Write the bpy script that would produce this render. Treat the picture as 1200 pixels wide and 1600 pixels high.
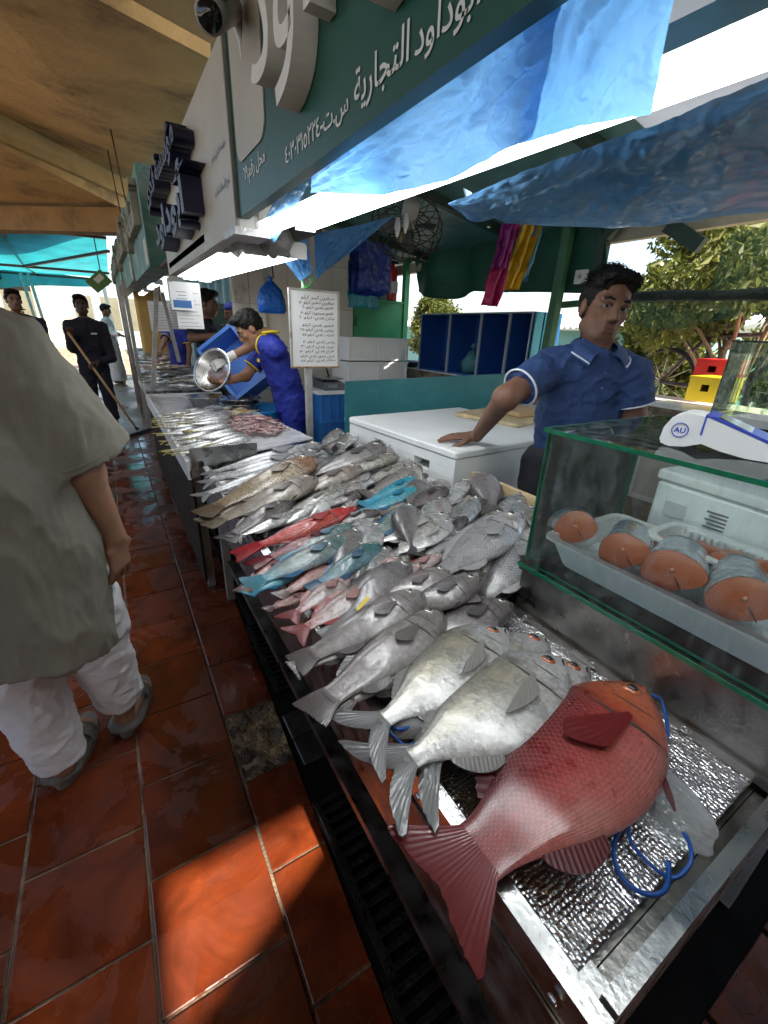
import bpy, math, random
import numpy as np
from mathutils import Vector, Matrix, noise as mnoise

for o in list(bpy.data.objects):
    bpy.data.objects.remove(o, do_unlink=True)
SC = bpy.context.scene
COL = SC.collection
RNG = random.Random(7)
R = math.radians

# ------------------------------------------------------------------ camera
YAW, PITCH, ROLL, FPX = 0.55834, 0.39777, 0.04025, 668.7
CAM = Vector((0, 0, 1.45))
_F = Vector((math.sin(YAW) * math.cos(PITCH), math.cos(YAW) * math.cos(PITCH), -math.sin(PITCH)))
_r = Vector((math.cos(YAW), -math.sin(YAW), 0)); _u = _r.cross(_F)
_R = _r * math.cos(ROLL) + _u * math.sin(ROLL)
_U = -_r * math.sin(ROLL) + _u * math.cos(ROLL)
cd = bpy.data.cameras.new('camera'); cam = bpy.data.objects.new('camera', cd); COL.objects.link(cam)
cam.matrix_world = Matrix(((_R.x, _U.x, -_F.x, CAM.x), (_R.y, _U.y, -_F.y, CAM.y), (_R.z, _U.z, -_F.z, CAM.z), (0, 0, 0, 1)))
cd.sensor_fit = 'VERTICAL'; cd.sensor_height = 36; cd.lens = FPX / 1600 * 36
cd.clip_start = 0.02; cd.clip_end = 600
SC.camera = cam

# ------------------------------------------------------------------ light
TO_SUN = Vector((0.02, -0.74, 0.67)).normalized()
w = bpy.data.worlds.new('World'); SC.world = w; w.use_nodes = True
nt = w.node_tree; bg = nt.nodes['Background']
sky = nt.nodes.new('ShaderNodeTexSky'); sky.sky_type = 'NISHITA'; sky.sun_disc = False
sky.sun_elevation = math.asin(TO_SUN.z); sky.sun_rotation = math.atan2(TO_SUN.x, TO_SUN.y)
sky.air_density = 1.0; sky.dust_density = 3.0; sky.ozone_density = 1.0
nt.links.new(sky.outputs[0], bg.inputs[0]); bg.inputs[1].default_value = 0.15
sd = bpy.data.lights.new('sun', 'SUN'); sd.energy = 5.0; sd.angle = R(0.5); sd.color = (1, .93, .82)
sun = bpy.data.objects.new('sun', sd); COL.objects.link(sun); sun.location = (0, -5, 12)
sun.rotation_euler = TO_SUN.to_track_quat('Z', 'Y').to_euler()
SC.view_settings.view_transform = 'Standard'; SC.view_settings.look = 'None'
SC.view_settings.exposure = 1.65; SC.view_settings.gamma = 1
SC.cycles.use_denoising = True; SC.cycles.max_bounces = 8; SC.cycles.diffuse_bounces = 4
SC.cycles.glossy_bounces = 4; SC.cycles.transmission_bounces = 8; SC.cycles.transparent_max_bounces = 12
SC.cycles.caustics_reflective = False; SC.cycles.caustics_refractive = False
SC.cycles.sample_clamp_indirect = 6.0

# ------------------------------------------------------------------ helpers
def pt(px, py, x=None, y=None, z=None, d=None):
    """world point seen at a pixel of the 1200x1600 photograph, on a given plane"""
    v = _F + _R * ((px - 600) / FPX) + _U * ((800 - py) / FPX)
    if d is not None: t = d
    elif z is not None: t = (z - CAM.z) / v.z
    elif x is not None: t = x / v.x
    else: t = y / v.y
    return CAM + v * t

ORG = {}
def link(o, parent=None, origin=None):
    COL.objects.link(o)
    if origin is not None:
        ORG[o.name] = Vector(origin)
    if parent is not None: o.parent = parent
    return o

def tag(o, label=None, cat=None, group=None, kind=None):
    if label: o['label'] = label
    if cat: o['category'] = cat
    if group: o['group'] = group
    if kind: o['kind'] = kind
    return o

def thing(name, loc, label=None, cat=None, group=None, kind=None):
    o = bpy.data.objects.new(name, None); o.empty_display_size = .1
    link(o, origin=loc); o.location = loc
    return tag(o, label, cat, group, kind)

class MB:
    def __init__(s): s.v = []; s.f = []; s.uv = None; s.col = None; s.sm = []
    def add(s, vs, fs, smooth=False):
        b = len(s.v); s.v += [tuple(p) for p in vs]; s.f += [tuple(i + b for i in f) for f in fs]; s.sm += [smooth] * len(fs)
        return s
    def box(s, c, d, rz=0, m=None, taper=1.0):
        hx, hy, hz = d[0] / 2, d[1] / 2, d[2] / 2
        P = [(-hx, -hy, -hz), (hx, -hy, -hz), (hx, hy, -hz), (-hx, hy, -hz), (-hx * taper, -hy * taper, hz), (hx * taper, -hy * taper, hz), (hx * taper, hy * taper, hz), (-hx * taper, hy * taper, hz)]
        if m is None: m = Matrix.Rotation(rz, 3, 'Z')
        c = Vector(c)
        return s.add([c + m @ Vector(p) for p in P], [(0, 3, 2, 1), (4, 5, 6, 7), (0, 1, 5, 4), (1, 2, 6, 5), (2, 3, 7, 6), (3, 0, 4, 7)])
    def bb(s, a, b):
        a = Vector(a); b = Vector(b); return s.box((a + b) / 2, [abs(q) for q in (b - a)])
    def rbox(s, c, d, r=.01, rz=0, seg=3, m=None):
        """box with rounded vertical edges and chamfered top and bottom"""
        hx, hy, hz = d[0] / 2, d[1] / 2, d[2] / 2
        r = min(r, hx * .95, hy * .95, hz * .95); ch = r * .45
        ring = lambda ins, z: [((sx * (hx - r)) + (r - ins) * math.cos(a0 + k * math.pi / 2 / seg), (sy * (hy - r)) + (r - ins) * math.sin(a0 + k * math.pi / 2 / seg), z)
                               for (sx, sy, a0) in ((1, 1, 0), (-1, 1, math.pi / 2), (-1, -1, math.pi), (1, -1, 1.5 * math.pi)) for k in range(seg + 1)]
        rs = [ring(ch, -hz), ring(0, -hz + ch), ring(0, hz - ch), ring(ch, hz)]
        if m is None: m = Matrix.Rotation(rz, 3, 'Z')
        c = Vector(c); n = len(rs[0]); vs = [c + m @ Vector(p) for q in rs for p in q]
        fs = [tuple(reversed(range(n))), tuple(range(3 * n, 4 * n))]
        for k in range(3):
            for i in range(n): fs.append((k * n + i, k * n + (i + 1) % n, (k + 1) * n + (i + 1) % n, (k + 1) * n + i))
        return s.add(vs, fs)
    def beam(s, a, b, wd, ht, up=(0, 0, 1)):
        a = Vector(a); b = Vector(b); t = (b - a).normalized(); u = Vector(up)
        if abs(t.dot(u)) > .99: u = Vector((0, 1, 0))
        sx = t.cross(u).normalized(); uz = sx.cross(t)
        m = Matrix((sx, t, uz)).transposed()
        return s.box((a + b) / 2, (wd, (b - a).length, ht), m=m)
    def tube(s, path, r, n=8, cap=True, closed=False):
        path = [Vector(p) for p in path]; N = len(path)
        rr = r if hasattr(r, '__len__') else [r] * N
        vs = []; pu = None
        for i, p in enumerate(path):
            if closed: t = path[(i + 1) % N] - path[i - 1]
            else: t = path[min(i + 1, N - 1)] - path[max(i - 1, 0)]
            t = t.normalized() if t.length > 1e-9 else Vector((0, 0, 1))
            if pu is None:
                pu = Vector((0, 0, 1)) if abs(t.z) < .9 else Vector((1, 0, 0))
            sx = t.cross(pu).normalized(); pu = sx.cross(t).normalized()
            for k in range(n):
                a = 2 * math.pi * k / n
                vs.append(p + (sx * math.cos(a) + pu * math.sin(a)) * rr[i])
        fs = []
        for i in range(N if closed else N - 1):
            j = (i + 1) % N
            for k in range(n): fs.append((i * n + k, i * n + (k + 1) % n, j * n + (k + 1) % n, j * n + k))
        if cap and not closed: fs += [tuple(reversed(range(n))), tuple(range((N - 1) * n, N * n))]
        return s.add(vs, fs, True)
    def cyl(s, a, b, r, n=16, r2=None): return s.tube([a, b], [r, r if r2 is None else r2], n)
    def lathe(s, c, prof, n=24, m=None):
        c = Vector(c); vs = []; N = len(prof)
        m = m or Matrix.Identity(3)
        for (r, z) in prof:
            for k in range(n):
                a = 2 * math.pi * k / n; vs.append(c + m @ Vector((r * math.cos(a), r * math.sin(a), z)))
        fs = [(i * n + k, i * n + (k + 1) % n, (i + 1) * n + (k + 1) % n, (i + 1) * n + k) for i in range(N - 1) for k in range(n)]
        return s.add(vs, fs, True)
    def ball(s, c, r, n=12, sc=(1, 1, 1), m=None):
        prof = [(max(1e-4, math.sin(math.pi * i / n)) * r, -math.cos(math.pi * i / n) * r) for i in range(n + 1)]
        S = Matrix.Diagonal(sc); m = (m @ S) if m else S
        return s.lathe(c, prof, n * 2, m)
    def prism(s, poly, n):
        """polygon of 3d points thickened along vector n"""
        n = Vector(n); k = len(poly); P = [Vector(p) for p in poly]
        return s.add(P + [p + n for p in P], [tuple(range(k)), tuple(reversed(range(k, 2 * k)))] + [(i, i + k, (i + 1) % k + k, (i + 1) % k) for i in range(k)])
    def grid(s, fn, nu, nv, thick=0, smooth=True):
        P = [[Vector(fn(i / nu, j / nv)) for j in range(nv + 1)] for i in range(nu + 1)]
        vs = [p for row in P for p in row]; W = nv + 1
        fs = [(i * W + j, (i + 1) * W + j, (i + 1) * W + j + 1, i * W + j + 1) for i in range(nu) for j in range(nv)]
        if thick:
            nn = []
            for i in range(nu + 1):
                for j in range(nv + 1):
                    a = P[min(i + 1, nu)][j] - P[max(i - 1, 0)][j]; b = P[i][min(j + 1, nv)] - P[i][max(j - 1, 0)]
                    c = a.cross(b); nn.append(c.normalized() * thick if c.length > 1e-12 else Vector((0, 0, thick)))
            b = len(vs); vs2 = [p - q for p, q in zip(vs, nn)]
            fs2 = [tuple(reversed([i + b for i in f])) for f in fs]
            edge = [(i, 0) for i in range(nu)] + [(nu, j) for j in range(nv)] + [(i, nv) for i in range(nu, 0, -1)] + [(0, j) for j in range(nv, 0, -1)]
            ids = [i * W + j for i, j in edge]
            fs3 = [(ids[k], ids[k] + b, ids[(k + 1) % len(ids)] + b, ids[(k + 1) % len(ids)]) for k in range(len(ids))]
            vs = vs + vs2; fs = fs + fs2 + [tuple(reversed(f)) for f in fs3]
        return s.add(vs, fs, smooth)
    def build(s, name, mat, parent=None, label=None, cat=None, group=None, kind=None):
        if parent is not None: org = ORG[parent.name]
        else:
            a = np.array(s.v); org = Vector(((a[:, 0].min() + a[:, 0].max()) / 2, (a[:, 1].min() + a[:, 1].max()) / 2, a[:, 2].min()))
        me = bpy.data.meshes.new(name)
        me.from_pydata([(p[0] - org[0], p[1] - org[1], p[2] - org[2]) for p in s.v], [], s.f)
        me.polygons.foreach_set('use_smooth', s.sm)
        if s.uv is not None:
            ul = me.uv_layers.new(name='UVMap'); li = np.empty(len(me.loops), dtype=np.int32); me.loops.foreach_get('vertex_index', li)
            ul.data.foreach_set('uv', np.array(s.uv, dtype=np.float32)[li].ravel())
        if s.col is not None:
            ca = me.color_attributes.new('Col', 'FLOAT_COLOR', 'POINT'); ca.data.foreach_set('color', np.array(s.col, dtype=np.float32).ravel())
        me.materials.append(mat); me.validate(); me.update()
        o = bpy.data.objects.new(name, me)
        link(o, parent, origin=org)
        if parent is None: o.location = org
        return tag(o, label, cat, group, kind)

# ------------------------------------------------------------------ materials
MATS = {}
def pmat(name, col, rough=.5, metal=0, var=.15, vs=6, bump=0, bs=40, coat=0, trans=0, spec=.5, col2=None, c2s=3, c2lo=.45, c2hi=.6, alpha=1, sss=0, dist=.02, rvar=0, tl=0):
    """principled material with procedural colour variation, a second colour in patches, fine relief"""
    if name in MATS: return MATS[name]
    m = bpy.data.materials.new(name); m.use_nodes = True; n = m.node_tree.nodes; L = m.node_tree.links
    b = n['Principled BSDF']
    tc = n.new('ShaderNodeTexCoord')
    no = n.new('ShaderNodeTexNoise'); no.inputs['Scale'].default_value = vs; no.inputs['Detail'].default_value = 5
    L.new(tc.outputs['Object'], no.inputs['Vector'])
    mr = n.new('ShaderNodeMapRange'); mr.inputs[1].default_value = .3; mr.inputs[2].default_value = .7
    mr.inputs[3].default_value = 1 - var; mr.inputs[4].default_value = 1 + var
    L.new(no.outputs[0], mr.inputs[0])
    mx = n.new('ShaderNodeMix'); mx.data_type = 'RGBA'; mx.blend_type = 'MULTIPLY'; mx.inputs[0].default_value = 1
    mx.inputs[6].default_value = (*col, 1); L.new(mr.outputs[0], mx.inputs[7]); out = mx.outputs[2]
    if col2:
        n2 = n.new('ShaderNodeTexNoise'); n2.inputs['Scale'].default_value = c2s; n2.inputs['Detail'].default_value = 8; n2.inputs['Roughness'].default_value = .65
        L.new(tc.outputs['Object'], n2.inputs['Vector'])
        r2 = n.new('ShaderNodeMapRange'); r2.inputs[1].default_value = c2lo; r2.inputs[2].default_value = c2hi; L.new(n2.outputs[0], r2.inputs[0])
        m2 = n.new('ShaderNodeMix'); m2.data_type = 'RGBA'; L.new(r2.outputs[0], m2.inputs[0]); L.new(out, m2.inputs[6]); m2.inputs[7].default_value = (*col2, 1); out = m2.outputs[2]
    L.new(out, b.inputs['Base Color'])
    b.inputs['Roughness'].default_value = rough; b.inputs['Metallic'].default_value = metal
    b.inputs['Specular IOR Level'].default_value = spec
    if rvar:
        n3 = n.new('ShaderNodeTexNoise'); n3.inputs['Scale'].default_value = vs * 2.3; n3.inputs['Detail'].default_value = 6; L.new(tc.outputs['Object'], n3.inputs['Vector'])
        r3 = n.new('ShaderNodeMapRange'); r3.inputs[1].default_value = .35; r3.inputs[2].default_value = .65; r3.inputs[3].default_value = max(0, rough - rvar); r3.inputs[4].default_value = rough + rvar
        L.new(n3.outputs[0], r3.inputs[0]); L.new(r3.outputs[0], b.inputs['Roughness'])
    if coat: b.inputs['Coat Weight'].default_value = coat; b.inputs['Coat Roughness'].default_value = .12
    if trans: b.inputs['Transmission Weight'].default_value = trans
    if alpha < 1: b.inputs['Alpha'].default_value = alpha
    if sss: b.inputs['Subsurface Weight'].default_value = sss; b.inputs['Subsurface Radius'].default_value = (.02, .008, .004); b.inputs['Subsurface Scale'].default_value = .5
    if bump:
        nb = n.new('ShaderNodeTexNoise'); nb.inputs['Scale'].default_value = bs; nb.inputs['Detail'].default_value = 4; L.new(tc.outputs['Object'], nb.inputs['Vector'])
        bp = n.new('ShaderNodeBump'); bp.inputs['Strength'].default_value = bump; bp.inputs['Distance'].default_value = dist
        L.new(nb.outputs[0], bp.inputs['Height']); L.new(bp.outputs[0], b.inputs['Normal'])
    if tl:
        tr = n.new('ShaderNodeBsdfTranslucent'); L.new(out, tr.inputs[0]); ms = n.new('ShaderNodeMixShader'); ms.inputs[0].default_value = tl
        L.new(b.outputs[0], ms.inputs[1]); L.new(tr.outputs[0], ms.inputs[2]); L.new(ms.outputs[0], n['Material Output'].inputs[0])
    MATS[name] = m
    return m

def emat(name, col, st):
    m = bpy.data.materials.new(name); m.use_nodes = True; b = m.node_tree.nodes['Principled BSDF']
    b.inputs['Base Color'].default_value = (.8, .8, .8, 1); b.inputs['Emission Color'].default_value = (*col, 1); b.inputs['Emission Strength'].default_value = st
    MATS[name] = m; return m

def glassmat(name, col=(.965, 1, .985), rough=0.0, dirt=.12):
    """thin sheet glass: mostly clear with a fresnel mirror and a film of drips"""
    m = bpy.data.materials.new(name); m.use_nodes = True; n = m.node_tree.nodes; L = m.node_tree.links; n.clear()
    out = n.new('ShaderNodeOutputMaterial'); t = n.new('ShaderNodeBsdfTransparent'); t.inputs[0].default_value = (*col, 1)
    g = n.new('ShaderNodeBsdfGlossy'); g.inputs['Roughness'].default_value = .02
    fr = n.new('ShaderNodeFresnel'); fr.inputs[0].default_value = 1.32
    a = n.new('ShaderNodeMixShader'); L.new(fr.outputs[0], a.inputs[0]); L.new(t.outputs[0], a.inputs[1]); L.new(g.outputs[0], a.inputs[2])
    d = n.new('ShaderNodeBsdfDiffuse'); d.inputs[0].default_value = (.75, .8, .78, 1)
    tc = n.new('ShaderNodeTexCoord'); mp = n.new('ShaderNodeMapping'); mp.inputs['Scale'].default_value = (9, 9, 3); L.new(tc.outputs['Object'], mp.inputs[0])
    no = n.new('ShaderNodeTexNoise'); no.inputs['Scale'].default_value = 4; no.inputs['Detail'].default_value = 7; no.inputs['Roughness'].default_value = .7; L.new(mp.outputs[0], no.inputs['Vector'])
    mr = n.new('ShaderNodeMapRange'); mr.inputs[1].default_value = .48; mr.inputs[2].default_value = .75; mr.inputs[3].default_value = .006; mr.inputs[4].default_value = dirt; L.new(no.outputs[0], mr.inputs[0])
    b = n.new('ShaderNodeMixShader'); L.new(mr.outputs[0], b.inputs[0]); L.new(a.outputs[0], b.inputs[1]); L.new(d.outputs[0], b.inputs[2]); L.new(b.outputs[0], out.inputs[0])
    MATS[name] = m; return m

def plasticsheet(name, col, tl=.5, rough=.25, bump=.3, bs=14, var=.2):
    """thin plastic film: light comes through"""
    return pmat(name, col, rough, var=var, vs=3, bump=bump, bs=bs, dist=.03, tl=tl, spec=.6)

STEEL = pmat('brushed_steel', (.55, .55, .54), .3, 1, var=.12, vs=7, bump=.05, bs=120, rvar=.12, col2=(.33, .32, .3), c2s=4, c2lo=.55, c2hi=.75)
DSTEEL = pmat('dull_steel', (.30, .29, .27), .38, 1, var=.3, vs=9, bump=.1, bs=60, rvar=.12, col2=(.14, .13, .11), c2s=6, c2lo=.5, c2hi=.75)
GALV = pmat('galvanised_post', (.42, .41, .39), .45, .6, var=.2, vs=14, bump=.15, bs=90, col2=(.25, .2, .15), c2s=9, c2lo=.58, c2hi=.7)
WHITEP = pmat('white_plastic', (.78, .78, .76), .38, var=.06, vs=5, bump=.05, bs=60)
FOAM = pmat('white_foam', (.74, .74, .72), .75, var=.06, vs=4, bump=.35, bs=160, dist=.004, col2=(.6, .58, .54), c2s=3, c2lo=.58, c2hi=.8)
BLACKP = pmat('black_plastic', (.02, .02, .022), .4, var=.2)
DARK = pmat('dark_rubber', (.03, .03, .03), .6, var=.3, bump=.2, bs=60)
# ================================================================== SETTING
from mathutils.geometry import tessellate_polygon
def posmat(name, build):
    m = bpy.data.materials.new(name); m.use_nodes = True; n = m.node_tree.nodes; L = m.node_tree.links
    build(n, L, n['Principled BSDF']); MATS[name] = m; return m

def _tile(n, L, b):
    g = n.new('ShaderNodeNewGeometry'); oi = n.new('ShaderNodeObjectInfo')
    no = n.new('ShaderNodeTexNoise'); no.inputs['Scale'].default_value = 4.5; no.inputs['Detail'].default_value = 7; no.inputs['Roughness'].default_value = .62; no.inputs['Distortion'].default_value = .8
    L.new(g.outputs['Position'], no.inputs['Vector'])
    cr = n.new('ShaderNodeValToRGB'); e = cr.color_ramp.elements
    e[0].position = .3; e[0].color = (.06, .012, .004, 1); e[1].position = .72; e[1].color = (.27, .052, .012, 1)
    x = cr.color_ramp.elements.new(.5); x.color = (.155, .028, .008, 1)
    L.new(no.outputs[0], cr.inputs[0])
    mr = n.new('ShaderNodeMapRange'); mr.inputs[3].default_value = .72; mr.inputs[4].default_value = 1.2; L.new(oi.outputs['Random'], mr.inputs[0])
    mx = n.new('ShaderNodeMix'); mx.data_type = 'RGBA'; mx.blend_type = 'MULTIPLY'; mx.inputs[0].default_value = 1; L.new(cr.outputs[0], mx.inputs[6]); L.new(mr.outputs[0], mx.inputs[7])
    # grime film in patches
    n4 = n.new('ShaderNodeTexNoise'); n4.inputs['Scale'].default_value = 2.3; n4.inputs['Detail'].default_value = 9; n4.inputs['Roughness'].default_value = .7; L.new(g.outputs['Position'], n4.inputs['Vector'])
    r4 = n.new('ShaderNodeMapRange'); r4.inputs[1].default_value = .5; r4.inputs[2].default_value = .7; r4.inputs[4].default_value = .55; L.new(n4.outputs[0], r4.inputs[0])
    m4 = n.new('ShaderNodeMix'); m4.data_type = 'RGBA'; L.new(r4.outputs[0], m4.inputs[0]); L.new(mx.outputs[2], m4.inputs[6]); m4.inputs[7].default_value = (.085, .032, .018, 1)
    L.new(m4.outputs[2], b.inputs['Base Color'])
    # wet film: smooth in puddled patches, satin elsewhere
    n2 = n.new('ShaderNodeTexNoise'); n2.inputs['Scale'].default_value = 3.1; n2.inputs['Detail'].default_value = 8; n2.inputs['Roughness'].default_value = .6; n2.inputs['Distortion'].default_value = 1.2; L.new(g.outputs['Position'], n2.inputs['Vector'])
    r2 = n.new('ShaderNodeMapRange'); r2.inputs[1].default_value = .47; r2.inputs[2].default_value = .54; r2.inputs[3].default_value = .12; r2.inputs[4].default_value = .42; L.new(n2.outputs[0], r2.inputs[0])
    L.new(r2.outputs[0], b.inputs['Roughness'])
    n3 = n.new('ShaderNodeTexNoise'); n3.inputs['Scale'].default_value = 55; n3.inputs['Detail'].default_value = 5; L.new(g.outputs['Position'], n3.inputs['Vector'])
    bp = n.new('ShaderNodeBump'); bp.inputs['Strength'].default_value = .12; bp.inputs['Distance'].default_value = .006; L.new(n3.outputs[0], bp.inputs['Height'])
    n5 = n.new('ShaderNodeTexNoise'); n5.inputs['Scale'].default_value = 9; L.new(g.outputs['Position'], n5.inputs['Vector'])
    b2 = n.new('ShaderNodeBump'); b2.inputs['Strength'].default_value = .12; b2.inputs['Distance'].default_value = .01; L.new(n5.outputs[0], b2.inputs['Height']); L.new(bp.outputs[0], b2.inputs['Normal'])
    L.new(b2.outputs[0], b.inputs['Normal']); b.inputs['Specular IOR Level'].default_value = .55
TILE = posmat('wet_terracotta', _tile)
def _fartile(n, L, b):
    g = n.new('ShaderNodeNewGeometry'); br = n.new('ShaderNodeTexBrick'); br.offset = .5
    br.inputs['Scale'].default_value = 1.6; br.inputs['Brick Width'].default_value = .5; br.inputs['Row Height'].default_value = .5; br.inputs['Mortar Size'].default_value = .012
    br.inputs['Color1'].default_value = (.25, .075, .03, 1); br.inputs['Color2'].default_value = (.33, .12, .05, 1); br.inputs['Mortar'].default_value = (.3, .24, .16, 1)
    L.new(g.outputs['Position'], br.inputs['Vector'])
    n4 = n.new('ShaderNodeTexNoise'); n4.inputs['Scale'].default_value = .9; n4.inputs['Detail'].default_value = 8; L.new(g.outputs['Position'], n4.inputs['Vector'])
    r4 = n.new('ShaderNodeMapRange'); r4.inputs[1].default_value = .42; r4.inputs[2].default_value = .62; L.new(n4.outputs[0], r4.inputs[0])
    m4 = n.new('ShaderNodeMix'); m4.data_type = 'RGBA'; L.new(r4.outputs[0], m4.inputs[0]); L.new(br.outputs[0], m4.inputs[6]); m4.inputs[7].default_value = (.36, .25, .15, 1)
    L.new(m4.outputs[2], b.inputs['Base Color'])
    r2 = n.new('ShaderNodeMapRange'); r2.inputs[1].default_value = .4; r2.inputs[2].default_value = .6; r2.inputs[3].default_value = .18; r2.inputs[4].default_value = .55; L.new(n4.outputs[0], r2.inputs[0]); L.new(r2.outputs[0], b.inputs['Roughness'])
FARTILE = posmat('worn_far_tiles', _fartile)
GROUT = pmat('cement_grout', (.30, .24, .16), .6, var=.5, vs=9, bump=.4, bs=120, col2=(.10, .07, .045), c2s=4, c2lo=.42, c2hi=.6)
SAND = pmat('pale_paving', (.42, .36, .28), .85, var=.2, vs=.6, bump=.2, bs=12)
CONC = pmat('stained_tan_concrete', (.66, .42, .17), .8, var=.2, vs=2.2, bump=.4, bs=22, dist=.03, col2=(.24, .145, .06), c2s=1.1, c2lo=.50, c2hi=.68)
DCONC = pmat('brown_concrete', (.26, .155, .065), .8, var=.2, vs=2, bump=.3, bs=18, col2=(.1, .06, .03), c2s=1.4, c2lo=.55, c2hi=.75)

g = MB().add([(-120, -120, -.03), (120, -120, -.03), (120, 120, -.03), (-120, 120, -.03)], [(0, 1, 2, 3)])
g.build('ground', SAND, kind='structure')
# walkway: grout bed with single tiles, worn far part as a sheet
wk = MB().bb((-1.36, -2.5, -.05), (1.9, 7.0, -.006)).build('walkway', GROUT, kind='structure')
fw = MB().add([(-9, 7.0, .0), (2.0, 7.0, .0), (2.0, 34, .0), (-9, 34, .0)], [(0, 1, 2, 3)])
fw.build('far_walkway', FARTILE, kind='structure')
MB().add([(-9, -6, -.012), (-1.36, -6, -.012), (-1.36, 7.0, -.012), (-9, 7.0, -.012)], [(0, 1, 2, 3)]).build('side_walkway', FARTILE, kind='structure')
PITCHT, GAP = .3115, .0085
def drain_x(y): return .285 + .047 * min(y, 6)
tile_me = None
def tile_mesh(pts):
    """flat tile with softened edge, pts in order"""
    c = sum((Vector(p) for p in pts), Vector()) / 4
    top = [Vector(p) + (c - Vector(p)).normalized() * .004 for p in pts]
    return MB().add([Vector((*p[:2], -.008)) for p in pts] + [Vector((*p[:2], -.0016)) for p in pts] + [Vector((*p[:2], 0)) for p in top],
                    [(0, 1, 5, 4), (1, 2, 6, 5), (2, 3, 7, 6), (3, 0, 4, 7), (4, 5, 9, 8), (5, 6, 10, 9), (6, 7, 11, 10), (7, 4, 8, 11), (8, 9, 10, 11)])
cols = [(-1.36, -1.061, .92), (-1.061, -.76, .63), (-.76, -.458, .93), (-.458, -.156, .78), (-.156, .146, .608)]
h = PITCHT / 2 - GAP / 2; wx = .302 / 2 - GAP / 2
proto = None
for (x0, x1, off) in cols:
    k = -3
    while True:
        y0 = off + k * PITCHT; k += 1
        if y0 > 6.9: break
        if y0 < -.6: continue
        if proto is None:
            me_o = tile_mesh([(-wx, -h, 0), (wx, -h, 0), (wx, h, 0), (-wx, h, 0)])
            ORG[wk.name] = Vector((0, 0, 0)) ; t = me_o.build('floor_tile', TILE, wk); proto = t; ORG[wk.name] = Vector(wk.location)
        else:
            t = proto.copy(); COL.objects.link(t); t.parent = wk
        t.location = Vector(((x0 + x1) / 2, y0 + PITCHT / 2, RNG.uniform(-.0008, .0012))) - Vector(wk.location)
        t.rotation_euler = (RNG.uniform(-.004, .004), RNG.uniform(-.004, .004), RNG.uniform(-.006, .006))
k = 0; y0 = .77 - 4 * PITCHT
while y0 < 6.9:
    y1 = y0 + PITCHT; a = .146 + GAP / 2
    if not (1.08 < y0 + .15 < 1.32):
        q = tile_mesh([(a, y0 + GAP / 2, 0), (drain_x(y0) - .006, y0 + GAP / 2, 0), (drain_x(y1) - .006, y1 - GAP / 2, 0), (a, y1 - GAP / 2, 0)])
        q.build('floor_tile', TILE, wk)
    y0 = y1
for i in range(4):
    for k in range(2):
        t = proto.copy(); COL.objects.link(t); t.parent = wk; t.location = Vector((.47 + i * .3115, -.17 - k * .3115, .0)) - Vector(wk.location)
# broken patch of cement where a border tile is missing
RUB = pmat('broken_cement', (.30, .22, .10), .85, var=.5, vs=14, bump=.9, bs=45, dist=.02, col2=(.06, .045, .03), c2s=9, c2lo=.42, c2hi=.55)
def rub(u, v):
    y = 1.075 + v * .30; x = .152 + u * (drain_x(y) - .16)
    return (x, y, -.006 + .012 * (mnoise.noise((x * 25, y * 25, 1)) + .2))
MB().grid(rub, 14, 22).build('broken_cement_patch', RUB, wk)

# drain channel under the counters: dark pit and slotted grates
PIT = pmat('wet_black_pit', (.010, .009, .008), .7, var=.4, vs=10, spec=.1)
IRON = pmat('wet_cast_iron', (.016, .014, .012), .4, .2, var=.4, vs=16, bump=.4, bs=70, rvar=.1)
pit = MB()
pit.add([(drain_x(-.6), -.6, -.004), (1.75, -.6, -.004), (1.75, 6.9, -.004), (drain_x(6.9), 6.9, -.004)], [(0, 1, 2, 3)])
pit.build('drain_channel', PIT, kind='structure')
gi = 0
for gy in np.arange(-.1, 4.9, .5):
    if .98 < gy + .25 < 1.4: continue
    x0 = drain_x(gy + .25) + .008; wdt = .33
    gr = thing('drain_grate', (x0 + wdt / 2, gy + .25, -.003), 'slotted black iron drain grate, ' + ['nearest the camera', 'second from the camera', 'just before the plain cover plate', 'just beyond the plain cover plate', 'below the bright red fish tail', 'below the groupers', 'below the price board', 'beside the second counter', 'far along the second counter', 'farthest along the row'][min(9, gi)], 'grate', 'drain grates along the counter')
    gi += 1; fr = MB()
    fr.bb((x0, gy + .004, -.003), (x0 + .022, gy + .496, .010)); fr.bb((x0 + wdt - .022, gy + .004, -.003), (x0 + wdt, gy + .496, .010))
    fr.bb((x0 + wdt / 2 - .014, gy + .004, -.003), (x0 + wdt / 2 + .014, gy + .496, .0095)); fr.build('frame', IRON, gr)
    nb = 14 if gy < 2.6 else 7
    bp0 = None
    for i in range(nb):
        yy = gy + .02 + i * (.46 / (nb - 1))
        if bp0 is None:
            mb = MB().rbox((x0 + wdt / 2, yy, .0035), (wdt - .03, .016, .011), .004, seg=1); bp0 = mb.build('bar', IRON, gr); b0y = yy
        else:
            c = bp0.copy(); COL.objects.link(c); c.parent = gr; c.location = (0, yy - b0y, RNG.uniform(-.001, .001))
pl = MB().rbox((drain_x(1.2) + .17, 1.09, .004), (.32, .115, .012), .006).rbox((drain_x(1.2) + .17, 1.215, .004), (.32, .12, .012), .006)
pl.build('drain_plate', pmat('dull_plate', (.14, .135, .13), .35, .8, var=.3, vs=12, bump=.1, bs=50), label='plain grey steel cover plate set between the drain grates', cat='cover plate')

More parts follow.
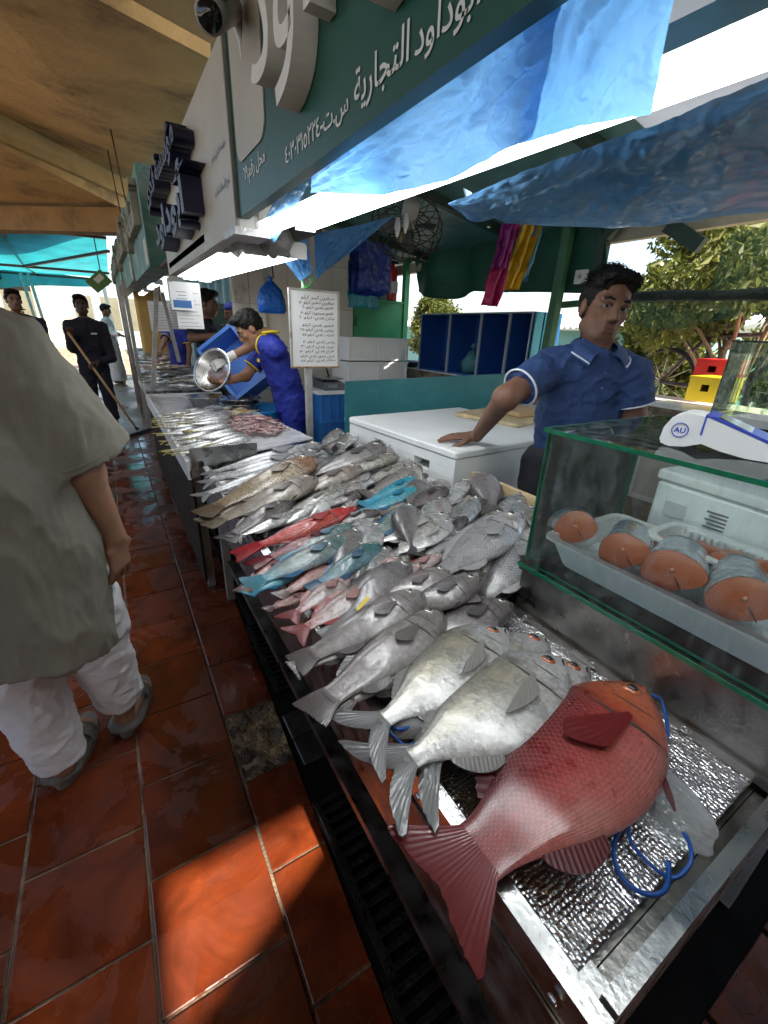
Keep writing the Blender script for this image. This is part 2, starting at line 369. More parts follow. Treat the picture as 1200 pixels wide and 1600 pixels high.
# ---- concrete canopy above the walkway, with an unseen gap shaped to cast the sun patch
def slab(name, outer, holes, z, th, mat, zf=None, **kw):
    zf = zf or (lambda x, y: z)
    polys = [[Vector((x, y, 0)) for x, y in p] for p in [outer] + holes]
    tri = tessellate_polygon(polys); vs = [v for p in polys for v in p]; n = len(vs)
    m = MB(); fs = [tuple(t) for t in tri]
    P = [(v.x, v.y, zf(v.x, v.y)) for v in vs]
    loops = []; b = 0
    for p in polys:
        k = len(p); loops += [(b + i, b + (i + 1) % k, b + (i + 1) % k + n, b + i + n) for i in range(k)]; b += k
    m.add(P + [(x, y, q + th) for x, y, q in P], fs + [tuple(i + n for i in reversed(f)) for f in fs] + loops)
    return m.build(name, mat, **kw)
zc = 4.4; off = Vector((TO_SUN.x / TO_SUN.z * zc, TO_SUN.y / TO_SUN.z * zc))
hole = [(p.x + off.x, p.y + off.y) for p in (pt(260, 1385, z=0), pt(500, 1258, z=0), pt(505, 1325, z=0), pt(314, 1592, z=0), pt(282, 1640, z=0))]
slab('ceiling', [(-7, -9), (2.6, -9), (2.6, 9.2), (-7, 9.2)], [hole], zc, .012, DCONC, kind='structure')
def poly(name, pts, th, mat, parent=None, **kw):
    P = [Vector(p) for p in pts]; nrm = (P[1] - P[0]).cross(P[2] - P[0]).normalized()
    if nrm.z < 0: nrm = -nrm
    return MB().prism(P, nrm * th).build(name, mat, parent, **kw)
# unseen plain walls added at the left and behind the camera to cut sky light
AW = pmat('sky_block_wall', (.40, .34, .26), .8, var=.15, vs=1.5, bump=.2, bs=20)
MB().bb((-5.2, -8.8, -.01), (-5.0, 9.0, 1.25)).build('sky_block_wall', AW, kind='structure')
MB().bb((-5.0, -8.8, -.01), (.9, -8.6, 4.39)).build('sky_block_wall', AW, kind='structure')
MB().bb((3.3, -8.8, -.01), (3.45, -1.6, 2.1)).build('sky_block_wall', AW, kind='structure')
MB().bb((.902, -8.8, -.01), (3.29, -8.6, 2.5)).build('sky_block_wall', AW, kind='structure')
# folded soffit panels: main stained panel, diagonal rib, small far panel, cross beam
e1 = pt(330, 93, z=3.15); e0 = pt(-160, -165, z=3.15); l1 = pt(252, 310, z=3.75); l0 = pt(-260, 45, z=3.75)
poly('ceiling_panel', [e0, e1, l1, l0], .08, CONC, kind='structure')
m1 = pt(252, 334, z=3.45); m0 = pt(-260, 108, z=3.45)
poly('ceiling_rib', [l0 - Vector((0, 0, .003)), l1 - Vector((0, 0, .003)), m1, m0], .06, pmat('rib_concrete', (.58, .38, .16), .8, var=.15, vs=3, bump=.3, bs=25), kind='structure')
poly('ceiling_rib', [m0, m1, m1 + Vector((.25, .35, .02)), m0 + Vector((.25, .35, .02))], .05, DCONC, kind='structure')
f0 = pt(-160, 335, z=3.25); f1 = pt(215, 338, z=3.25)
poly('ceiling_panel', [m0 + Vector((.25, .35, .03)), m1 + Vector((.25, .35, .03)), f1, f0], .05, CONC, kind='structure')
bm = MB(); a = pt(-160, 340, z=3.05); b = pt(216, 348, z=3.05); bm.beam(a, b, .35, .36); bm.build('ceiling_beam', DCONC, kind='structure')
# concrete column standing beside the far fascia
c0 = pt(212, 400, y=11.0)
MB().rbox((c0.x + .12, 11.3, 1.6), (.5, .5, 3.2), .04).build('column', pmat('ochre_column', (.55, .33, .10), .75, var=.15, vs=2, bump=.2, bs=20), label='ochre concrete column rising behind the far green shop signs', cat='column')
# two thin suspension rods
for (q0, q1, dd) in (((155, 118), (203, 345), 4.6), ((164, 215), (190, 340), 5.6)):
    a = pt(*q0, d=dd); b = pt(*q1, d=dd + .3)
    m = MB().cyl(a, b, .008, 6); m.ball(a, .016, 6)
    m.build('hanging_rod', pmat('rust_rod', (.05, .025, .02), .6, .5), label=('longer' if dd < 5 else 'shorter') + ' thin rusty rod hanging below the concrete ceiling', cat='rod', group='rods under the ceiling')

# ---- stall roof: teal sheet, low side to the right, a sky gap, and slits placed to land sun streaks
ROOF = pmat('teal_roof_sheet', (.10, .24, .24), .5, var=.2, vs=5, bump=.3, bs=9)
def roofz(x, y): return 2.66 - .165 * (x - .5)
slab('roof', [(.82, -8.6), (3.45, -8.6), (3.45, 5.2), (.82, 5.2)], [[(1.72, .02), (2.2, .02), (2.2, .30), (1.72, .30)], [(1.50, .82), (2.95, .82), (2.95, 1.55), (1.50, 1.55)], [(2.25, 2.76), (2.33, 2.76), (2.62, 3.02), (2.54, 3.02)], [(2.50, 2.74), (2.56, 2.74), (2.78, 2.92), (2.72, 2.92)], [(1.20, 2.08), (1.25, 2.08), (1.33, 2.2), (1.28, 2.2)], [(1.27, 2.05), (1.30, 2.05), (1.38, 2.16), (1.35, 2.16)]], 0, .03, ROOF, zf=roofz, kind='structure')  # unseen run behind the camera added to keep stray daylight out
# translucent sheet added over the sky gap to glow white and soften its sun
slab('roof', [(1.45, .78), (3.0, .78), (3.0, 1.60), (1.45, 1.60)], [], 0, .006, pmat('sky_gap_diffuser', (.85, .86, .84), .5, var=.05, tl=.75), zf=lambda x, y: roofz(x, y) + .004, kind='structure')
slab('roof', [(.82, 5.4), (3.2, 5.4), (3.2, 16), (.82, 16)], [[(1.0, 6.2), (1.5, 6.2), (1.5, 6.9), (1.0, 6.9)]], 2.75, .03, ROOF, kind='structure')
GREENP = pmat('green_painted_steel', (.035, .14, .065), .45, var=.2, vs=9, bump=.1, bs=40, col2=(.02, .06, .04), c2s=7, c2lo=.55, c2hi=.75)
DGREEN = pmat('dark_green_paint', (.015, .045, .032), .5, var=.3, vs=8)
for i, y in enumerate((-.9, .62, 1.75, 3.0, 4.3)):
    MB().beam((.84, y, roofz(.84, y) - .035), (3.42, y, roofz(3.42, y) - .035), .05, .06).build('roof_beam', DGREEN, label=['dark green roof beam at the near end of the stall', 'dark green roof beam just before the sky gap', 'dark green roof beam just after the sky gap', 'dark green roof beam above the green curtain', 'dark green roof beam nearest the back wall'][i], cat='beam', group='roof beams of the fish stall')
MB().beam((3.2, -1.5, 2.14), (3.2, 5.1, 2.14), .06, .10).build('roof_beam', pmat('cream_eave', (.42, .38, .28), .6, var=.2), label='pale eave beam along the open outer side of the stall', cat='beam')
# ================================================================== STALL FRONT: fascia signs with their lettering
AR = {'ا': 'ﺍﺎﺍﺎ', 'أ': 'ﺃﺄﺃﺄ', 'ب': 'ﺏﺐﺑﺒ', 'ة': 'ﺓﺔﺓﺔ', 'ت': 'ﺕﺖﺗﺘ', 'ج': 'ﺝﺞﺟﺠ', 'ح': 'ﺡﺢﺣﺤ', 'خ': 'ﺥﺦﺧﺨ', 'د': 'ﺩﺪﺩﺪ', 'ر': 'ﺭﺮﺭﺮ', 'س': 'ﺱﺲﺳﺴ', 'ش': 'ﺵﺶﺷﺸ', 'ص': 'ﺹﺺﺻﺼ', 'ض': 'ﺽﺾﺿﻀ', 'ط': 'ﻁﻂﻃﻄ', 'ع': 'ﻉﻊﻋﻌ', 'غ': 'ﻍﻎﻏﻐ', 'ف': 'ﻑﻒﻓﻔ', 'ق': 'ﻕﻖﻗﻘ', 'ك': 'ﻙﻚﻛﻜ', 'ل': 'ﻝﻞﻟﻠ', 'م': 'ﻡﻢﻣﻤ', 'ن': 'ﻥﻦﻧﻨ', 'ه': 'ﻩﻪﻫﻬ', 'و': 'ﻭﻮﻭﻮ', 'ي': 'ﻱﻲﻳﻴ', 'ؤ': 'ﺅﺆﺅﺆ', 'ز': 'ﺯﺰﺯﺰ', 'ذ': 'ﺫﺬﺫﺬ', 'ث': 'ﺙﺚﺛﺜ'}
NOFWD = set('اأدذرزوؤة')
def arabic(s):
    out = []
    for i, c in enumerate(s):
        if c not in AR: out.append(c); continue
        pv = i > 0 and s[i - 1] in AR and s[i - 1] not in NOFWD
        nx = i + 1 < len(s) and s[i + 1] in AR and c not in NOFWD
        out.append(AR[c][(3 if nx else 1) if pv else (2 if nx else 0)])
    res = ''.join(out); toks = []; cur = ''
    for ch in res:                                   # numbers keep their own direction
        if '٠' <= ch <= '٩': cur += ch
        else:
            if cur: toks.append(cur); cur = ''
            toks.append(ch)
    if cur: toks.append(cur)
    return ''.join(reversed(toks))

def text_mesh(body, size, depth=0.0, res=3, shear=0.0, bold=0.0):
    c = bpy.data.curves.new('txt', 'FONT'); c.body = body; c.size = size; c.extrude = depth / 2; c.resolution_u = res; c.offset = bold; c.shear = shear
    o = bpy.data.objects.new('txt', c); COL.objects.link(o); bpy.context.view_layer.update()
    me = bpy.data.meshes.new_from_object(o.evaluated_get(bpy.context.evaluated_depsgraph_get()))
    vs = np.array([v.co[:] for v in me.vertices]); fs = [tuple(p.vertices) for p in me.polygons]
    bpy.data.objects.remove(o); bpy.data.curves.remove(c); bpy.data.meshes.remove(me)
    return vs, fs
def put_text(body, name, mat, parent, left, right, zlo, zhi, depth=0.0, res=3, bold=0.0, fit=True, lift=.002, label=None, shear=0.0):
    """lettering on a plane: 'left' and 'right' are the world points of the two ends of its base line"""
    vs, fs = text_mesh(body, 1, 1.0 if depth else 0, res, shear, bold)
    lo, hi = vs.min(0), vs.max(0); left = Vector(left); right = Vector(right)
    ux = (right - left); W = ux.length; ux.normalize(); uz = Vector((0, 0, 1)); n = ux.cross(uz)
    H = zhi - zlo; m = MB(); P = []
    for v in vs:
        a = (v[0] - lo[0]) / (hi[0] - lo[0]) * W; b = (v[1] - lo[1]) / (hi[1] - lo[1]) * H
        c = lift + (depth * (v[2] - lo[2]) / max(1e-9, hi[2] - lo[2]) if depth else 0)
        P.append(left + ux * a + uz * (b + zlo - left.z) + n * c)
    m.add(P, fs)
    return m.build(name, mat, parent, label=label)

SG = pmat('dark_green_sign', (.010, .085, .062), .42, var=.08, vs=3)
SW = pmat('cream_sign', (.50, .47, .40), .5, var=.08, vs=2, col2=(.40, .36, .29), c2s=1.5, c2lo=.5, c2hi=.75)
LW = pmat('white_letters', (.80, .78, .73), .5, var=.08, vs=9)
LWS = pmat('printed_white', (.78, .78, .74), .6, var=.05)
NAVY = pmat('navy_letters', (.012, .014, .05), .4, var=.2)
FX = .45
# green sign: y from 1.70 towards (and past) the camera
gs = thing('shop_sign', (FX, .55, 1.78), 'dark green shop sign with raised white Arabic letters, nearest the camera', 'sign')
MB().bb((FX, -.55, 1.78), (FX + .03, 1.695, 2.55)).build('panel', SG, gs)
# cream rounded rectangle, top running up out of the photo
def rrect(y0, y1, z0, z1, r, x):
    P = []
    for (cy, cz, a0) in ((y1 - r, z0 + r, -90), (y1 - r, z1 - r, 0), (y0 + r, z1 - r, 90), (y0 + r, z0 + r, 180)):
        for k in range(7): a = R(a0 + k * 15); P.append((x, cy + r * math.cos(a), cz + r * math.sin(a)))
    return P
MB().prism(rrect(1.372, 1.655, 1.91, 2.5, .05, FX - .004), (.0035, 0, 0)).build('cream_field', SW, gs)
B = lambda y, z=0: Vector((FX, y, z))
put_text(arabic('أبوداود'), 'raised_letters', LW, gs, B(1.305), B(.44), 1.885, 2.30, depth=.05, bold=.004)
for wd_, ya, yb, za, zb in (('التجارية', .872, .700, 1.802, 1.864), ('أبوداود', .685, .545, 1.802, 1.864), ('فكري', .525, .425, 1.802, 1.864), ('مؤسسة', .405, .270, 1.802, 1.864)):
    put_text(arabic(wd_), 'painted_word', LWS, gs, B(ya), B(yb), za, zb, bold=.012)
put_text(arabic('س.ت-٤٠٣٠٣١٥٢٢٤'), 'painted_line', LWS, gs, B(1.232), B(.895), 1.806, 1.852, bold=.012)
put_text(arabic('محل رقم:٦٩'), 'painted_line', LWS, gs, B(1.605), B(1.39), 1.842, 1.895, bold=.012)
cs = thing('shop_sign', (FX, 2.65, 1.75), 'cream shop sign with raised navy Arabic letters beside the green sign', 'sign')
MB().bb((FX, 1.702, 1.752), (FX + .05, 3.62, 2.26)).build('panel', SW, cs)
MB().bb((FX - .012, 1.697, 1.752), (FX - .001, 1.709, 2.26)).build('edge_trim', pmat('grey_trim', (.25, .24, .22), .5), cs)
put_text(arabic('مؤسسة فكري'), 'raised_letters', NAVY, cs, B(3.52), B(2.28), 2.06, 2.235, depth=.08, bold=.035)
put_text(arabic('أبوداود'), 'raised_letters', NAVY, cs, B(3.34), B(2.12), 1.835, 2.06, depth=.08, bold=.035)
put_text(arabic('مؤسسة فكري أبوداود'), 'painted_line', pmat('navy_print', (.04, .045, .12), .6), cs, B(2.02), B(1.80), 1.99, 2.03, bold=.004)
put_text(arabic('لبيع الأسماك الطازجة'), 'painted_line', MATS['navy_print'], cs, B(2.02), B(1.78), 1.885, 1.925, bold=.004)
MB().bb((FX - .03, 1.66, 1.728), (FX + .09, 1.80, 1.75)).build('bracket', GALV, cs)
# far green signs, worn, standing out from the row
WORN = pmat('worn_teal_sign', (.05, .16, .14), .5, var=.35, vs=4, bump=.3, bs=10, col2=(.28, .30, .26), c2s=3, c2lo=.5, c2hi=.7)
for i, (y0, y1, z0, z1, x, lb) in enumerate(((4.25, 6.0, 1.86, 2.52, .40, 'worn teal shop sign just beyond the cream sign'), (6.3, 8.6, 1.9, 2.6, .40, 'second worn teal shop sign further along the row'), (9.0, 12.4, 1.95, 2.65, .40, 'farthest worn teal shop sign at the end of the row'))):
    ws = thing('shop_sign', (x, (y0 + y1) / 2, z0), lb, 'sign', 'far worn shop signs')
    MB().bb((x, y0, z0), (x + .18, y1, z1)).build('panel', WORN, ws)
    put_text(arabic('أسماك طازجة'), 'raised_letters', pmat('aged_letters', (.30, .30, .25), .6, var=.3), ws, (x, y1 - .1, 0), (x, y0 + .1, 0), z0 + .22, z1 - .06, depth=.05, bold=.03)
    MB().bb((x - .004, y0 + .03, z0 + .02), (x - .001, y0 + .25, z0 + .2)).build('notice', SW, ws)

# ---- fluorescent fixtures
TUBE = emat('lit_tube', (.93, .97, 1), 5.0)
DIFF = emat('lit_diffuser', (.95, .98, 1), 2.4)
CASE = pmat('white_casing', (.72, .72, .70), .4, var=.06)
def tube_fixture(name, a, b, wd, label, cover=False):
    a = Vector(a); b = Vector(b); t = (b - a).normalized(); up = Vector((0, 0, 1))
    r = thing(name, (a + b) / 2, label, 'lamp', 'fluorescent lamps over the counters')
    MB().beam(a + up * .028, b + up * .028, wd, .03).build('housing', CASE, r)
    MB().beam(a + up * .005 - t * .012, a + up * .005, wd * 1.02, .055).build('end_cap', CASE, r); MB().beam(b + up * .005, b + up * .005 + t * .012, wd * 1.02, .055).build('end_cap', CASE, r)
    if cover:
        s = t.cross(up).normalized(); n = 10
        MB().grid(lambda u, v: a + (b - a) * u + s * (math.cos(math.pi * v) * wd * .48) + up * (.012 - math.sin(math.pi * v) * .035), 6, n).build('diffuser', DIFF, r)
    else:
        for q in (-.25, .25):
            s = t.cross(up).normalized() * wd * q
            MB().cyl(a + s - up * .006, b + s - up * .006, wd * .2, 12).build('tube', TUBE, r)
    return r
tube_fixture('tube_lamp', pt(478, 350, x=.72), Vector((.72, -.25, 1.765)), .075, 'long lit twin tube lamp running over the fish to the right')
tube_fixture('tube_lamp', pt(415, 356, x=.60), pt(640, 262, x=.60), .065, 'lit tube lamp behind the draped blue sheet and green sign')
tube_fixture('strip_lamp', (.50, 2.30, 1.775), (.50, 3.55, 1.775), .10, 'outermost lit strip lamp under the cream sign, half hidden', True)
tube_fixture('strip_lamp', (.635, 2.18, 1.765), (.635, 3.95, 1.785), .10, 'middle lit strip lamp of the three under the cream sign', True)
tube_fixture('strip_lamp', (.79, 2.10, 1.76), (.79, 4.2, 1.80), .10, 'innermost lit strip lamp of the three under the cream sign', True)
tube_fixture('strip_lamp', (1.35, 5.6, 2.02), (.95, 6.6, 2.02), .10, 'small lit strip lamp above the black shirted man', True)
for i, y in enumerate((7.2, 9.2)):
    tube_fixture('strip_lamp', (.75, y, 1.95), (.75, y + 1.2, 1.95), .10, ['lit strip lamp above the third counter', 'farthest lit strip lamp above the fourth counter'][i], True)
MB().bb((.46, 2.05, 1.845), (.90, 4.2, 1.865)).build('lamp_gap_backing', pmat('lamp_gap_dark', (.06, .045, .03), .8, var=.3), label='added dark backing that blackens the gaps between the three strip lamps', cat='board')  # backing added so the gaps between the lamps look dark
# crumpled plastic wrapped round the lamp ends
CRUMP = pmat('grey_film', (.33, .32, .30), .3, var=.2, vs=20, bump=.8, bs=30, tl=.3)
for i, (c, rr) in enumerate((((.56, 2.20, 1.80), .07), ((.70, 2.08, 1.79), .065), ((.60, 1.98, 1.83), .08))):
    m = MB(); m.ball(c, rr, 9, (1, 1.3, .8)); m.v = [tuple(Vector(p) + Vector((mnoise.noise(Vector(p) * 22), mnoise.noise(Vector(p) * 22 + Vector((5, 0, 0))), mnoise.noise(Vector(p) * 22 + Vector((0, 9, 0))))) * .035) for p in m.v]
    m.build('plastic_wrap', CRUMP, label=['crumpled grey film round the outer strip lamp end', 'crumpled grey film round the middle strip lamp end', 'crumpled grey film hanging under the sign bracket'][i], cat='plastic film', group='film wrapped on the lamps')
# security camera at the top of the cream sign
sc = thing('security_camera', pt(338, 20, x=.38), 'grey bullet security camera mounted above the cream sign', 'camera')
p0 = pt(328, 24, x=.33); p1 = pt(360, 8, x=.42)
MB().cyl(p0, p0 + (p1 - p0) * .9, .034, 16).build('housing', pmat('grey_metal', (.42, .40, .38), .4), sc)
tdir = (p0 - p1).normalized()
MB().cyl(p0 + tdir * .001, p0 + tdir * .006, .028, 16).build('lens', pmat('lens', (.01, .01, .012), .08), sc)
MB().beam(p0 + Vector((0, 0, .036)), p1 + Vector((0, 0, .036)), .085, .008).build('sunshade', BLACKP, sc)
MB().tube([p1, p1 + Vector((.03, .02, -.05)), (.46, p1.y + .03, p1.z - .10)], .012).build('bracket', CASE, sc)
# ================================================================== FISH
def fishmat(name, scale=.008, bump=.5, edge=(1, 1, 1), edge_mix=.3, metal=.2, rough=.3, mott=.18, ms=60, spots=None, spot_scale=90):
    if name in MATS: return MATS[name]
    m = bpy.data.materials.new(name); m.use_nodes = True; n = m.node_tree.nodes; L = m.node_tree.links; b = n['Principled BSDF']
    at = n.new('ShaderNodeAttribute'); at.attribute_name = 'Col'
    uv = n.new('ShaderNodeUVMap'); uv.uv_map = 'UVMap'
    def math_(op, a, c=None):
        q = n.new('ShaderNodeMath'); q.operation = op
        for i, v in enumerate((a, c)):
            if v is None: continue
            if isinstance(v, (int, float)): q.inputs[i].default_value = v
            else: L.new(v, q.inputs[i])
        return q.outputs[0]
    sp = n.new('ShaderNodeSeparateXYZ'); L.new(uv.outputs[0], sp.inputs[0])
    U = math_('DIVIDE', sp.outputs[0], scale); V = math_('DIVIDE', sp.outputs[1], scale * .62)
    row = math_('FLOOR', V); sh = math_('MULTIPLY', math_('MODULO', row, 2.0), .5)
    fu = math_('FRACT', math_('ADD', U, sh)); fv = math_('SUBTRACT', math_('FRACT', V), .5)
    # overlapping rounded scales: height rises from the head side to a curved rim on the tail side
    rim = math_('ADD', fu, math_('MULTIPLY', math_('MULTIPLY', fv, fv), 1.1))
    hgt = math_('FRACT', rim)
    mask = at.outputs['Alpha']
    ed = n.new('ShaderNodeMapRange'); ed.inputs[1].default_value = .62; ed.inputs[2].default_value = .97; L.new(hgt, ed.inputs[0])
    edm = math_('MULTIPLY', math_('MULTIPLY', ed.outputs[0], edge_mix if scale > .0055 else 0.0), mask)
    tc = n.new('ShaderNodeTexCoord'); no = n.new('ShaderNodeTexNoise'); no.inputs['Scale'].default_value = ms * 3.5; no.inputs['Detail'].default_value = 3; no.inputs['Roughness'].default_value = .65
    L.new(tc.outputs['Object'], no.inputs['Vector'])
    mr = n.new('ShaderNodeMapRange'); mr.inputs[1].default_value = .3; mr.inputs[2].default_value = .7; mr.inputs[3].default_value = 1 - mott; mr.inputs[4].default_value = 1 + mott; L.new(no.outputs[0], mr.inputs[0])
    mx = n.new('ShaderNodeMix'); mx.data_type = 'RGBA'; mx.blend_type = 'MULTIPLY'; mx.inputs[0].default_value = 1; L.new(at.outputs['Color'], mx.inputs[6]); L.new(mr.outputs[0], mx.inputs[7]); out = mx.outputs[2]
    if spots:
        vo = n.new('ShaderNodeTexVoronoi'); vo.inputs['Scale'].default_value = spot_scale; L.new(tc.outputs['Object'], vo.inputs['Vector'])
        r2 = n.new('ShaderNodeMapRange'); r2.inputs[1].default_value = .26; r2.inputs[2].default_value = .36; r2.inputs[3].default_value = .8; r2.inputs[4].default_value = 0; L.new(vo.outputs['Distance'], r2.inputs[0])
        m3 = n.new('ShaderNodeMix'); m3.data_type = 'RGBA'; L.new(r2.outputs[0], m3.inputs[0]); L.new(out, m3.inputs[6]); m3.inputs[7].default_value = (*spots, 1); out = m3.outputs[2]
    m2 = n.new('ShaderNodeMix'); m2.data_type = 'RGBA'; L.new(edm, m2.inputs[0]); L.new(out, m2.inputs[6]); m2.inputs[7].default_value = (*edge, 1)
    L.new(m2.outputs[2], b.inputs['Base Color'])
    b.inputs['Metallic'].default_value = metal
    b.inputs['Coat Weight'].default_value = .5; b.inputs['Coat Roughness'].default_value = .12
    n6 = n.new('ShaderNodeTexNoise'); n6.inputs['Scale'].default_value = 25; n6.inputs['Detail'].default_value = 5; L.new(tc.outputs['Object'], n6.inputs['Vector'])
    r6 = n.new('ShaderNodeMapRange'); r6.inputs[1].default_value = .35; r6.inputs[2].default_value = .65; r6.inputs[3].default_value = max(.05, rough - .1); r6.inputs[4].default_value = rough + .15; L.new(n6.outputs[0], r6.inputs[0]); L.new(r6.outputs[0], b.inputs['Roughness'])
    bp = n.new('ShaderNodeBump'); bp.inputs['Distance'].default_value = scale * .25; L.new(hgt, bp.inputs['Height']); L.new(math_('MULTIPLY', mask, bump if scale > .0055 else 0.0), bp.inputs['Strength'])
    n5 = n.new('ShaderNodeTexNoise'); n5.inputs['Scale'].default_value = 55; n5.inputs['Detail'].default_value = 6; L.new(tc.outputs['Object'], n5.inputs['Vector'])
    b2 = n.new('ShaderNodeBump'); b2.inputs['Strength'].default_value = .38; b2.inputs['Distance'].default_value = .004; L.new(n5.outputs[0], b2.inputs['Height']); L.new(bp.outputs[0], b2.inputs['Normal']); L.new(b2.outputs[0], b.inputs['Normal'])
    MATS[name] = m; return m
def finmat():
    m = bpy.data.materials.new('fin_membrane'); m.use_nodes = True; n = m.node_tree.nodes; L = m.node_tree.links; b = n['Principled BSDF']
    at = n.new('ShaderNodeAttribute'); at.attribute_name = 'Col'; L.new(at.outputs['Color'], b.inputs['Base Color']); b.inputs['Roughness'].default_value = .35; b.inputs['Coat Weight'].default_value = .3
    tr = n.new('ShaderNodeBsdfTranslucent'); L.new(at.outputs['Color'], tr.inputs[0]); ms = n.new('ShaderNodeMixShader'); ms.inputs[0].default_value = .22
    L.new(b.outputs[0], ms.inputs[1]); L.new(tr.outputs[0], ms.inputs[2]); L.new(ms.outputs[0], n['Material Output'].inputs[0]); return m
FIN = finmat()
EYEW = pmat('fish_eye_silver', (.55, .52, .42), .2, .3, var=.2, vs=90, coat=1)
EYEB = pmat('fish_pupil', (.008, .008, .01), .08, var=0, coat=1)
EYER = pmat('fish_eye_red', (.45, .12, .04), .2, .1, var=.2, vs=90, coat=1)
CREASE = pmat('fish_crease', (.05, .035, .03), .4, var=.3)

SS = np.array([0, .03, .08, .16, .27, .4, .55, .7, .82, .92, 1.0])
SHAPE = {
 'deep': ([.06, .30, .54, .80, .97, 1.0, .92, .68, .40, .22, .20], [.06, .22, .40, .62, .84, .96, .95, .68, .38, .20, .19], [.10, .38, .62, .86, 1, .98, .82, .55, .32, .17, .10]),
 'snap': ([.05, .24, .46, .74, .96, 1.0, .95, .77, .54, .39, .36], [.05, .22, .40, .64, .88, .99, .96, .76, .53, .39, .36], [.12, .40, .66, .90, 1, .96, .80, .54, .32, .16, .06]),
 'perch': ([.08, .30, .52, .78, .98, 1.0, .88, .66, .46, .34, .33], [.08, .28, .46, .66, .88, .98, .92, .68, .46, .33, .32], [.14, .45, .70, .92, 1, .96, .80, .54, .32, .15, .06]),
 'long': ([.12, .38, .60, .82, .98, 1.0, .90, .74, .56, .44, .42], [.14, .40, .60, .80, .96, 1.0, .90, .72, .54, .43, .42], [.18, .50, .75, .95, 1, .96, .80, .58, .38, .25, .15]),
 'parrot': ([.30, .55, .72, .88, .99, 1.0, .92, .78, .60, .48, .46], [.30, .52, .70, .86, .97, 1.0, .92, .78, .58, .47, .46], [.25, .52, .74, .92, 1, .97, .84, .64, .42, .26, .16]),
 'slim': ([.08, .28, .48, .74, .94, 1.0, .95, .78, .50, .26, .20], [.08, .30, .50, .74, .94, 1.0, .94, .76, .48, .25, .20], [.12, .40, .62, .86, 1, 1, .88, .64, .40, .22, .14]),
 'tube': ([.10, .25, .42, .66, .88, 1.0, 1.0, .88, .66, .48, .44], [.14, .30, .46, .68, .90, 1.0, 1.0, .88, .66, .48, .44], [.15, .36, .55, .80, .96, 1, .96, .80, .55, .36, .25]),
}
_SL = np.linspace(0, 1, 801); SHTAB = {}
def lerp(a, b, t): return [x + (y - x) * t for x, y in zip(a, b)]
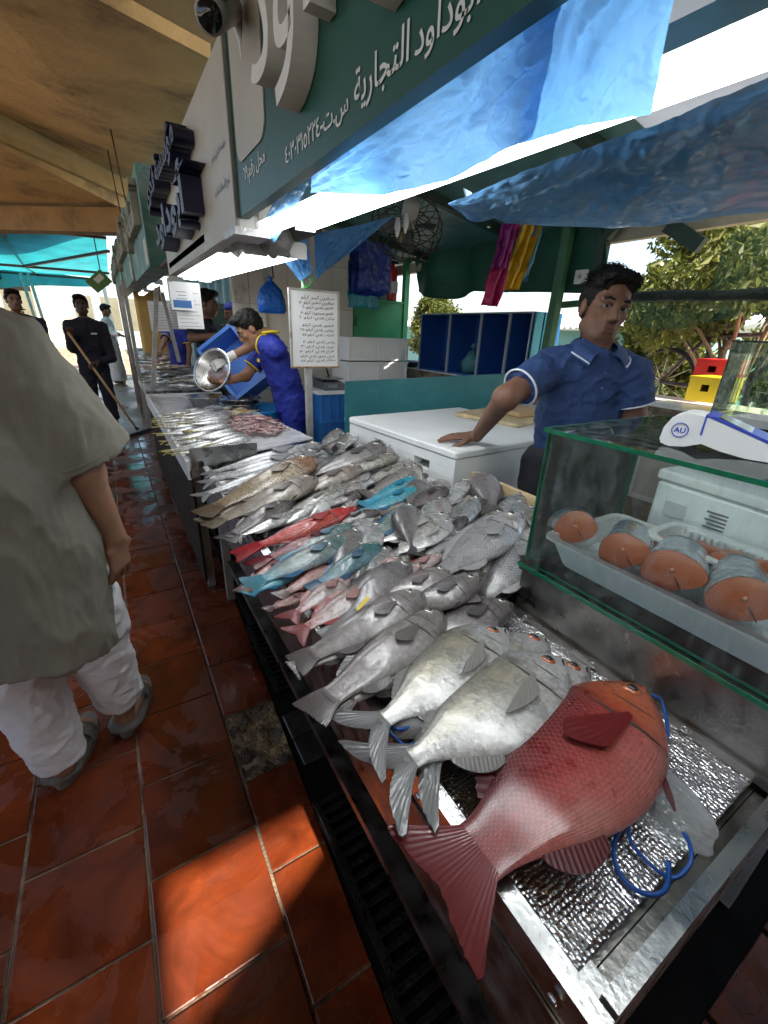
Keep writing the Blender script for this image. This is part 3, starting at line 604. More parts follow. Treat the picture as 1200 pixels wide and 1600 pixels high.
# kind: shape, depth (height/length), width, scale size, tail (length, spread deg, fork), colours: back, side, belly, head, fin, tail
KIND = {
 'snapper': dict(sh='snap', dp=.395, wd=.18, mat=dict(scale=.0105, bump=.7, edge=(.62, .27, .25), edge_mix=.40, metal=.05, rough=.32, mott=.22, ms=30), tail=(.21, 31, .36), alb=1.0, back=(.055, .005, .008), side=(.36, .026, .024), belly=(.50, .15, .12), head=(.46, .10, .028), fin=(.13, .010, .014), tailc=(.27, .04, .04), eye=EYER),
 'jack': dict(sh='deep', dp=.43, wd=.17, mat=dict(scale=.004, bump=.15, edge=(.5, .48, .42), edge_mix=.15, metal=.28, rough=.3, mott=.26, ms=30), tail=(.28, 42, .74), back=(.19, .185, .15), side=(.52, .50, .43), belly=(.74, .74, .72), head=(.60, .60, .58), fin=(.33, .32, .29), tailc=(.30, .30, .29), gold=True, eye=EYER),
 'greyg': dict(sh='long', dp=.31, wd=.20, mat=dict(scale=.005, bump=.25, edge=(.42, .38, .36), edge_mix=.2, metal=.12, rough=.36, mott=.28, ms=26), tail=(.17, 22, .12), back=(.13, .108, .098), side=(.30, .26, .24), belly=(.50, .47, .45), head=(.27, .235, .22), fin=(.17, .15, .14), tailc=(.20, .17, .16)),
 'darkg': dict(sh='perch', dp=.36, wd=.22, mat=dict(scale=.005, bump=.25, edge=(.3, .28, .28), edge_mix=.2, metal=.12, rough=.34, mott=.32, ms=24), tail=(.16, 24, .1), back=(.12, .105, .10), side=(.21, .19, .185), belly=(.34, .31, .30), head=(.19, .17, .165), fin=(.10, .09, .09), tailc=(.12, .11, .11)),
 'scaly': dict(sh='perch', dp=.36, wd=.18, mat=dict(scale=.0105, bump=1.0, edge=(.12, .12, .13), edge_mix=.75, metal=.35, rough=.27, mott=.06, ms=20), tail=(.2, 30, .35), back=(.40, .39, .38), side=(.60, .59, .57), belly=(.72, .71, .70), head=(.62, .57, .54), fin=(.45, .44, .42), tailc=(.35, .34, .33)),
 'pink': dict(sh='perch', dp=.34, wd=.17, mat=dict(scale=.007, bump=.8, edge=(.26, .17, .16), edge_mix=.5, metal=.25, rough=.28, mott=.2, ms=30), tail=(.22, 32, .42), back=(.42, .25, .23), side=(.58, .46, .42), belly=(.70, .63, .60), head=(.58, .42, .38), fin=(.45, .07, .06), tailc=(.38, .10, .10), redfin=True),
 'rosy': dict(sh='parrot', dp=.27, wd=.17, mat=dict(scale=.010, bump=.6, edge=(.62, .42, .38), edge_mix=.35, metal=.1, rough=.28, mott=.2, ms=30), tail=(.18, 26, .1), back=(.38, .16, .15), side=(.56, .31, .28), belly=(.62, .45, .40), head=(.50, .26, .24), fin=(.20, .02, .02), tailc=(.20, .12, .10)),
 'red': dict(sh='tube', dp=.22, wd=.17, mat=dict(scale=.014, bump=.7, edge=(.20, .008, .012), edge_mix=.55, metal=.02, rough=.25, mott=.2, ms=24), tail=(.30, 24, .25), back=(.50, .022, .028), side=(.62, .05, .045), belly=(.62, .14, .10), head=(.50, .03, .03), fin=(.34, .012, .02), tailc=(.48, .018, .03)),
 'darkred': dict(sh='tube', dp=.22, wd=.17, mat=dict(scale=.012, bump=.6, edge=(.08, .006, .01), edge_mix=.4, metal=.02, rough=.25, mott=.3, ms=24), tail=(.28, 24, .25), back=(.17, .018, .03), side=(.24, .035, .045), belly=(.3, .12, .12), head=(.2, .03, .04), fin=(.13, .01, .016), tailc=(.2, .012, .025)),
 'pgreen': dict(sh='parrot', dp=.30, wd=.19, mat=dict(scale=.012, bump=.6, edge=(.34, .28, .24), edge_mix=.42, metal=.1, rough=.26, mott=.3, ms=22), tail=(.19, 24, .05), back=(.11, .17, .155), side=(.20, .28, .25), belly=(.30, .38, .38), head=(.15, .24, .22), fin=(.02, .16, .34), tailc=(.06, .28, .36)),
 'pdark': dict(sh='parrot', dp=.33, wd=.20, mat=dict(scale=.012, bump=.6, edge=(.28, .36, .36), edge_mix=.35, metal=.1, rough=.26, mott=.3, ms=22), tail=(.19, 24, .05), back=(.03, .09, .10), side=(.09, .19, .20), belly=(.16, .28, .32), head=(.06, .17, .17), fin=(.01, .10, .26), tailc=(.02, .12, .20)),
 'teal': dict(sh='parrot', dp=.33, wd=.19, mat=dict(scale=.011, bump=.6, edge=(.30, .55, .60), edge_mix=.3, metal=.05, rough=.25, mott=.25, ms=26), tail=(.2, 24, .1), back=(.02, .22, .30), side=(.05, .33, .42), belly=(.16, .42, .48), head=(.04, .30, .38), fin=(.01, .22, .42), tailc=(.03, .32, .46)),
 'brown': dict(sh='parrot', dp=.31, wd=.2, mat=dict(scale=.007, bump=.5, edge=(.20, .17, .16), edge_mix=.35, metal=.15, rough=.3, mott=.3, ms=28), tail=(.18, 26, .2), back=(.055, .045, .042), side=(.12, .105, .098), belly=(.22, .19, .175), head=(.11, .095, .09), fin=(.05, .04, .04), tailc=(.08, .07, .07)),
 'spotted': dict(sh='long', dp=.27, wd=.19, mat=dict(scale=.005, bump=.2, edge=(.4, .3, .2), edge_mix=.1, metal=.03, rough=.34, mott=.25, ms=18, spots=(.045, .022, .012), spot_scale=95), tail=(.17, 24, .0), back=(.22, .14, .07), side=(.36, .26, .14), belly=(.50, .42, .30), head=(.30, .15, .085), fin=(.12, .055, .025), tailc=(.16, .10, .05)),
 'grouper': dict(sh='long', dp=.26, wd=.19, mat=dict(scale=.005, bump=.25, edge=(.42, .38, .34), edge_mix=.15, metal=.05, rough=.34, mott=.3, ms=18), tail=(.18, 24, .08), back=(.16, .125, .095), side=(.29, .235, .19), belly=(.46, .41, .35), head=(.26, .21, .175), fin=(.14, .11, .085), tailc=(.22, .18, .12)),
 'mottle': dict(sh='long', dp=.26, wd=.19, mat=dict(scale=.005, bump=.2, edge=(.4, .38, .34), edge_mix=.1, metal=.08, rough=.32, mott=.5, ms=36), tail=(.18, 24, .1), back=(.16, .145, .12), side=(.30, .28, .24), belly=(.5, .48, .43), head=(.28, .26, .22), fin=(.15, .14, .12), tailc=(.2, .18, .15)),
 'barra': dict(sh='tube', dp=.15, wd=.12, mat=dict(scale=.006, bump=.4, edge=(.3, .3, .3), edge_mix=.35, metal=.4, rough=.26, mott=.25, ms=20), tail=(.16, 34, .6), back=(.20, .21, .22), side=(.50, .51, .52), belly=(.72, .72, .72), head=(.40, .40, .40), fin=(.25, .25, .25), tailc=(.34, .34, .34), bars=True),
 'silver': dict(sh='slim', dp=.25, wd=.14, mat=dict(scale=.005, bump=.4, edge=(.3, .3, .3), edge_mix=.3, metal=.4, rough=.25, mott=.2, ms=40), tail=(.2, 36, .6), back=(.20, .21, .21), side=(.50, .50, .48), belly=(.72, .71, .69), head=(.42, .41, .40), fin=(.30, .30, .28), tailc=(.30, .30, .28)),
 'pomfret': dict(sh='deep', dp=.42, wd=.11, mat=dict(scale=.004, bump=.2, edge=(.5, .5, .48), edge_mix=.15, metal=.35, rough=.24, mott=.2, ms=24), tail=(.24, 40, .6), back=(.40, .40, .37), side=(.62, .61, .57), belly=(.74, .73, .70), head=(.55, .54, .52), fin=(.45, .44, .40), tailc=(.40, .39, .36), gold=True),
 'beige': dict(sh='deep', dp=.46, wd=.10, mat=dict(scale=.005, bump=.3, edge=(.5, .45, .38), edge_mix=.2, metal=.15, rough=.28, mott=.2, ms=24), tail=(.22, 34, .4), back=(.36, .31, .24), side=(.54, .48, .38), belly=(.66, .61, .50), head=(.5, .43, .33), fin=(.48, .40, .24), tailc=(.48, .4, .25)),
 'mack': dict(alb=1.0, sh='slim', dp=.21, wd=.14, mat=dict(scale=.004, bump=.2, edge=(.4, .4, .4), edge_mix=.1, metal=.4, rough=.24, mott=.2, ms=40), tail=(.2, 38, .65), back=(.10, .12, .13), side=(.48, .49, .49), belly=(.75, .74, .71), head=(.40, .40, .38), fin=(.4, .36, .2), tailc=(.50, .42, .14)),
 'yellow': dict(sh='perch', dp=.30, wd=.15, mat=dict(scale=.004, bump=.3, edge=(.6, .5, .3), edge_mix=.2, metal=.1, rough=.28, mott=.25, ms=50), tail=(.2, 32, .4), back=(.50, .34, .15), side=(.66, .52, .30), belly=(.74, .66, .50), head=(.60, .42, .22), fin=(.62, .42, .10), tailc=(.62, .42, .10)),
 'goat': dict(sh='slim', dp=.24, wd=.17, mat=dict(scale=.004, bump=.3, edge=(.6, .4, .38), edge_mix=.2, metal=.1, rough=.26, mott=.35, ms=60), tail=(.2, 34, .5), back=(.30, .12, .12), side=(.46, .24, .22), belly=(.64, .50, .46), head=(.38, .18, .17), fin=(.5, .25, .2), tailc=(.42, .16, .14)),
}
def smoothint(arr, s):
    """catmull-rom through the profile points"""
    a = np.array(arr); out = np.empty_like(s); i = np.clip(np.searchsorted(SS, s, 'right') - 1, 0, len(SS) - 2)
    t = (s - SS[i]) / (SS[i + 1] - SS[i]); m = np.gradient(a, SS); hh = SS[i + 1] - SS[i]
    return (2 * t**3 - 3 * t**2 + 1) * a[i] + (t**3 - 2 * t**2 + t) * hh * m[i] + (-2 * t**3 + 3 * t**2) * a[i + 1] + (t**3 - t**2) * hh * m[i + 1]

class Fish:
    def __init__(F, kind, head, tail, roll=0, bend=0, droop=0, flip=False, fat=1.0, seed=0, detail=1.0):
        F.K = KIND[kind]; F.h = np.array(head, float); F.t = np.array(tail, float); F.L = np.linalg.norm(F.t - F.h)
        F.bend, F.droop, F.fl = bend, droop, -1 if flip else 1; F.rng = random.Random(seed); F.detail = detail
        F.T0 = (F.t - F.h) / F.L; up = np.array([0, 0, 1.0]); W = up - F.T0 * (up @ F.T0); W /= np.linalg.norm(W); D = np.cross(F.T0, W) * F.fl
        c, s = math.cos(roll), math.sin(roll); F.W = W * c + D * s; F.D = D * c - W * s
        F.dp = F.K['dp'] * fat * F.L / 2; F.wd = F.K['wd'] * F.L / 2; F.sh = SHAPE[F.K['sh']]
    def spine(F, s):
        s = np.asarray(s, float); b = F.bend * F.L * 4 * s * (1 - s); dz = -F.droop * F.L * np.maximum(0, s - .55)**2 * 2.5
        return F.h + np.multiply.outer(s, F.t - F.h) + np.multiply.outer(b, F.D) + np.multiply.outer(dz, np.array([0, 0, 1.0]))
    def frame(F, s):
        T = F.spine(s + .01) - F.spine(s - .01); T = T / np.linalg.norm(T); W = F.W - T * (F.W @ T); W /= np.linalg.norm(W); D = F.D - T * (F.D @ T) - W * (F.D @ W); D /= np.linalg.norm(D); return T, D, W
    def dims(F, s):
        k = F.K['sh']
        if k not in SHTAB: SHTAB[k] = [smoothint(q, _SL) for q in F.sh]
        s = np.atleast_1d(s); T = SHTAB[k]; return np.interp(s, _SL, T[0]) * F.dp, np.interp(s, _SL, T[1]) * F.dp, np.interp(s, _SL, T[2]) * F.wd
    def surf(F, s, d, lift=0.0, side=1):
        tp, bt, wv = [float(q[0]) for q in F.dims(s)]; T, D, W = F.frame(s); e = tp if d > 0 else bt
        gl = .275 + .03 * (1 - d * d) - (.02 if d > .4 else 0); st = min(1, max(0, (s - gl) / .012))
        ww = wv * max(0, 1 - abs(d)**2.1)**(1 / 1.9) * (1 + .05 * min(1, max(0, s / .275)) * (1 - st))
        return F.spine(s) + D * d * e + W * (ww + lift) * side
    def body(F):
        ns = int(46 * F.detail) + 8; nt_ = int(26 * F.detail) + 6
        u = np.linspace(0, 1, ns); s = .5 * u + .5 * u**1.7
        tp, bt, wv = F.dims(s); th = np.linspace(0, 2 * math.pi, nt_ + 1)
        C, S_ = np.cos(th), np.sin(th); K = F.K
        V = []; UV = []; COLS = []
        ph = F.rng.uniform(0, 9)
        gs, gw = .275, .012
        for i in range(ns):
            T, D, W = F.frame(s[i]); c0 = F.spine(s[i])
            dd = np.sign(C) * np.abs(C)**.95; ww = np.sign(S_) * np.abs(S_)**1.05
            ext = np.where(dd > 0, tp[i], bt[i])
            # gill cover step: curved rim
            gill = gs + .03 * (1 - dd**2) - .02 * (dd > .4)
            st = np.clip((s[i] - gill) / gw, 0, 1); bul = 1 + .05 * np.clip(s[i] / gs, 0, 1) * (1 - st) * (np.abs(dd) < .93)
            wz = wv[i] * bul * np.where(ww < 0, .8, 1)
            # mouth notch near the snout
            P = c0 + np.outer(dd * ext, D) + np.outer(ww * wz, W)
            V.append(P); UV.append(np.stack([np.full_like(th, s[i] * F.L), th * (ext + wv[i]) * .5 * 0 + th * (F.dp + F.wd) * .5], 1))
            d01 = dd
            col = np.where(d01[:, None] > 0, np.array(K['side']) + (np.array(K['back']) - np.array(K['side'])) * np.clip(d01, 0, 1)[:, None]**.9, np.array(K['side']) + (np.array(K['belly']) - np.array(K['side'])) * np.clip(-d01, 0, 1)[:, None]**.7)
            hm = np.clip((gill + .04 - s[i]) / .11, 0, 1)[:, None]; hd = np.array(K['head']) * (1 - .35 * np.clip(d01, 0, 1)[:, None]) + .12 * (np.array(K['belly']) - np.array(K['head'])) * np.clip(-d01, 0, 1)[:, None]
            col = col * (1 - hm) + hd * hm
            tm = max(0, (s[i] - .78) / .22)**1.3; col = col * (1 - tm) + np.array(K['tailc']) / K.get('alb', .72) * tm
            gl = np.exp(-((s[i] - gill - .006) / .008)**2)[:, None]; col = col * (1 - .45 * gl)
            pat = np.array([mnoise.noise((s[i] * 7 + ph, q * 2.2, ph)) for q in np.stack([C, S_], 1)[:, 0]])[:, None]; col = col * (1 + .14 * pat)
            if K is KIND['snapper']:
                pp = np.array([mnoise.noise((s[i] * 5 + 3, q * 1.6, 8.0)) for q in C])[:, None]; pm = np.clip(pp * 1.4 - .02, 0, .34) * (1 - hm) * np.clip(.55 - d01, 0, 1)[:, None]; col = col * (1 - pm) + np.array((.56, .30, .27)) * pm
            if K.get('gold'):
                gm = np.clip(1 - np.abs(d01 - .35) / .45, 0, 1)[:, None] * (.55 + .45 * pat) * (1 - hm); col = col * (1 - .55 * gm) + np.array((.46, .36, .18)) * .55 * gm
            if K.get('bars'):
                bm_ = (np.sin(s[i] * 75) > .35) * np.clip(d01 + .25, 0, 1)[:, None]; col = col * (1 - .45 * bm_)
            if K.get('redfin'):
                col = col + np.array((.10, -.02, -.02)) * np.clip(pat, 0, 1)
            al = np.clip((s[i] - gill - .01) / .02, 0, 1) * (1 if s[i] < .985 else 0)
            COLS.append(np.concatenate([np.clip(col * K.get('alb', .88), .003, .9), al[:, None] + 0 * col[:, :1]], 1))
        V = np.array(V); n1 = nt_ + 1
        m = MB(); vs = V.reshape(-1, 3).tolist(); uv = np.array(UV).reshape(-1, 2).tolist(); cc = np.array(COLS).reshape(-1, 4).tolist()
        fs = [(i * n1 + k, (i + 1) * n1 + k, (i + 1) * n1 + k + 1, i * n1 + k + 1) if F.fl > 0 else (i * n1 + k, i * n1 + k + 1, (i + 1) * n1 + k + 1, (i + 1) * n1 + k) for i in range(ns - 1) for k in range(nt_)]
        a = len(vs); vs.append((V[0].mean(0) - F.T0 * F.L * .004).tolist()); uv.append((0, 0)); cc.append(cc[0]); vs.append(V[-1].mean(0).tolist()); uv.append((F.L, 0)); cc.append(cc[-3])
        fs += [(a, k, k + 1) for k in range(nt_)] + [(a + 1, (ns - 1) * n1 + k + 1, (ns - 1) * n1 + k) for k in range(nt_)]
        m.add(vs, fs, True); m.uv = uv; m.col = cc; return m
    def membrane(F, rows, col, th=.0011, tipdark=.75, rip=.0002, root=0.0):
        """rows[i][j]: ray i, station j"""
        n = len(rows); k = len(rows[0]); P = np.array(rows, float); m = MB(); C = []
        nrm = np.cross(np.gradient(P, axis=0), np.gradient(P, axis=1)); nrm /= (np.linalg.norm(nrm, axis=2, keepdims=True) + 1e-12)
        ripple = (np.arange(n) % 2 * 2 - 1)[:, None, None] * rip
        tv = (th * (1 + root * (1 - np.linspace(0, 1, k))**3))[None, :, None]; A = P + nrm * ripple + nrm * tv; B_ = P + nrm * ripple - nrm * tv
        vs = np.concatenate([A.reshape(-1, 3), B_.reshape(-1, 3)]).tolist(); o = n * k
        fs = []
        for i in range(n - 1):
            for j in range(k - 1):
                q = (i * k + j, (i + 1) * k + j, (i + 1) * k + j + 1, i * k + j + 1); fs.append(q); fs.append(tuple(x + o for x in reversed(q)))
        ed = [(i, 0) for i in range(n - 1)] + [(n - 1, j) for j in range(k - 1)] + [(i, k - 1) for i in range(n - 1, 0, -1)] + [(0, j) for j in range(k - 1, 0, -1)]
        ids = [i * k + j for i, j in ed]; fs += [(ids[x], ids[x] + o, ids[(x + 1) % len(ids)] + o, ids[(x + 1) % len(ids)]) for x in range(len(ids))]
        for i in range(n):
            for j in range(k):
                f = (1 - (1 - tipdark) * j / (k - 1)) * (1.05 if i % 2 else .93); C.append([min(1, c * f) for c in col] + [0])
        m.add(vs, fs, False); m.col = C + C; return m
    def caudal(F):
        ln, sp, fork = F.K['tail']; tp, bt, wv = [float(q[0]) for q in F.dims(1.0)]; T, D, W = F.frame(.985); c0 = F.spine(1.0) - T * F.L * .03
        n = int(38 * F.detail) | 1; rows = []; L = ln * F.L; g = np.array([0, 0, -1.0])
        tw = F.rng.uniform(-.25, .25); dr = F.rng.uniform(.05, .28) * (1 if F.droop >= 0 else 0)
        for i in range(n):
            a = i / (n - 1) * 2 - 1; ang = R(sp) * a
            ll = L * (1 - fork * (1 - abs(a)**1.25)) * (1 - .12 * (abs(a) > .96)) * F.rng.uniform(.95, 1.0); row = []
            for j in range(9):
                r = j / 8; an = ang * (1 + .10 * r)
                p = c0 + D * a * (tp if a > 0 else bt) * .92 + T * math.cos(an) * ll * r + D * math.sin(an) * ll * r + W * tw * a * L * r * r * .6 + g * dr * L * r * r * .35
                row.append(p)
            rows.append(row)
        return F.membrane(rows, F.K['tailc'], th=.0016, tipdark=.7, root=F.L * 6)
    def edgefin(F, s0, s1, hgt, side, n=30, fold=.55, spiky=0.0, hang=0.0):
        rows = []
        for i in range(int(n * F.detail) + 4):
            q = i / (int(n * F.detail) + 3); s = s0 + (s1 - s0) * q; T, D, W = F.frame(s); base = F.surf(s, .985 * side) - D * side * F.dp * .03
            hh = hgt * F.L * math.sin(math.pi * min(1, .12 + q * .86))**.6 * (1 + spiky * (i % 2))
            dirv = D * side * (1 - fold * .4) + T * fold + W * hang; dirv = dirv / np.linalg.norm(dirv)
            rows.append([base + dirv * hh * j / 4 for j in range(5)])
        return F.membrane(rows, F.K['fin'], th=.0009)
    def pectoral(F, ln=.2, s0=.3, d0=-.15, spread=24, ang0=8, sickle=0.0, lift=.004):
        n = int(15 * F.detail) | 1; rows = []
        for i in range(n):
            a = i / (n - 1); an = R(ang0 - spread / 2 + spread * a) ; lf = ln * ((1 - .55 * abs(a - .35)**1.2) if not sickle else (1 - .75 * a)); row = []
            for j in range(7):
                r = j / 6; s = min(.97, s0 + .006 * (a - .5) + lf * r * math.cos(an)); e = F.dims(s); ee = float(e[1][0])
                d = d0 + (.10 * (.5 - a)) * (1 - .3 * r) - lf * r * math.sin(an) * F.L / max(ee, 1e-6) - sickle * r * r * .35
                row.append(F.surf(s, max(-.96, min(.96, d)), lift + .012 * r * F.L / .5 * (.5 + F.rng.uniform(0, .06))))
            rows.append(row)
        return F.membrane(rows, [.45 * a + .4 * b for a, b in zip(F.K['fin'], F.K['side'])], th=.0009, tipdark=.9)
    def disc(F, s, d, r, lift, bulge=.35):
        T, D, W = F.frame(s); c = F.surf(s, d, -r * .35 + lift); T1 = np.array(F.surf(s + .02, d)) - np.array(F.surf(s - .02, d)); T1 /= np.linalg.norm(T1)
        e = .08 if d < .85 else .03; D1 = np.array(F.surf(s, d + e)) - np.array(F.surf(s, d - e)); D1 -= T1 * (D1 @ T1); D1 /= np.linalg.norm(D1); N = np.cross(T1, D1)
        if N @ W < 0: N = -N
        m = MB(); M = Matrix((Vector(T1), Vector(D1), Vector(N))).transposed()
        m.ball(c, r, 8, (1, 1, .62), M); return m
    def line(F, pts, r):
        P = [Vector(F.surf(s, d, -r * .35)) for s, d in pts]; k = len(P)
        return MB().tube(P, [r * (.35 + .65 * math.sin(math.pi * (i + .5) / k)) for i in range(k)], 6)
    def make(F, name, label, cat='fish', group=None, level=3):
        c = F.spine(.5); org = Vector((c[0], c[1], c[2] - F.wd)); K = F.K
        mt = fishmat('skin_' + [k for k in KIND if KIND[k] is K][0], **K['mat'])
        if level == 0:
            o = F.body().build(name, mt, label=label, cat=cat, group=group); cf = F.caudal(); cf.build('tail_fin', FIN, o); return o
        r = thing(name, org, label, cat, group); mt2 = pmat('lip_' + [k for k in KIND if KIND[k] is K][0], tuple(.8 * q for q in K['head']), .3, var=.2, vs=40, coat=.6)
        F.body().build('body', mt, r); F.caudal().build('tail_fin', FIN, r)
        if level >= 1:
            F.edgefin(.34, .86, .085 if K['sh'] == 'snap' else .055, 1, fold=.75, spiky=.12).build('dorsal_fin', FIN, r)
            F.edgefin(.66, .84, .07, -1, n=22, fold=.55).build('anal_fin', FIN, r)
            ey = K.get('eye', EYEW); er = .036 * F.L * (1.0 if K['sh'] != 'parrot' else .7)
            es, ed_ = (.135, .06) if K['sh'] in ('deep', 'perch', 'snap') else (.13, .16)
            e = F.disc(es, ed_, er, er * .10).build('eye', ey, r)
            F.disc(es, ed_, er * .58, er * .36).build('pupil', EYEB, e)
        if level >= 2:
            F.pectoral(*((.27, .29, -.22, 34, -16, 0) if K is KIND['snapper'] else (.28, .30, -.10, 14, 12, .6) if K.get('gold') else (.20, .31, -.22, 38, 4, 0))).build('pectoral_fin', FIN, r)
            F.edgefin(.34, .38, .11, -1, n=12, fold=.9, hang=.05).build('pelvic_fin', FIN, r)
            F.line([(.012 + .02 * q, -.05 - .10 * q * (1 + .12 * q)) for q in np.linspace(0, 4.5, 9)] if K['sh'] != 'deep' else [(.01 + .02 * q, -.1 - .10 * q) for q in np.linspace(0, 4, 9)], .0095 * F.L).build('mouth', CREASE, r)
        if level >= 2 and K['sh'] != 'parrot':
            F.line([(.004 + .016 * q, .02 - .085 * q) for q in np.linspace(0, 3.6, 8)], .010 * F.L).build('upper_lip', mt2, r); F.line([(.010 + .016 * q, -.16 - .09 * q) for q in np.linspace(0, 3.2, 8)], .011 * F.L).build('lower_lip', mt2, r)
        if level >= 3:
            F.line([(.282 + .034 * (1 - (d * 1.1)**2), d) for d in np.linspace(.5, -.85, 14)], .0075 * F.L).build('gill_slit', CREASE, r)
            F.line([(.20 + .03 * (1 - (d * 1.4)**2), d) for d in np.linspace(.25, -.62, 10)], .004 * F.L).build('cheek_crease', CREASE, r)
        return r

def table_z(x, y): return .752 if y < .66 else .752 + .12 * max(0, x - .32)
def place(px0, px1, kind, lift=0.0, under=0.0):
    K = KIND[kind]; out = []
    z = .81
    for it in range(4):
        a = pt(*px0, z=z); b = pt(*px1, z=z); L = (a - b).length; w = K['wd'] * L / 2
        ca = table_z(max(.32, a.x), a.y) + w * .80 + lift; cb = table_z(max(.32, b.x), b.y) + w * .62 + lift; cb = max(cb, .805 + lift * .3) if b.x < .44 else cb; z = (ca + cb) / 2
    return pt(*px0, z=ca), pt(*px1, z=cb)
FN = [0]
def put_fish(kind, px0, px1, lift, label, name='fish', level=2, fat=1.0, roll=0.0, bend=0.0, droop=0.0, group='fish on the steel counter', flip=False, detail=1.0):
    FN[0] += 1; h_, t_ = place(px0, px1, kind, lift)
    return Fish(kind, h_, t_, roll, bend, droop, flip, fat, seed=FN[0] * 13, detail=detail).make(name, label, 'fish', group, level)
# ================================================================== COUNTERS
def _foil(n, L, b):
    tc = n.new('ShaderNodeTexCoord'); b.inputs['Metallic'].default_value = .92; b.inputs['Base Color'].default_value = (.78, .78, .79, 1); b.inputs['Roughness'].default_value = .27
    vo = n.new('ShaderNodeTexVoronoi'); vo.inputs['Scale'].default_value = 140; vo.inputs['Randomness'].default_value = .5; L.new(tc.outputs['Object'], vo.inputs['Vector'])
    no = n.new('ShaderNodeTexNoise'); no.inputs['Scale'].default_value = 40; no.inputs['Detail'].default_value = 6; L.new(tc.outputs['Object'], no.inputs['Vector'])
    b1 = n.new('ShaderNodeBump'); b1.inputs['Strength'].default_value = .6; b1.inputs['Distance'].default_value = .006; b1.invert = True; L.new(vo.outputs['Distance'], b1.inputs['Height'])
    b2 = n.new('ShaderNodeBump'); b2.inputs['Strength'].default_value = .4; b2.inputs['Distance'].default_value = .010; L.new(no.outputs[0], b2.inputs['Height']); L.new(b1.outputs[0], b2.inputs['Normal']); L.new(b2.outputs[0], b.inputs['Normal'])
FOIL = posmat('bubble_foil', _foil)
def _ice(n, L, b):
    tc = n.new('ShaderNodeTexCoord'); b.inputs['Base Color'].default_value = (.82, .86, .88, 1); b.inputs['Roughness'].default_value = .25; b.inputs['Transmission Weight'].default_value = .7; b.inputs['IOR'].default_value = 1.31
    no = n.new('ShaderNodeTexVoronoi'); no.inputs['Scale'].default_value = 110; L.new(tc.outputs['Object'], no.inputs['Vector'])
    b1 = n.new('ShaderNodeBump'); b1.inputs['Strength'].default_value = .3; b1.inputs['Distance'].default_value = .004; L.new(no.outputs['Distance'], b1.inputs['Height']); L.new(b1.outputs[0], b.inputs['Normal'])
ICE = posmat('crushed_ice', _ice)

X0, X1, YN, YM, YF = .318, .842, .070, .655, 2.30
ct = thing('steel_counter', (.7, 1.2, 0), 'stainless steel fish counter with raised front rail, nearest the camera', 'counter')
MB().bb((X0, YN - .03, .715), (X0 + .026, YF, .775)).build('front_rail', STEEL, ct)
MB().bb((X0 + .028, YN - .03, .735), (X0 + .062, YF, .7495)).build('front_ledge', STEEL, ct)
MB().bb((X0 - .004, YN - .028, .55), (X0 + .018, YF, .713)).build('apron', DSTEEL, ct)
er = MB(); er.bb((X0 + .03, YN - .030, .66), (X1 + .25, YN - .010, .782)); er.build('end_rail', STEEL, ct)
MB().bb((X0 + .03, YN - .0095, .70), (X1 + .25, YN + .01, .735)).build('end_gutter', DSTEEL, ct)
MB().bb((X0 + .0285, YN + .012, .70), (X1 + .01, YM, .734)).build('tray_bed', DSTEEL, ct)
mb = MB(); mb.add([(X0 + .0285, YM + .002, .70), (1.30, YM + .002, .70), (1.30, YF, .70), (X0 + .0285, YF, .70), (X0 + .0285, YM + .002, table_z(.35, 1)-.012), (1.30, YM + .002, table_z(1.3, 1) - .012), (1.30, YF, table_z(1.3, 1) - .012), (X0 + .0285, YF, table_z(.35, 1) - .012)],
                  [(0, 3, 2, 1), (4, 5, 6, 7), (0, 1, 5, 4), (1, 2, 6, 5), (2, 3, 7, 6), (3, 0, 4, 7)]); mb.build('sloped_bed', DSTEEL, ct)
for (x, y) in ((X0 + .03, .05), (1.22, .05), (X0 + .03, 2.2), (1.22, 2.2)):
    MB().bb((x, y, 0), (x + .04, y + .04, .70)).build('leg', GALV, ct)
MB().bb((X0 + .05, .1, .22), (1.2, 2.2, .25)).build('under_shelf', DSTEEL, ct)
rv = None
for i in range(9):
    y = YN + .02 + i * .27
    c = MB().ball((X0 - .006, y, .745), .007, 5, (.5, 1, 1)); c.build('rivet', STEEL, ct)
# foil liner and ice
def foil(u, v):
    x = X0 + .034 + u * (X1 - X0 - .035); y = YN + .018 + v * (YM - YN - .02)
    return (x, y, .7505 + .0022 * mnoise.noise((x * 30, y * 30, 0)) + .002 * (1 - u) * 0 + (.004 if v < .03 else 0) * mnoise.noise((x * 12, 3, 3)))
MB().grid(foil, 46, 50, thick=.0015).build('foil_liner', FOIL, label='silver bubble foil lining the near tray under the red fish', cat='foil')
def icep(u, v):
    a = 2 * math.pi * u; r = v; c = pt(1025, 1245, z=.755)
    x = c.x + .07 * r * math.cos(a) * (1 + .15 * mnoise.noise((math.cos(a) * 2, math.sin(a) * 2, 3))); y = c.y + .085 * r * math.sin(a) * (1 + .2 * mnoise.noise((math.cos(a) * 2, math.sin(a) * 2, 8)))
    return (x, y, .7535 + .006 * (1 - r**2.5) + .003 * mnoise.noise((x * 60, y * 60, 0)) * (1 - r))
MB().grid(icep, 40, 10).build('ice_patch', ICE, label='patch of melting crushed ice beside the red fish', cat='ice', kind='stuff')
def icebed(u, v):
    x = X0 + .04 + u * (1.29 - X0 - .04); y = YM + .01 + v * (YF - YM - .03)
    return (x, y, table_z(x, y) - .011 + .005 * mnoise.noise((x * 20, y * 20, 0)) + .003 * mnoise.noise((x * 55, y * 55, 0)))
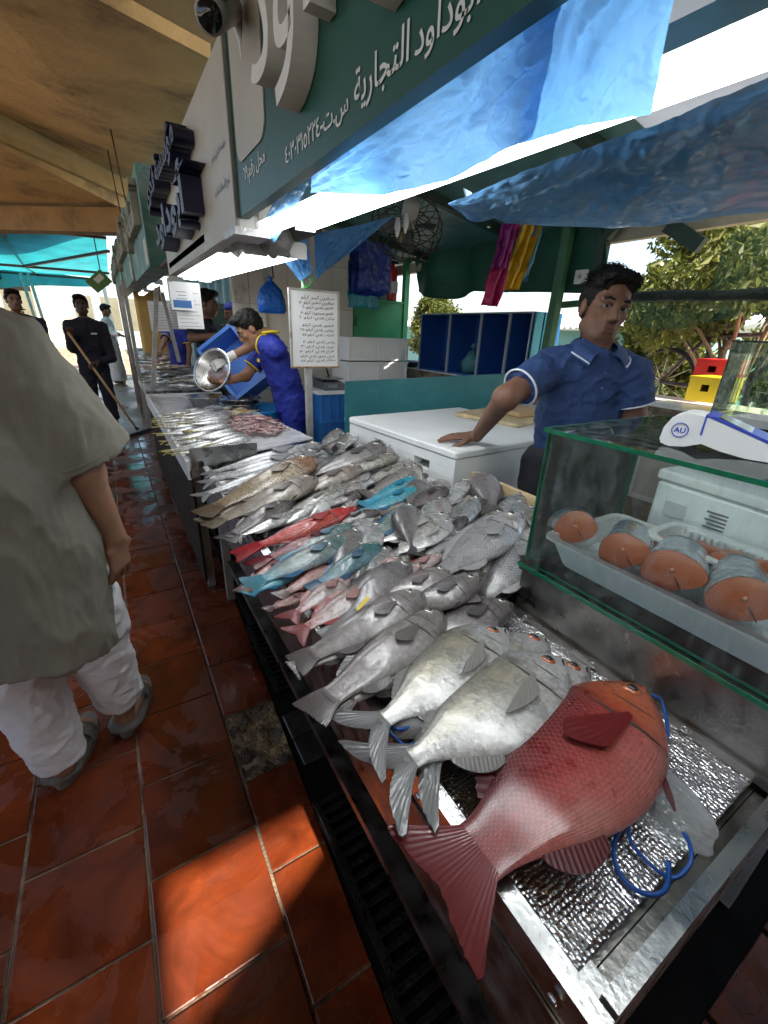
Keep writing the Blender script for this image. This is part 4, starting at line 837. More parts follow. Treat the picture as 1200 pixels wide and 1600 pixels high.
MB().grid(icebed, 60, 100).build('ice_bed', pmat('wet_ice_bed', (.40, .43, .44), .25, var=.35, vs=14, bump=.6, bs=70, dist=.01), label='bed of crushed ice under the fish on the sloped counter', cat='ice', kind='stuff')
WOODY = pmat('pale_board', (.66, .50, .28), .6, var=.15, vs=8, bump=.1, bs=40)
a = pt(712, 768, x=1.285); b_ = pt(822, 812, x=1.285)
MB().beam((1.292, 1.95, .872), (1.285, .72, .872), .022, .05).build('edge_board', WOODY, label='pale wooden edge board along the back of the fish bed', cat='board')

# ---- the fish, from the near end to the far end of the counter
P_ = put_fish
P_('snapper', (1003, 1078), (735, 1340), .0, 'large red snapper lying nearest the camera with blue string at its mouth', level=3, fat=1.02, bend=-.02)
P_('jack', (878, 1032), (632, 1192), .022, 'silvery golden deep bodied fish next to the red fish, tail forked over the rail', level=3, bend=-.02, fat=1.05)
P_('jack', (788, 985), (592, 1130), .018, 'second silvery golden deep bodied fish, forked tail tied with blue string', level=3, bend=-.02, fat=1.05)
P_('jack', (918, 1046), (672, 1186), -.012, 'silver fish mostly hidden below the golden fish beside the red one', level=2, fat=.8)
P_('jack', (852, 1000), (660, 1140), -.006, 'pale silver fish half hidden behind the second golden fish', level=2, fat=.9)
P_('greyg', (690, 962), (512, 1092), .022, 'long grey brown fish with a white scratch across its flank', level=3, fat=1.05)
P_('greyg', (662, 930), (486, 1024), .018, 'long grey brown fish behind the scratched one, mouth shut', level=3, fat=1.1)
P_('greyg', (705, 1008), (545, 1092), -.012, 'pale grey fish tucked underneath the scratched grey brown fish', level=2, fat=.85)
P_('darkg', (802, 948), (640, 1000), .014, 'dark grey open mouthed fish with its head by the glass case', level=3)
P_('darkg', (757, 908), (600, 962), .010, 'dark grey fish lying above the open mouthed one', level=3)
P_('greyg', (706, 894), (572, 948), .016, 'grey fish with its head between the dark fish and the pink ones', level=2, fat=1.15)
P_('greyg', (600, 985), (475, 1040), -.01, 'shadowed grey fish with a pale tail under the long grey brown pair', level=1)
P_('pink', (592, 912), (476, 982), .020, 'pinkish silver fish with red fin and a yellow tag', level=3)
P_('pink', (548, 900), (462, 958), .012, 'pinkish silver fish lying just behind the tagged one', level=3)
P_('pink', (628, 872), (549, 906), .020, 'small pinkish fish with orange fin below the flat silver fish', level=2)
P_('pink', (660, 884), (578, 918), .018, 'small pinkish fish whose head points at the scaly silver fish', level=2)
P_('pink', (695, 868), (612, 902), .010, 'small pinkish fish half under the scaly silver fish', level=2)
P_('pomfret', (648, 862), (562, 902), .010, 'pale silver fish head peering out between pink fish', level=2)
P_('scaly', (815, 806), (684, 898), .030, 'big silver fish with large scales, front one by the glass case', level=3, fat=1.08)
P_('scaly', (852, 826), (752, 938), .018, 'big silver fish with large scales half behind the glass edge', level=3, fat=1.1)
P_('scaly', (792, 862), (712, 908), .0, 'smaller scaly silver fish wedged between the two big ones', level=1)
P_('pdark', (592, 852), (500, 912), .024, 'dark blue green parrotfish with rounded head, frontmost', level=3)
P_('pgreen', (546, 842), (408, 906), .022, 'olive green parrotfish with blue fins beside the dark one', level=3, bend=-.02)
P_('pgreen', (550, 822), (446, 866), .020, 'pale green parrotfish lying just below the bright red fish', level=3)
P_('teal', (478, 888), (398, 922), .004, 'turquoise blue fish with its tail over the rail', level=2)
P_('rosy', (486, 928), (424, 950), .018, 'small rosy fish with a dark red fin at the rail', level=2)
P_('rosy', (525, 884), (446, 926), .004, 'long rosy fish under the dark blue green parrotfish', level=1)
P_('rosy', (452, 872), (388, 916), .004, 'rosy fish under the olive parrotfish, tail at the rail', level=2)
P_('red', (556, 794), (406, 852), .030, 'bright red slender fish with broad red tail', level=3, bend=-.03)
P_('darkred', (545, 826), (420, 872), .010, 'dark red fish lying underneath the bright red one', level=2)
P_('brown', (592, 800), (502, 826), .026, 'dark brown fish with its head against the grey fish', level=3)
P_('brown', (574, 822), (508, 842), .020, 'small dark brown fish above the pale green parrotfish', level=2)
P_('brown', (602, 812), (540, 838), .012, 'blackish fish squeezed beside the blue parrotfish', level=1)
P_('pgreen', (646, 790), (580, 842), .022, 'bluish parrotfish lying by itself in the middle of the pile', level=3)
P_('teal', (652, 748), (578, 784), .028, 'bright turquoise fish, upper of the two', level=3)
P_('teal', (653, 764), (574, 798), .030, 'bright turquoise fish, lower of the two', level=3)
P_('brown', (697, 762), (634, 794), .030, 'blackish oval fish near the white chest', level=3, fat=1.35)
P_('pink', (640, 776), (584, 812), .016, 'mauve grey fish between the turquoise and blackish ones', level=2)
P_('silver', (676, 790), (612, 815), .010, 'silver fish under the blackish oval one', level=1)
P_('brown', (668, 806), (618, 828), .006, 'dark fish under the flat silver fish heads', level=1)
P_('pomfret', (706, 802), (582, 850), .020, 'flat silver fish, back one of a pair', level=3, fat=.85)
P_('pomfret', (712, 812), (614, 868), .030, 'flat silver fish with a pink mouth, front one of a pair', level=3, fat=.9)
P_('brown', (728, 808), (672, 852), .012, 'black fish with a white belly spot by the scaly silver fish', level=2)
P_('beige', (762, 788), (668, 806), .016, 'flat beige fish beside the sunlit edge board', level=2)
P_('beige', (742, 776), (678, 796), .008, 'second flat beige fish lying under the first', level=1)
P_('silver', (724, 830), (650, 880), .006, 'silver fish hidden below the flat silver pair', level=1)
P_('silver', (668, 838), (600, 876), -.002, 'silver fish at the bottom of the middle pile', level=1)
P_('grouper', (497, 750), (346, 812), .030, 'grey brown grouper with pale yellowish tail', level=3, fat=1.1)
P_('spotted', (494, 720), (338, 792), .034, 'brown spotted grouper with orange head', level=3, fat=1.15)
P_('grouper', (566, 732), (452, 776), .024, 'pale grouper with open pointed mouth beyond the grey brown one', level=3, fat=1.1)
P_('grouper', (440, 748), (336, 806), .006, 'grey fish tail showing under the two groupers', level=1)
P_('mottle', (622, 714), (520, 744), .030, 'mottled grey and white fish near the foam chest', level=3)
P_('darkg', (604, 700), (486, 742), .028, 'large pale grey fish with a dark fin beyond the mottled one', level=3)
P_('mottle', (634, 728), (560, 760), .014, 'mottled fish below the pale grey one', level=2)
P_('barra', (512, 694), (334, 738), .022, 'long silver barred fish, back one of a pair', level=2)
P_('barra', (508, 706), (330, 752), .026, 'long silver barred fish, front one of a pair', level=3)
P_('barra', (470, 728), (322, 772), .0, 'long silver fish under the spotted grouper', level=1)
P_('brown', (455, 782), (364, 836), .016, 'slender dark grey fish below the grey brown grouper', level=2)
P_('silver', (466, 800), (376, 838), .014, 'slender silver fish above the bright red tail', level=2)
P_('mottle', (530, 768), (446, 800), .020, 'grey white fish just above the bright red fish', level=3)
P_('brown', (574, 768), (500, 794), .022, 'dark slim fish behind the bright red head', level=3)
P_('silver', (600, 744), (528, 772), .016, 'silver fish between pale grouper and turquoise fish', level=2)
P_('silver', (626, 752), (566, 776), .010, 'silver fish just left of the turquoise pair', level=1)
P_('brown', (668, 742), (610, 762), .014, 'small dark fish at the foot of the foam chest', level=2)
P_('silver', (700, 752), (650, 770), .010, 'small silver fish at the foot of the foam chest', level=1)
for i, (hx, hy, tx, ty) in enumerate(((522, 690, 560, 700), (560, 682, 536, 704), (596, 690, 560, 700), (580, 680, 612, 694), (545, 694, 590, 706), (612, 700, 575, 708), (530, 682, 500, 694), (572, 696, 604, 684), (620, 706, 590, 696), (552, 676, 580, 686))):
    P_('silver', (hx, hy), (tx, ty), .03 + .012 * (i % 4), 'small silver fish in the jumbled heap behind the price board post', 'small_fish', 1, group='small silver fish heaped behind the post', roll=RNG.uniform(-.6, .6), detail=.5)

rf = random.Random(77)
for i in range(58):
    x = rf.uniform(.46, 1.2); y = rf.uniform(.78, 2.2); k = rf.choice(['silver', 'brown', 'mottle', 'greyg', 'silver', 'darkg']); L_ = rf.uniform(.24, .34); an = R(rf.uniform(20, 62)); w_ = KIND[k]['wd'] * L_ / 2
    z = table_z(x, y) + w_ * .7 + rf.uniform(-.004, .016); FN[0] += 1
    Fish(k, (x + math.cos(an) * L_ / 2, y + math.sin(an) * L_ / 2, z + .012), (x - math.cos(an) * L_ / 2, y - math.sin(an) * L_ / 2, z - .004), rf.uniform(-.3, .3), rf.uniform(-.05, .05), 0, False, 1, FN[0] * 3, .55).make('fish', 'partly hidden fish in the lower layer of the sloped counter', 'fish', 'lower layer of fish on the sloped counter', 1)
# strings and tags on the fish
BLUE = pmat('blue_string', (.01, .10, .42), .4, var=.2)
def ribbon(name, pxs, z, r, label):
    P = [pt(x, y, z=q) for (x, y), q in zip(pxs, z)]; pts = []
    for i in range(len(P) - 1):
        p0, p1, p2, p3 = P[max(0, i - 1)], P[i], P[i + 1], P[min(len(P) - 1, i + 2)]
        for k in range(6):
            t = k / 6; pts.append(.5 * ((2 * p1) + (p2 - p0) * t + (2 * p0 - 5 * p1 + 4 * p2 - p3) * t * t + (3 * p1 - p0 - 3 * p2 + p3) * t**3))
    return MB().tube(pts, r, 6).build(name, BLUE, label=label, cat='string')
ribbon('blue_string', [(998, 1080), (1018, 1086), (1034, 1096), (1043, 1140), (1035, 1190), (1016, 1225), (985, 1270), (962, 1310), (962, 1350), (985, 1385), (1020, 1398), (1042, 1385), (1044, 1340)], [.80, .815, .805, .80, .785, .777, .772, .768, .762, .759, .76, .77, .785], .0032, 'blue plastic string tied through the red snapper mouth')
ribbon('blue_string', [(982, 1268), (984, 1310), (1010, 1345), (1050, 1372), (1078, 1350), (1078, 1320), (1066, 1298)], [.775, .765, .759, .759, .765, .775, .785], .0030, 'loose end of blue string curled on the foil')
ribbon('blue_string', [(606, 1128), (622, 1140), (645, 1136), (655, 1150), (636, 1165), (615, 1150), (604, 1135)], [.80, .805, .80, .79, .79, .80, .80], .0026, 'blue string knotted round the golden fish tail')
MB().prism([pt(556, 952, z=.852), pt(560, 955, z=.852), pt(578, 936, z=.856), pt(574, 932, z=.856)], (0, 0, .002)).build('yellow_tag', pmat('yellow_tag', (.75, .55, .02), .4, var=.05), label='small yellow tag on the pinkish fish with red fin', cat='tag')

# ---- glass case
gc = thing('glass_case', (1.08, .2, .74), 'glass display case on a steel base holding cut salmon', 'display case')
CX0, CX1, CY0, CY1, ZB, ZT = .842, 1.345, -.32, .645, .905, 1.252
bs = MB(); bs.bb((CX0, CY0, .752), (CX1, CY1, ZB - .006)); bs.build('steel_base', DSTEEL, gc)
MB().bb((CX0 - .010, CY0, .7525), (CX0 - .0005, CY1, .772)).build('base_flange', DSTEEL, gc)
for i in range(4):
    y = .60 - i * .2; MB().ball((CX0 - .011, y, .762), .008, 5, (.6, 1, 1)).build('bolt', STEEL, gc)
GLASS = glassmat('sheet_glass'); GREENEDGE = pmat('green_glass_edge', (.01, .16, .08), .08, var=.2, vs=30, coat=1)
def pane(name, a, b, ax):
    a = Vector(a); b = Vector(b)
    o = MB().bb(a, b).build(name, GLASS, gc); e = MB(); t = .0015
    mn = Vector([min(a[i], b[i]) for i in range(3)]); mx = Vector([max(a[i], b[i]) for i in range(3)])
    ax2 = [i for i in range(3) if i != ax]
    for k in ax2:
        for end in (mn, mx):
            lo = mn.copy(); hi = mx.copy(); lo[k] = end[k] - t; hi[k] = end[k] + t; lo[ax] -= .0004; hi[ax] += .0004; e.bb(lo, hi)
    e.build('glass_edge', GREENEDGE, o); return o
pane('glass_shelf', (CX0 - .014, CY0, ZB - .005), (CX1, CY1 + .006, ZB + .004), 2)
pane('glass_front', (CX0 + .002, CY0, ZB + .006), (CX0 + .008, CY1 - .001, ZT - .002), 0)
pane('glass_end', (CX0 + .0095, CY1 - .008, ZB + .006), (CX1 - .10, CY1 - .002, ZT - .002), 1)
pane('glass_top', (CX0 - .006, CY0, ZT), (CX1 - .01, CY1 + .006, ZT + .008), 2)
MB().bb((CX0 - .002, CY1 - .02, ZB - .022), (CX0 + .02, CY1 + .010, ZB + .010)).build('corner_clip', pmat('rust_clip', (.08, .06, .04), .5, .5), gc)
# salmon tray
def tray(name, x0, x1, y0, y1, z0, z1, mat, label, ribs=False, sl=.03, cat='tray'):
    def f(u, v):      # u round, v: outer rim -> outer bottom -> inner
        pass
    def ring(ins, z, r=.035, k=5):
        out = []
        for (cx, cy, a0) in ((x1 - r - ins, y1 - r - ins, 0), (x0 + r + ins, y1 - r - ins, 90), (x0 + r + ins, y0 + r + ins, 180), (x1 - r - ins, y0 + r + ins, 270)):
            for q in range(k): a = R(a0 + 90 * q / (k - 1)); out.append((cx + r * math.cos(a), cy + r * math.sin(a), z))
        return out
    rs = [ring(sl, z0), ring(.004, z1 - .008), ring(-.008, z1 - .006), ring(-.008, z1), ring(.010, z1), ring(sl + .004, z0 + .006)]
    n = len(rs[0]); m = MB(); vs = [p for q in rs for p in q]
    fs = [tuple(reversed(range(n))), tuple(range(5 * n, 6 * n))] + [(i * n + k, i * n + (k + 1) % n, (i + 1) * n + (k + 1) % n, (i + 1) * n + k) for i in range(5) for k in range(n)]
    m.add(vs, fs, False)
    if ribs:
        for i in range(14):
            y = y0 + .03 + i * (y1 - y0 - .06) / 13; m.bb((x0 + sl * .5, y - .003, z0 + .006), (x0 + sl + .01, y + .003, z1 - .006)); m.bb((x1 - sl - .01, y - .003, z0 + .006), (x1 - sl * .5, y + .003, z1 - .006))
    return m.build(name, mat, label=label, cat=cat)
tray('serving_tray', .884, 1.205, -.02, .628, ZB + .006, .985, WHITEP, 'deep white plastic tray of salmon pieces inside the glass case')
ICEB = MB().grid(lambda u, v: (.915 + u * .26, .02 + v * .575, .932 + .014 * mnoise.noise((u * 9, v * 18, 2))), 20, 36); ICEB.build('ice_layer', pmat('ice_layer', (.75, .78, .8), .3, var=.1, vs=30, bump=.6, bs=90, dist=.006), label='layer of ice filling the white salmon tray', cat='ice', kind='stuff')
def _salm(n, L, b):
    tc = n.new('ShaderNodeTexCoord'); w_ = n.new('ShaderNodeTexWave'); w_.wave_type = 'RINGS'; w_.rings_direction = 'SPHERICAL'; w_.inputs['Scale'].default_value = 60; w_.inputs['Distortion'].default_value = 5; w_.inputs['Detail'].default_value = 2; w_.inputs['Detail Scale'].default_value = 1.6
    L.new(tc.outputs['Object'], w_.inputs['Vector'])
    cr = n.new('ShaderNodeValToRGB'); cr.color_ramp.elements[0].color = (.50, .115, .035, 1); cr.color_ramp.elements[1].color = (.58, .175, .07, 1); cr.color_ramp.elements[0].position = .66; cr.color_ramp.elements[1].position = .98
    L.new(w_.outputs[0], cr.inputs[0]); L.new(cr.outputs[0], b.inputs['Base Color']); b.inputs['Roughness'].default_value = .3; b.inputs['Coat Weight'].default_value = .4; b.inputs['Subsurface Weight'].default_value = .25; b.inputs['Subsurface Radius'].default_value = (.01, .004, .002)
SALM = posmat('salmon_flesh', _salm)
SKIN = fishmat('salmon_skin', scale=.004, bump=.5, edge=(.15, .16, .17), edge_mix=.4, metal=.35, rough=.25, mott=.15, ms=30)
def salmon(c, axis, ra, rb, ln, label, tail=False, roll=0.0):
    """steak cut: drop shaped section, cut face at c, body running along axis"""
    c = Vector(c); ax = Vector(axis).normalized(); c = c + Vector((.030, .012, .012)); sx = ax.cross(Vector((0, 0, 1))).normalized(); up = sx.cross(ax).normalized()
    sx, up = sx * math.cos(roll) + up * math.sin(roll), up * math.cos(roll) - sx * math.sin(roll)
    r = thing('salmon_piece', (c.x, c.y, c.z - rb), label, 'salmon', 'salmon pieces in the tray')
    n = 30
    def ring(t):
        sc = (1 - .82 * t**1.6) if tail else (1 - .10 * t); o = []
        for k in range(n):
            a = 2 * math.pi * k / n; rr = 1 - .16 * max(0, math.cos(a + .9))**5 + .05 * math.sin(3 * a + c.x * 90)
            o.append(c + ax * ln * t + sx * math.cos(a) * ra * sc * rr + up * math.sin(a) * rb * (sc if not tail else 1 - .65 * t) * rr)
        return o
    ts = [0, .12, .3, .5, .7, .85, 1]; rings = [ring(t) for t in ts]
    m = MB(); m.add([p for q in rings for p in q], [(i * n + k, (i + 1) * n + k, (i + 1) * n + (k + 1) % n, i * n + (k + 1) % n) for i in range(len(ts) - 1) for k in range(n)] + [tuple(range((len(ts) - 1) * n, len(ts) * n))], True)
    cl = []
    for i in range(len(ts)):
        for k in range(n):
            q = math.sin(2 * math.pi * k / n); s_ = .5 + .5 * q; v = [.74 - .50 * s_**1.5, .75 - .49 * s_**1.5, .76 - .47 * s_**1.5, 1]; cl.append(v)
    m.col = cl; m.uv = [(ts[i] * ln, k / n * 2 * math.pi * (ra + rb) / 2) for i in range(len(ts)) for k in range(n)]
    m.build('skin', SKIN, r)
    # cut face slightly domed, with the belly cavity slit
    f = MB(); k0 = rings[0]; inner = [c + (p - c) * .5 - ax * .004 for p in k0]
    f.add([p - ax * .0006 + (c - p) * .015 for p in k0] + inner + [c - ax * .005], [(k, n + k, n + (k + 1) % n, (k + 1) % n) for k in range(n)] + [(n + k, 2 * n, n + (k + 1) % n) for k in range(n)], True)
    f.build('cut_face', SALM, r)
    MB().ball(c - ax * .004 + up * rb * .12, rb * .11, 6, (1.0, 1.0, 1.0)).build('backbone', pmat('bone', (.45, .20, .12), .4, var=.3, vs=60), r)
    sl = MB().tube([c - ax * .004 + up * (-rb * .15) + sx * ra * .1, c - ax * .0045 + up * (-rb * .45) + sx * ra * .22, c - ax * .003 + up * (-rb * .8) + sx * ra * .36], [.0012, .0024, .0012], 6); sl.build('belly_slit', pmat('slit', (.12, .02, .012), .4), r)
    if tail:
        e = c + ax * ln; rows = []
        for i in range(17):
            a = i / 16 * 2 - 1; ll = .085 * (1 - .35 * (1 - abs(a)**1.2)); d = (ax * math.cos(a * .75) + sx * math.sin(a * .75))
            rows.append([e + sx * a * .012 + d * ll * j / 5 + up * .02 * (j / 5) for j in range(6)])
        F = Fish('silver', (0, 0, 0), (1, 0, 0)); F.membrane(rows, (.10, .10, .09), th=.001).build('tail_fin', FIN, r)
AXS = Vector((.86, .40, -.10))
salmon(pt(893, 838, z=.995), AXS + Vector((0, .1, 0)), .052, .044, .15, 'salmon tail piece with its fin, at the far end of the tray', True, .25)
salmon(pt(968, 878, z=.995), AXS, .054, .044, .16, 'salmon piece second from the far end of the tray', False, .2)
salmon(pt(1045, 912, z=.998), AXS + Vector((0, -.1, 0)), .060, .046, .165, 'salmon piece with folded belly flap, middle of the tray', False, .1)
salmon(pt(1160, 960, z=.998), AXS, .060, .046, .17, 'salmon piece nearest the right edge of the photo', False, .15)
t2 = tray('foam_tray', 1.045, 1.20, .22, .47, .992, 1.022, WHITEP, 'small ribbed white tray with salmon slices on the bigger tray', ribs=True, sl=.02)
for i, (cx, cy, rz) in enumerate(((1.09, .40, .5), (1.12, .34, .3), (1.10, .28, .6))):
    def slice_(u, v, cx=cx, cy=cy, rz=rz):
        x = (u - .5) * .055; y = (v - .5) * .12; c, s = math.cos(rz), math.sin(rz); q = (1 - (2 * u - 1)**4) * (1 - (2 * v - 1)**6)
        return (cx + x * c - y * s, cy + x * s + y * c, 1.003 + .014 * q + .003 * math.sin(v * 9) + .006 * i)
    MB().grid(slice_, 10, 16, thick=.006).build('salmon_slice', SALM, label=['salmon slice at the back of the small ribbed tray', 'salmon slice in the middle of the small ribbed tray', 'salmon slice at the front of the small ribbed tray'][i], cat='salmon', group='slices in the ribbed tray')
# boxes standing behind the tray
PRINT = pmat('grey_print', (.12, .12, .13), .6)
def foambox(name, c, d, rz, label, mat=FOAM, lid=.03, cat='box', handles=False):
    r = thing(name, (c[0], c[1], c[2]), label, cat)
    b = MB().rbox((c[0], c[1], c[2] + (d[2] - lid) / 2), (d[0], d[1], d[2] - lid), .02, rz).build('body', mat, r)
    MB().rbox((c[0], c[1], c[2] + d[2] - lid / 2 + .001), (d[0] + .008, d[1] + .008, lid), .02, rz).build('lid', mat, r)
    return r
fb = foambox('foam_box', (1.36, .42, .912), (.22, .30, .215), R(-6), 'white foam box with printed label behind the salmon tray')
mz = Matrix.Rotation(R(-6), 3, 'Z'); c0 = Vector((1.36, .42, 0))
lab = MB()
for i in range(5): q = c0 + mz @ Vector((-.1125, -.02 - .0 * i, 0)); lab.bb((q.x - .0005, q.y - .05, 1.055 - i * .010), (q.x + .0005, q.y + .02 - .008 * (i % 2), 1.060 - i * .010))
lab.build('label_lines', PRINT, fb)
l2 = MB(); q = c0 + mz @ Vector((-.1125, .06, 0)); l2.bb((q.x - .0005, q.y - .01, 1.01), (q.x + .0005, q.y + .045, 1.05)); l2.build('label_patch', pmat('label_grey', (.55, .55, .55), .6), fb)
foambox('foam_box', (1.33, .10, .912), (.22, .28, .26), 0, 'white foam box at the right edge of the glass case')

# card terminal on the glass top
tm = thing('card_terminal', (1.06, .37, ZT + .009), 'white card payment terminal with blue trim lying on the glass case', 'terminal')
tp = [pt(1030, 686, z=ZT + .02), pt(1210, 715, z=ZT + .02)]
dirv = Vector((tp[1].x - tp[0].x, tp[1].y - tp[0].y, 0)).normalized(); sd_ = Vector((-dirv.y, dirv.x, 0)); sd_ = sd_ if sd_.x > 0 else -sd_
o0 = Vector((tp[0].x, tp[0].y, ZT + .0095)); LEN = .205
prof = [(0, .012), (.004, .004), (.02, 0), (.045, .004), (.07, .014), (.10, .006), (.14, .0), (LEN, 0), (LEN, .018), (.075, .062), (.05, .066), (.03, .066), (.012, .056), (.002, .036)]
def slabprof(prof, w0, w1):
    A = [o0 + dirv * a + Vector((0, 0, b)) + sd_ * w0 for a, b in prof]; return MB().prism(A, sd_ * (w1 - w0))
slabprof(prof, 0, .085).build('body', WHITEP, tm)
BT = pmat('royal_blue_trim', (.03, .06, .45), .35, var=.05)
slabprof([(.066, .0665), (.074, .0632), (LEN + .001, .0185), (LEN + .001, .0225), (.078, .0665)], -.001, .086).build('trim', BT, tm)
slabprof([(.0635, .030), (.0665, .030), (.0665, .068), (.0635, .068)], -.001, .086).build('trim', BT, tm)
slabprof([(.084, .0650), (LEN - .008, .0222), (LEN - .008, .0235), (.084, .0663)], .006, .079).build('screen', pmat('black_screen', (.012, .012, .015), .15, var=0, coat=.6), tm)
cl = []
nn = -sd_
for k in range(24): a = 2 * math.pi * k / 24; cl.append(o0 + dirv * (.030 + .0135 * math.cos(a)) + Vector((0, 0, .034 + .0135 * math.sin(a))) + nn * .0008)
MB().tube(cl, .0009, 5, closed=True).build('badge_ring', BT, tm)
vs, fs = text_mesh('AU', .014, 0, 2, 0, .0004); mm = MB(); mm.add([o0 + dirv * (v[0] + .0205) + Vector((0, 0, v[1] + .029)) + nn * .0008 for v in vs], fs); mm.build('badge_letters', BT, tm)
# ================================================================== SECOND COUNTER with small fish, basins, price board
C2 = .76
c2 = thing('steel_counter', (.62, 3.6, 0), 'second fish counter beyond the price board, white tray edge', 'counter')
MB().bb((.262, 2.36, .70), (.98, 4.98, .742)).build('top', STEEL, c2)
MB().bb((.250, 2.36, .69), (.268, 4.985, .79)).build('front_rail', CASE, c2)
MB().bb((.270, 4.965, .7425), (.98, 4.985, .79)).build('end_rail', CASE, c2)
MB().bb((.272, 2.352, .7425), (.62, 2.366, .86)).build('divider_plate', STEEL, c2)
MB().bb((.262, 2.36, .06), (.275, 4.98, .688)).build('apron', pmat('dark_wet_board', (.03, .022, .016), .8, var=.4, vs=6, bump=.3, bs=30, spec=.15), c2)
for (x, y) in ((.28, 2.4), (.92, 2.4), (.28, 4.9), (.92, 4.9)): MB().bb((x, y, 0), (x + .04, y + .04, .70)).build('leg', GALV, c2)
WET = pmat('wet_white_sheet', (.55, .56, .57), .2, var=.15, vs=10, bump=.5, bs=45, dist=.01)
MB().grid(lambda u, v: (.275 + u * .70, 2.40 + v * 2.55, .752 + .09 * u * (1 - v) + .006 * mnoise.noise((u * 14, v * 40, 0))), 30, 90, thick=.004).build('plastic_sheet', WET, label='wet translucent plastic sheet spread on the second counter', cat='plastic sheet')
rs = random.Random(5)
def z2(x, y): return .752 + .09 * ((x - .275) / .7) * (1 - (y - 2.4) / 2.55)
def small(kind, x, y, L, ang, lift, label, group, level=0, det=.42, roll=0):
    z = z2(x, y) + lift + KIND[kind]['wd'] * L * .45; key = (kind, label, rs.randrange(6))
    if key not in SMALL:
        FN[0] += 1; o = Fish(kind, (.5, 0, 0), (-.5, 0, 0), 0, rs.uniform(-.06, .06), 0, False, rs.uniform(.9, 1.1), FN[0] * 7, det).make('small_fish', label, 'fish', group, 0); SMALL[key] = (o, o.location.copy())
    else:
        b = SMALL[key][0]; o = b.copy(); COL.objects.link(o)
        for ch in b.children: c_ = ch.copy(); COL.objects.link(c_); c_.parent = o
    M = Matrix.Translation((x, y, z)) @ Matrix.Rotation(ang, 4, 'Z') @ Matrix.Rotation(roll, 4, 'X') @ Matrix.Rotation(rs.uniform(-.06, .1), 4, 'Y') @ Matrix.Scale(L, 4) @ Matrix.Translation(SMALL[key][1])
    o.matrix_world = M
    return o
SMALL = {}
# rows of slender silver fish with yellow tails hanging over the front
for row in range(13):
    y = 2.50 + row * .098
    for k, xc in enumerate((.36, .52)):
        small('mack', xc + rs.uniform(-.03, .03), y + k * .05 + rs.uniform(-.03, .03), rs.uniform(.28, .34), rs.uniform(.05, .45), .008 + .014 * rs.random() + k * .012, 'slender silver fish with yellowish tail laid in rows on the second counter', 'slender silver fish in rows')
for i in range(8):
    small('silver', .48 + rs.uniform(-.12, .14), 3.25 + i * .07 + rs.uniform(-.03, .03), .26, rs.uniform(.0, .35), .03 + .01 * rs.random(), 'dark backed silver fish at the back of the slender rows', 'dark backed fish on the second counter')
# heap of small reddish fish, yellow ones behind it
hp = []
for i in range(120):
    a = rs.uniform(0, 6.283); r = math.sqrt(rs.random()); x = .765 + .17 * r * math.cos(a); y = 2.98 + .36 * r * math.sin(a); small('goat', x, y, rs.uniform(.075, .11), rs.uniform(0, 6.28), .055 * (1 - r * r) + rs.uniform(0, .014), 'small reddish fish in the heap on the second counter', 'small reddish fish heap', det=.22, roll=rs.uniform(-1, 1))
for i in range(34):
    a = rs.uniform(0, 6.283); r = math.sqrt(rs.random()); small('yellow', .80 + .13 * r * math.cos(a), 3.62 + .24 * r * math.sin(a), rs.uniform(.09, .13), rs.uniform(0, 6.28), .03 * (1 - r * r) + rs.uniform(0, .012), 'small yellow fish piled behind the reddish heap', 'small yellow fish pile', det=.22, roll=rs.uniform(-.8, .8))
for i in range(16):
    small('mack', .70 + rs.uniform(-.1, .1), 3.42 + i * .03, .22, rs.uniform(.2, .7), .02 + .01 * rs.random(), 'slim silver fish beside the yellow pile', 'slim fish beside the yellow pile')

def basin(name, c, r, h, label, m=None):
    t = .004; prof = [(.02 * r, 0), (.62 * r, 0), (.70 * r, .008), (.93 * r, h * .93), (1.06 * r, h), (1.07 * r, h - .003), (1.05 * r, h - .006), (.95 * r, h * .90)]
    inner = [(.92 * r, h * .92), (.69 * r, .012), (.61 * r, .006), (.02 * r, .006)]
    prof = [(.02 * r, 0), (.62 * r, 0), (.70 * r, .008), (.945 * r, h * .90), (1.05 * r, h * .955), (1.06 * r, h), (.94 * r, h * .975), (.69 * r, .014), (.45 * r, .010), (.02 * r, .012)]
    return MB().lathe(c, prof, 40, m).build(name, STEEL, label=label, cat='basin')
b1 = pt(322, 634, z=.78); b2 = pt(376, 640, z=.78)
basin('steel_basin', (b1.x, b1.y, .768), .155, .10, 'shallow steel basin standing alone at the end of the second counter')
basin('steel_basin', (b2.x, b2.y, .768), .165, .075, 'lower steel basin of the nested pair on the second counter')
basin('steel_basin', (b2.x + .012, b2.y + .01, .805), .165, .075, 'upper steel basin of the nested pair on the second counter')

# price board on its post, clear of the fish
pb = thing('price_board', (1.10, 2.68, .72), 'whiteboard with handwritten Arabic fish prices on a steel post', 'price board')
MB().bb((1.045, 2.66, .30), (1.082, 2.697, 2.08)).build('post', GALV, pb)
WB = pmat('whiteboard', (.74, .74, .73), .35, var=.05, vs=6, col2=(.66, .63, .58), c2s=6, c2lo=.55, c2hi=.8)
MB().bb((.955, 2.644, 1.235), (1.255, 2.656, 1.655)).build('panel', WB, pb)
fr = MB(); fr.bb((.945, 2.638, 1.655), (1.265, 2.659, 1.665)); fr.build('frame_edge', GALV, pb)
MB().bb((.945, 2.638, 1.225), (1.265, 2.659, 1.235)).build('frame_edge', pmat('rusty_frame', (.30, .17, .08), .6, .3, var=.4, vs=30), pb)
MB().bb((.945, 2.638, 1.2355), (.9545, 2.659, 1.6545)).build('frame_edge', GALV, pb)
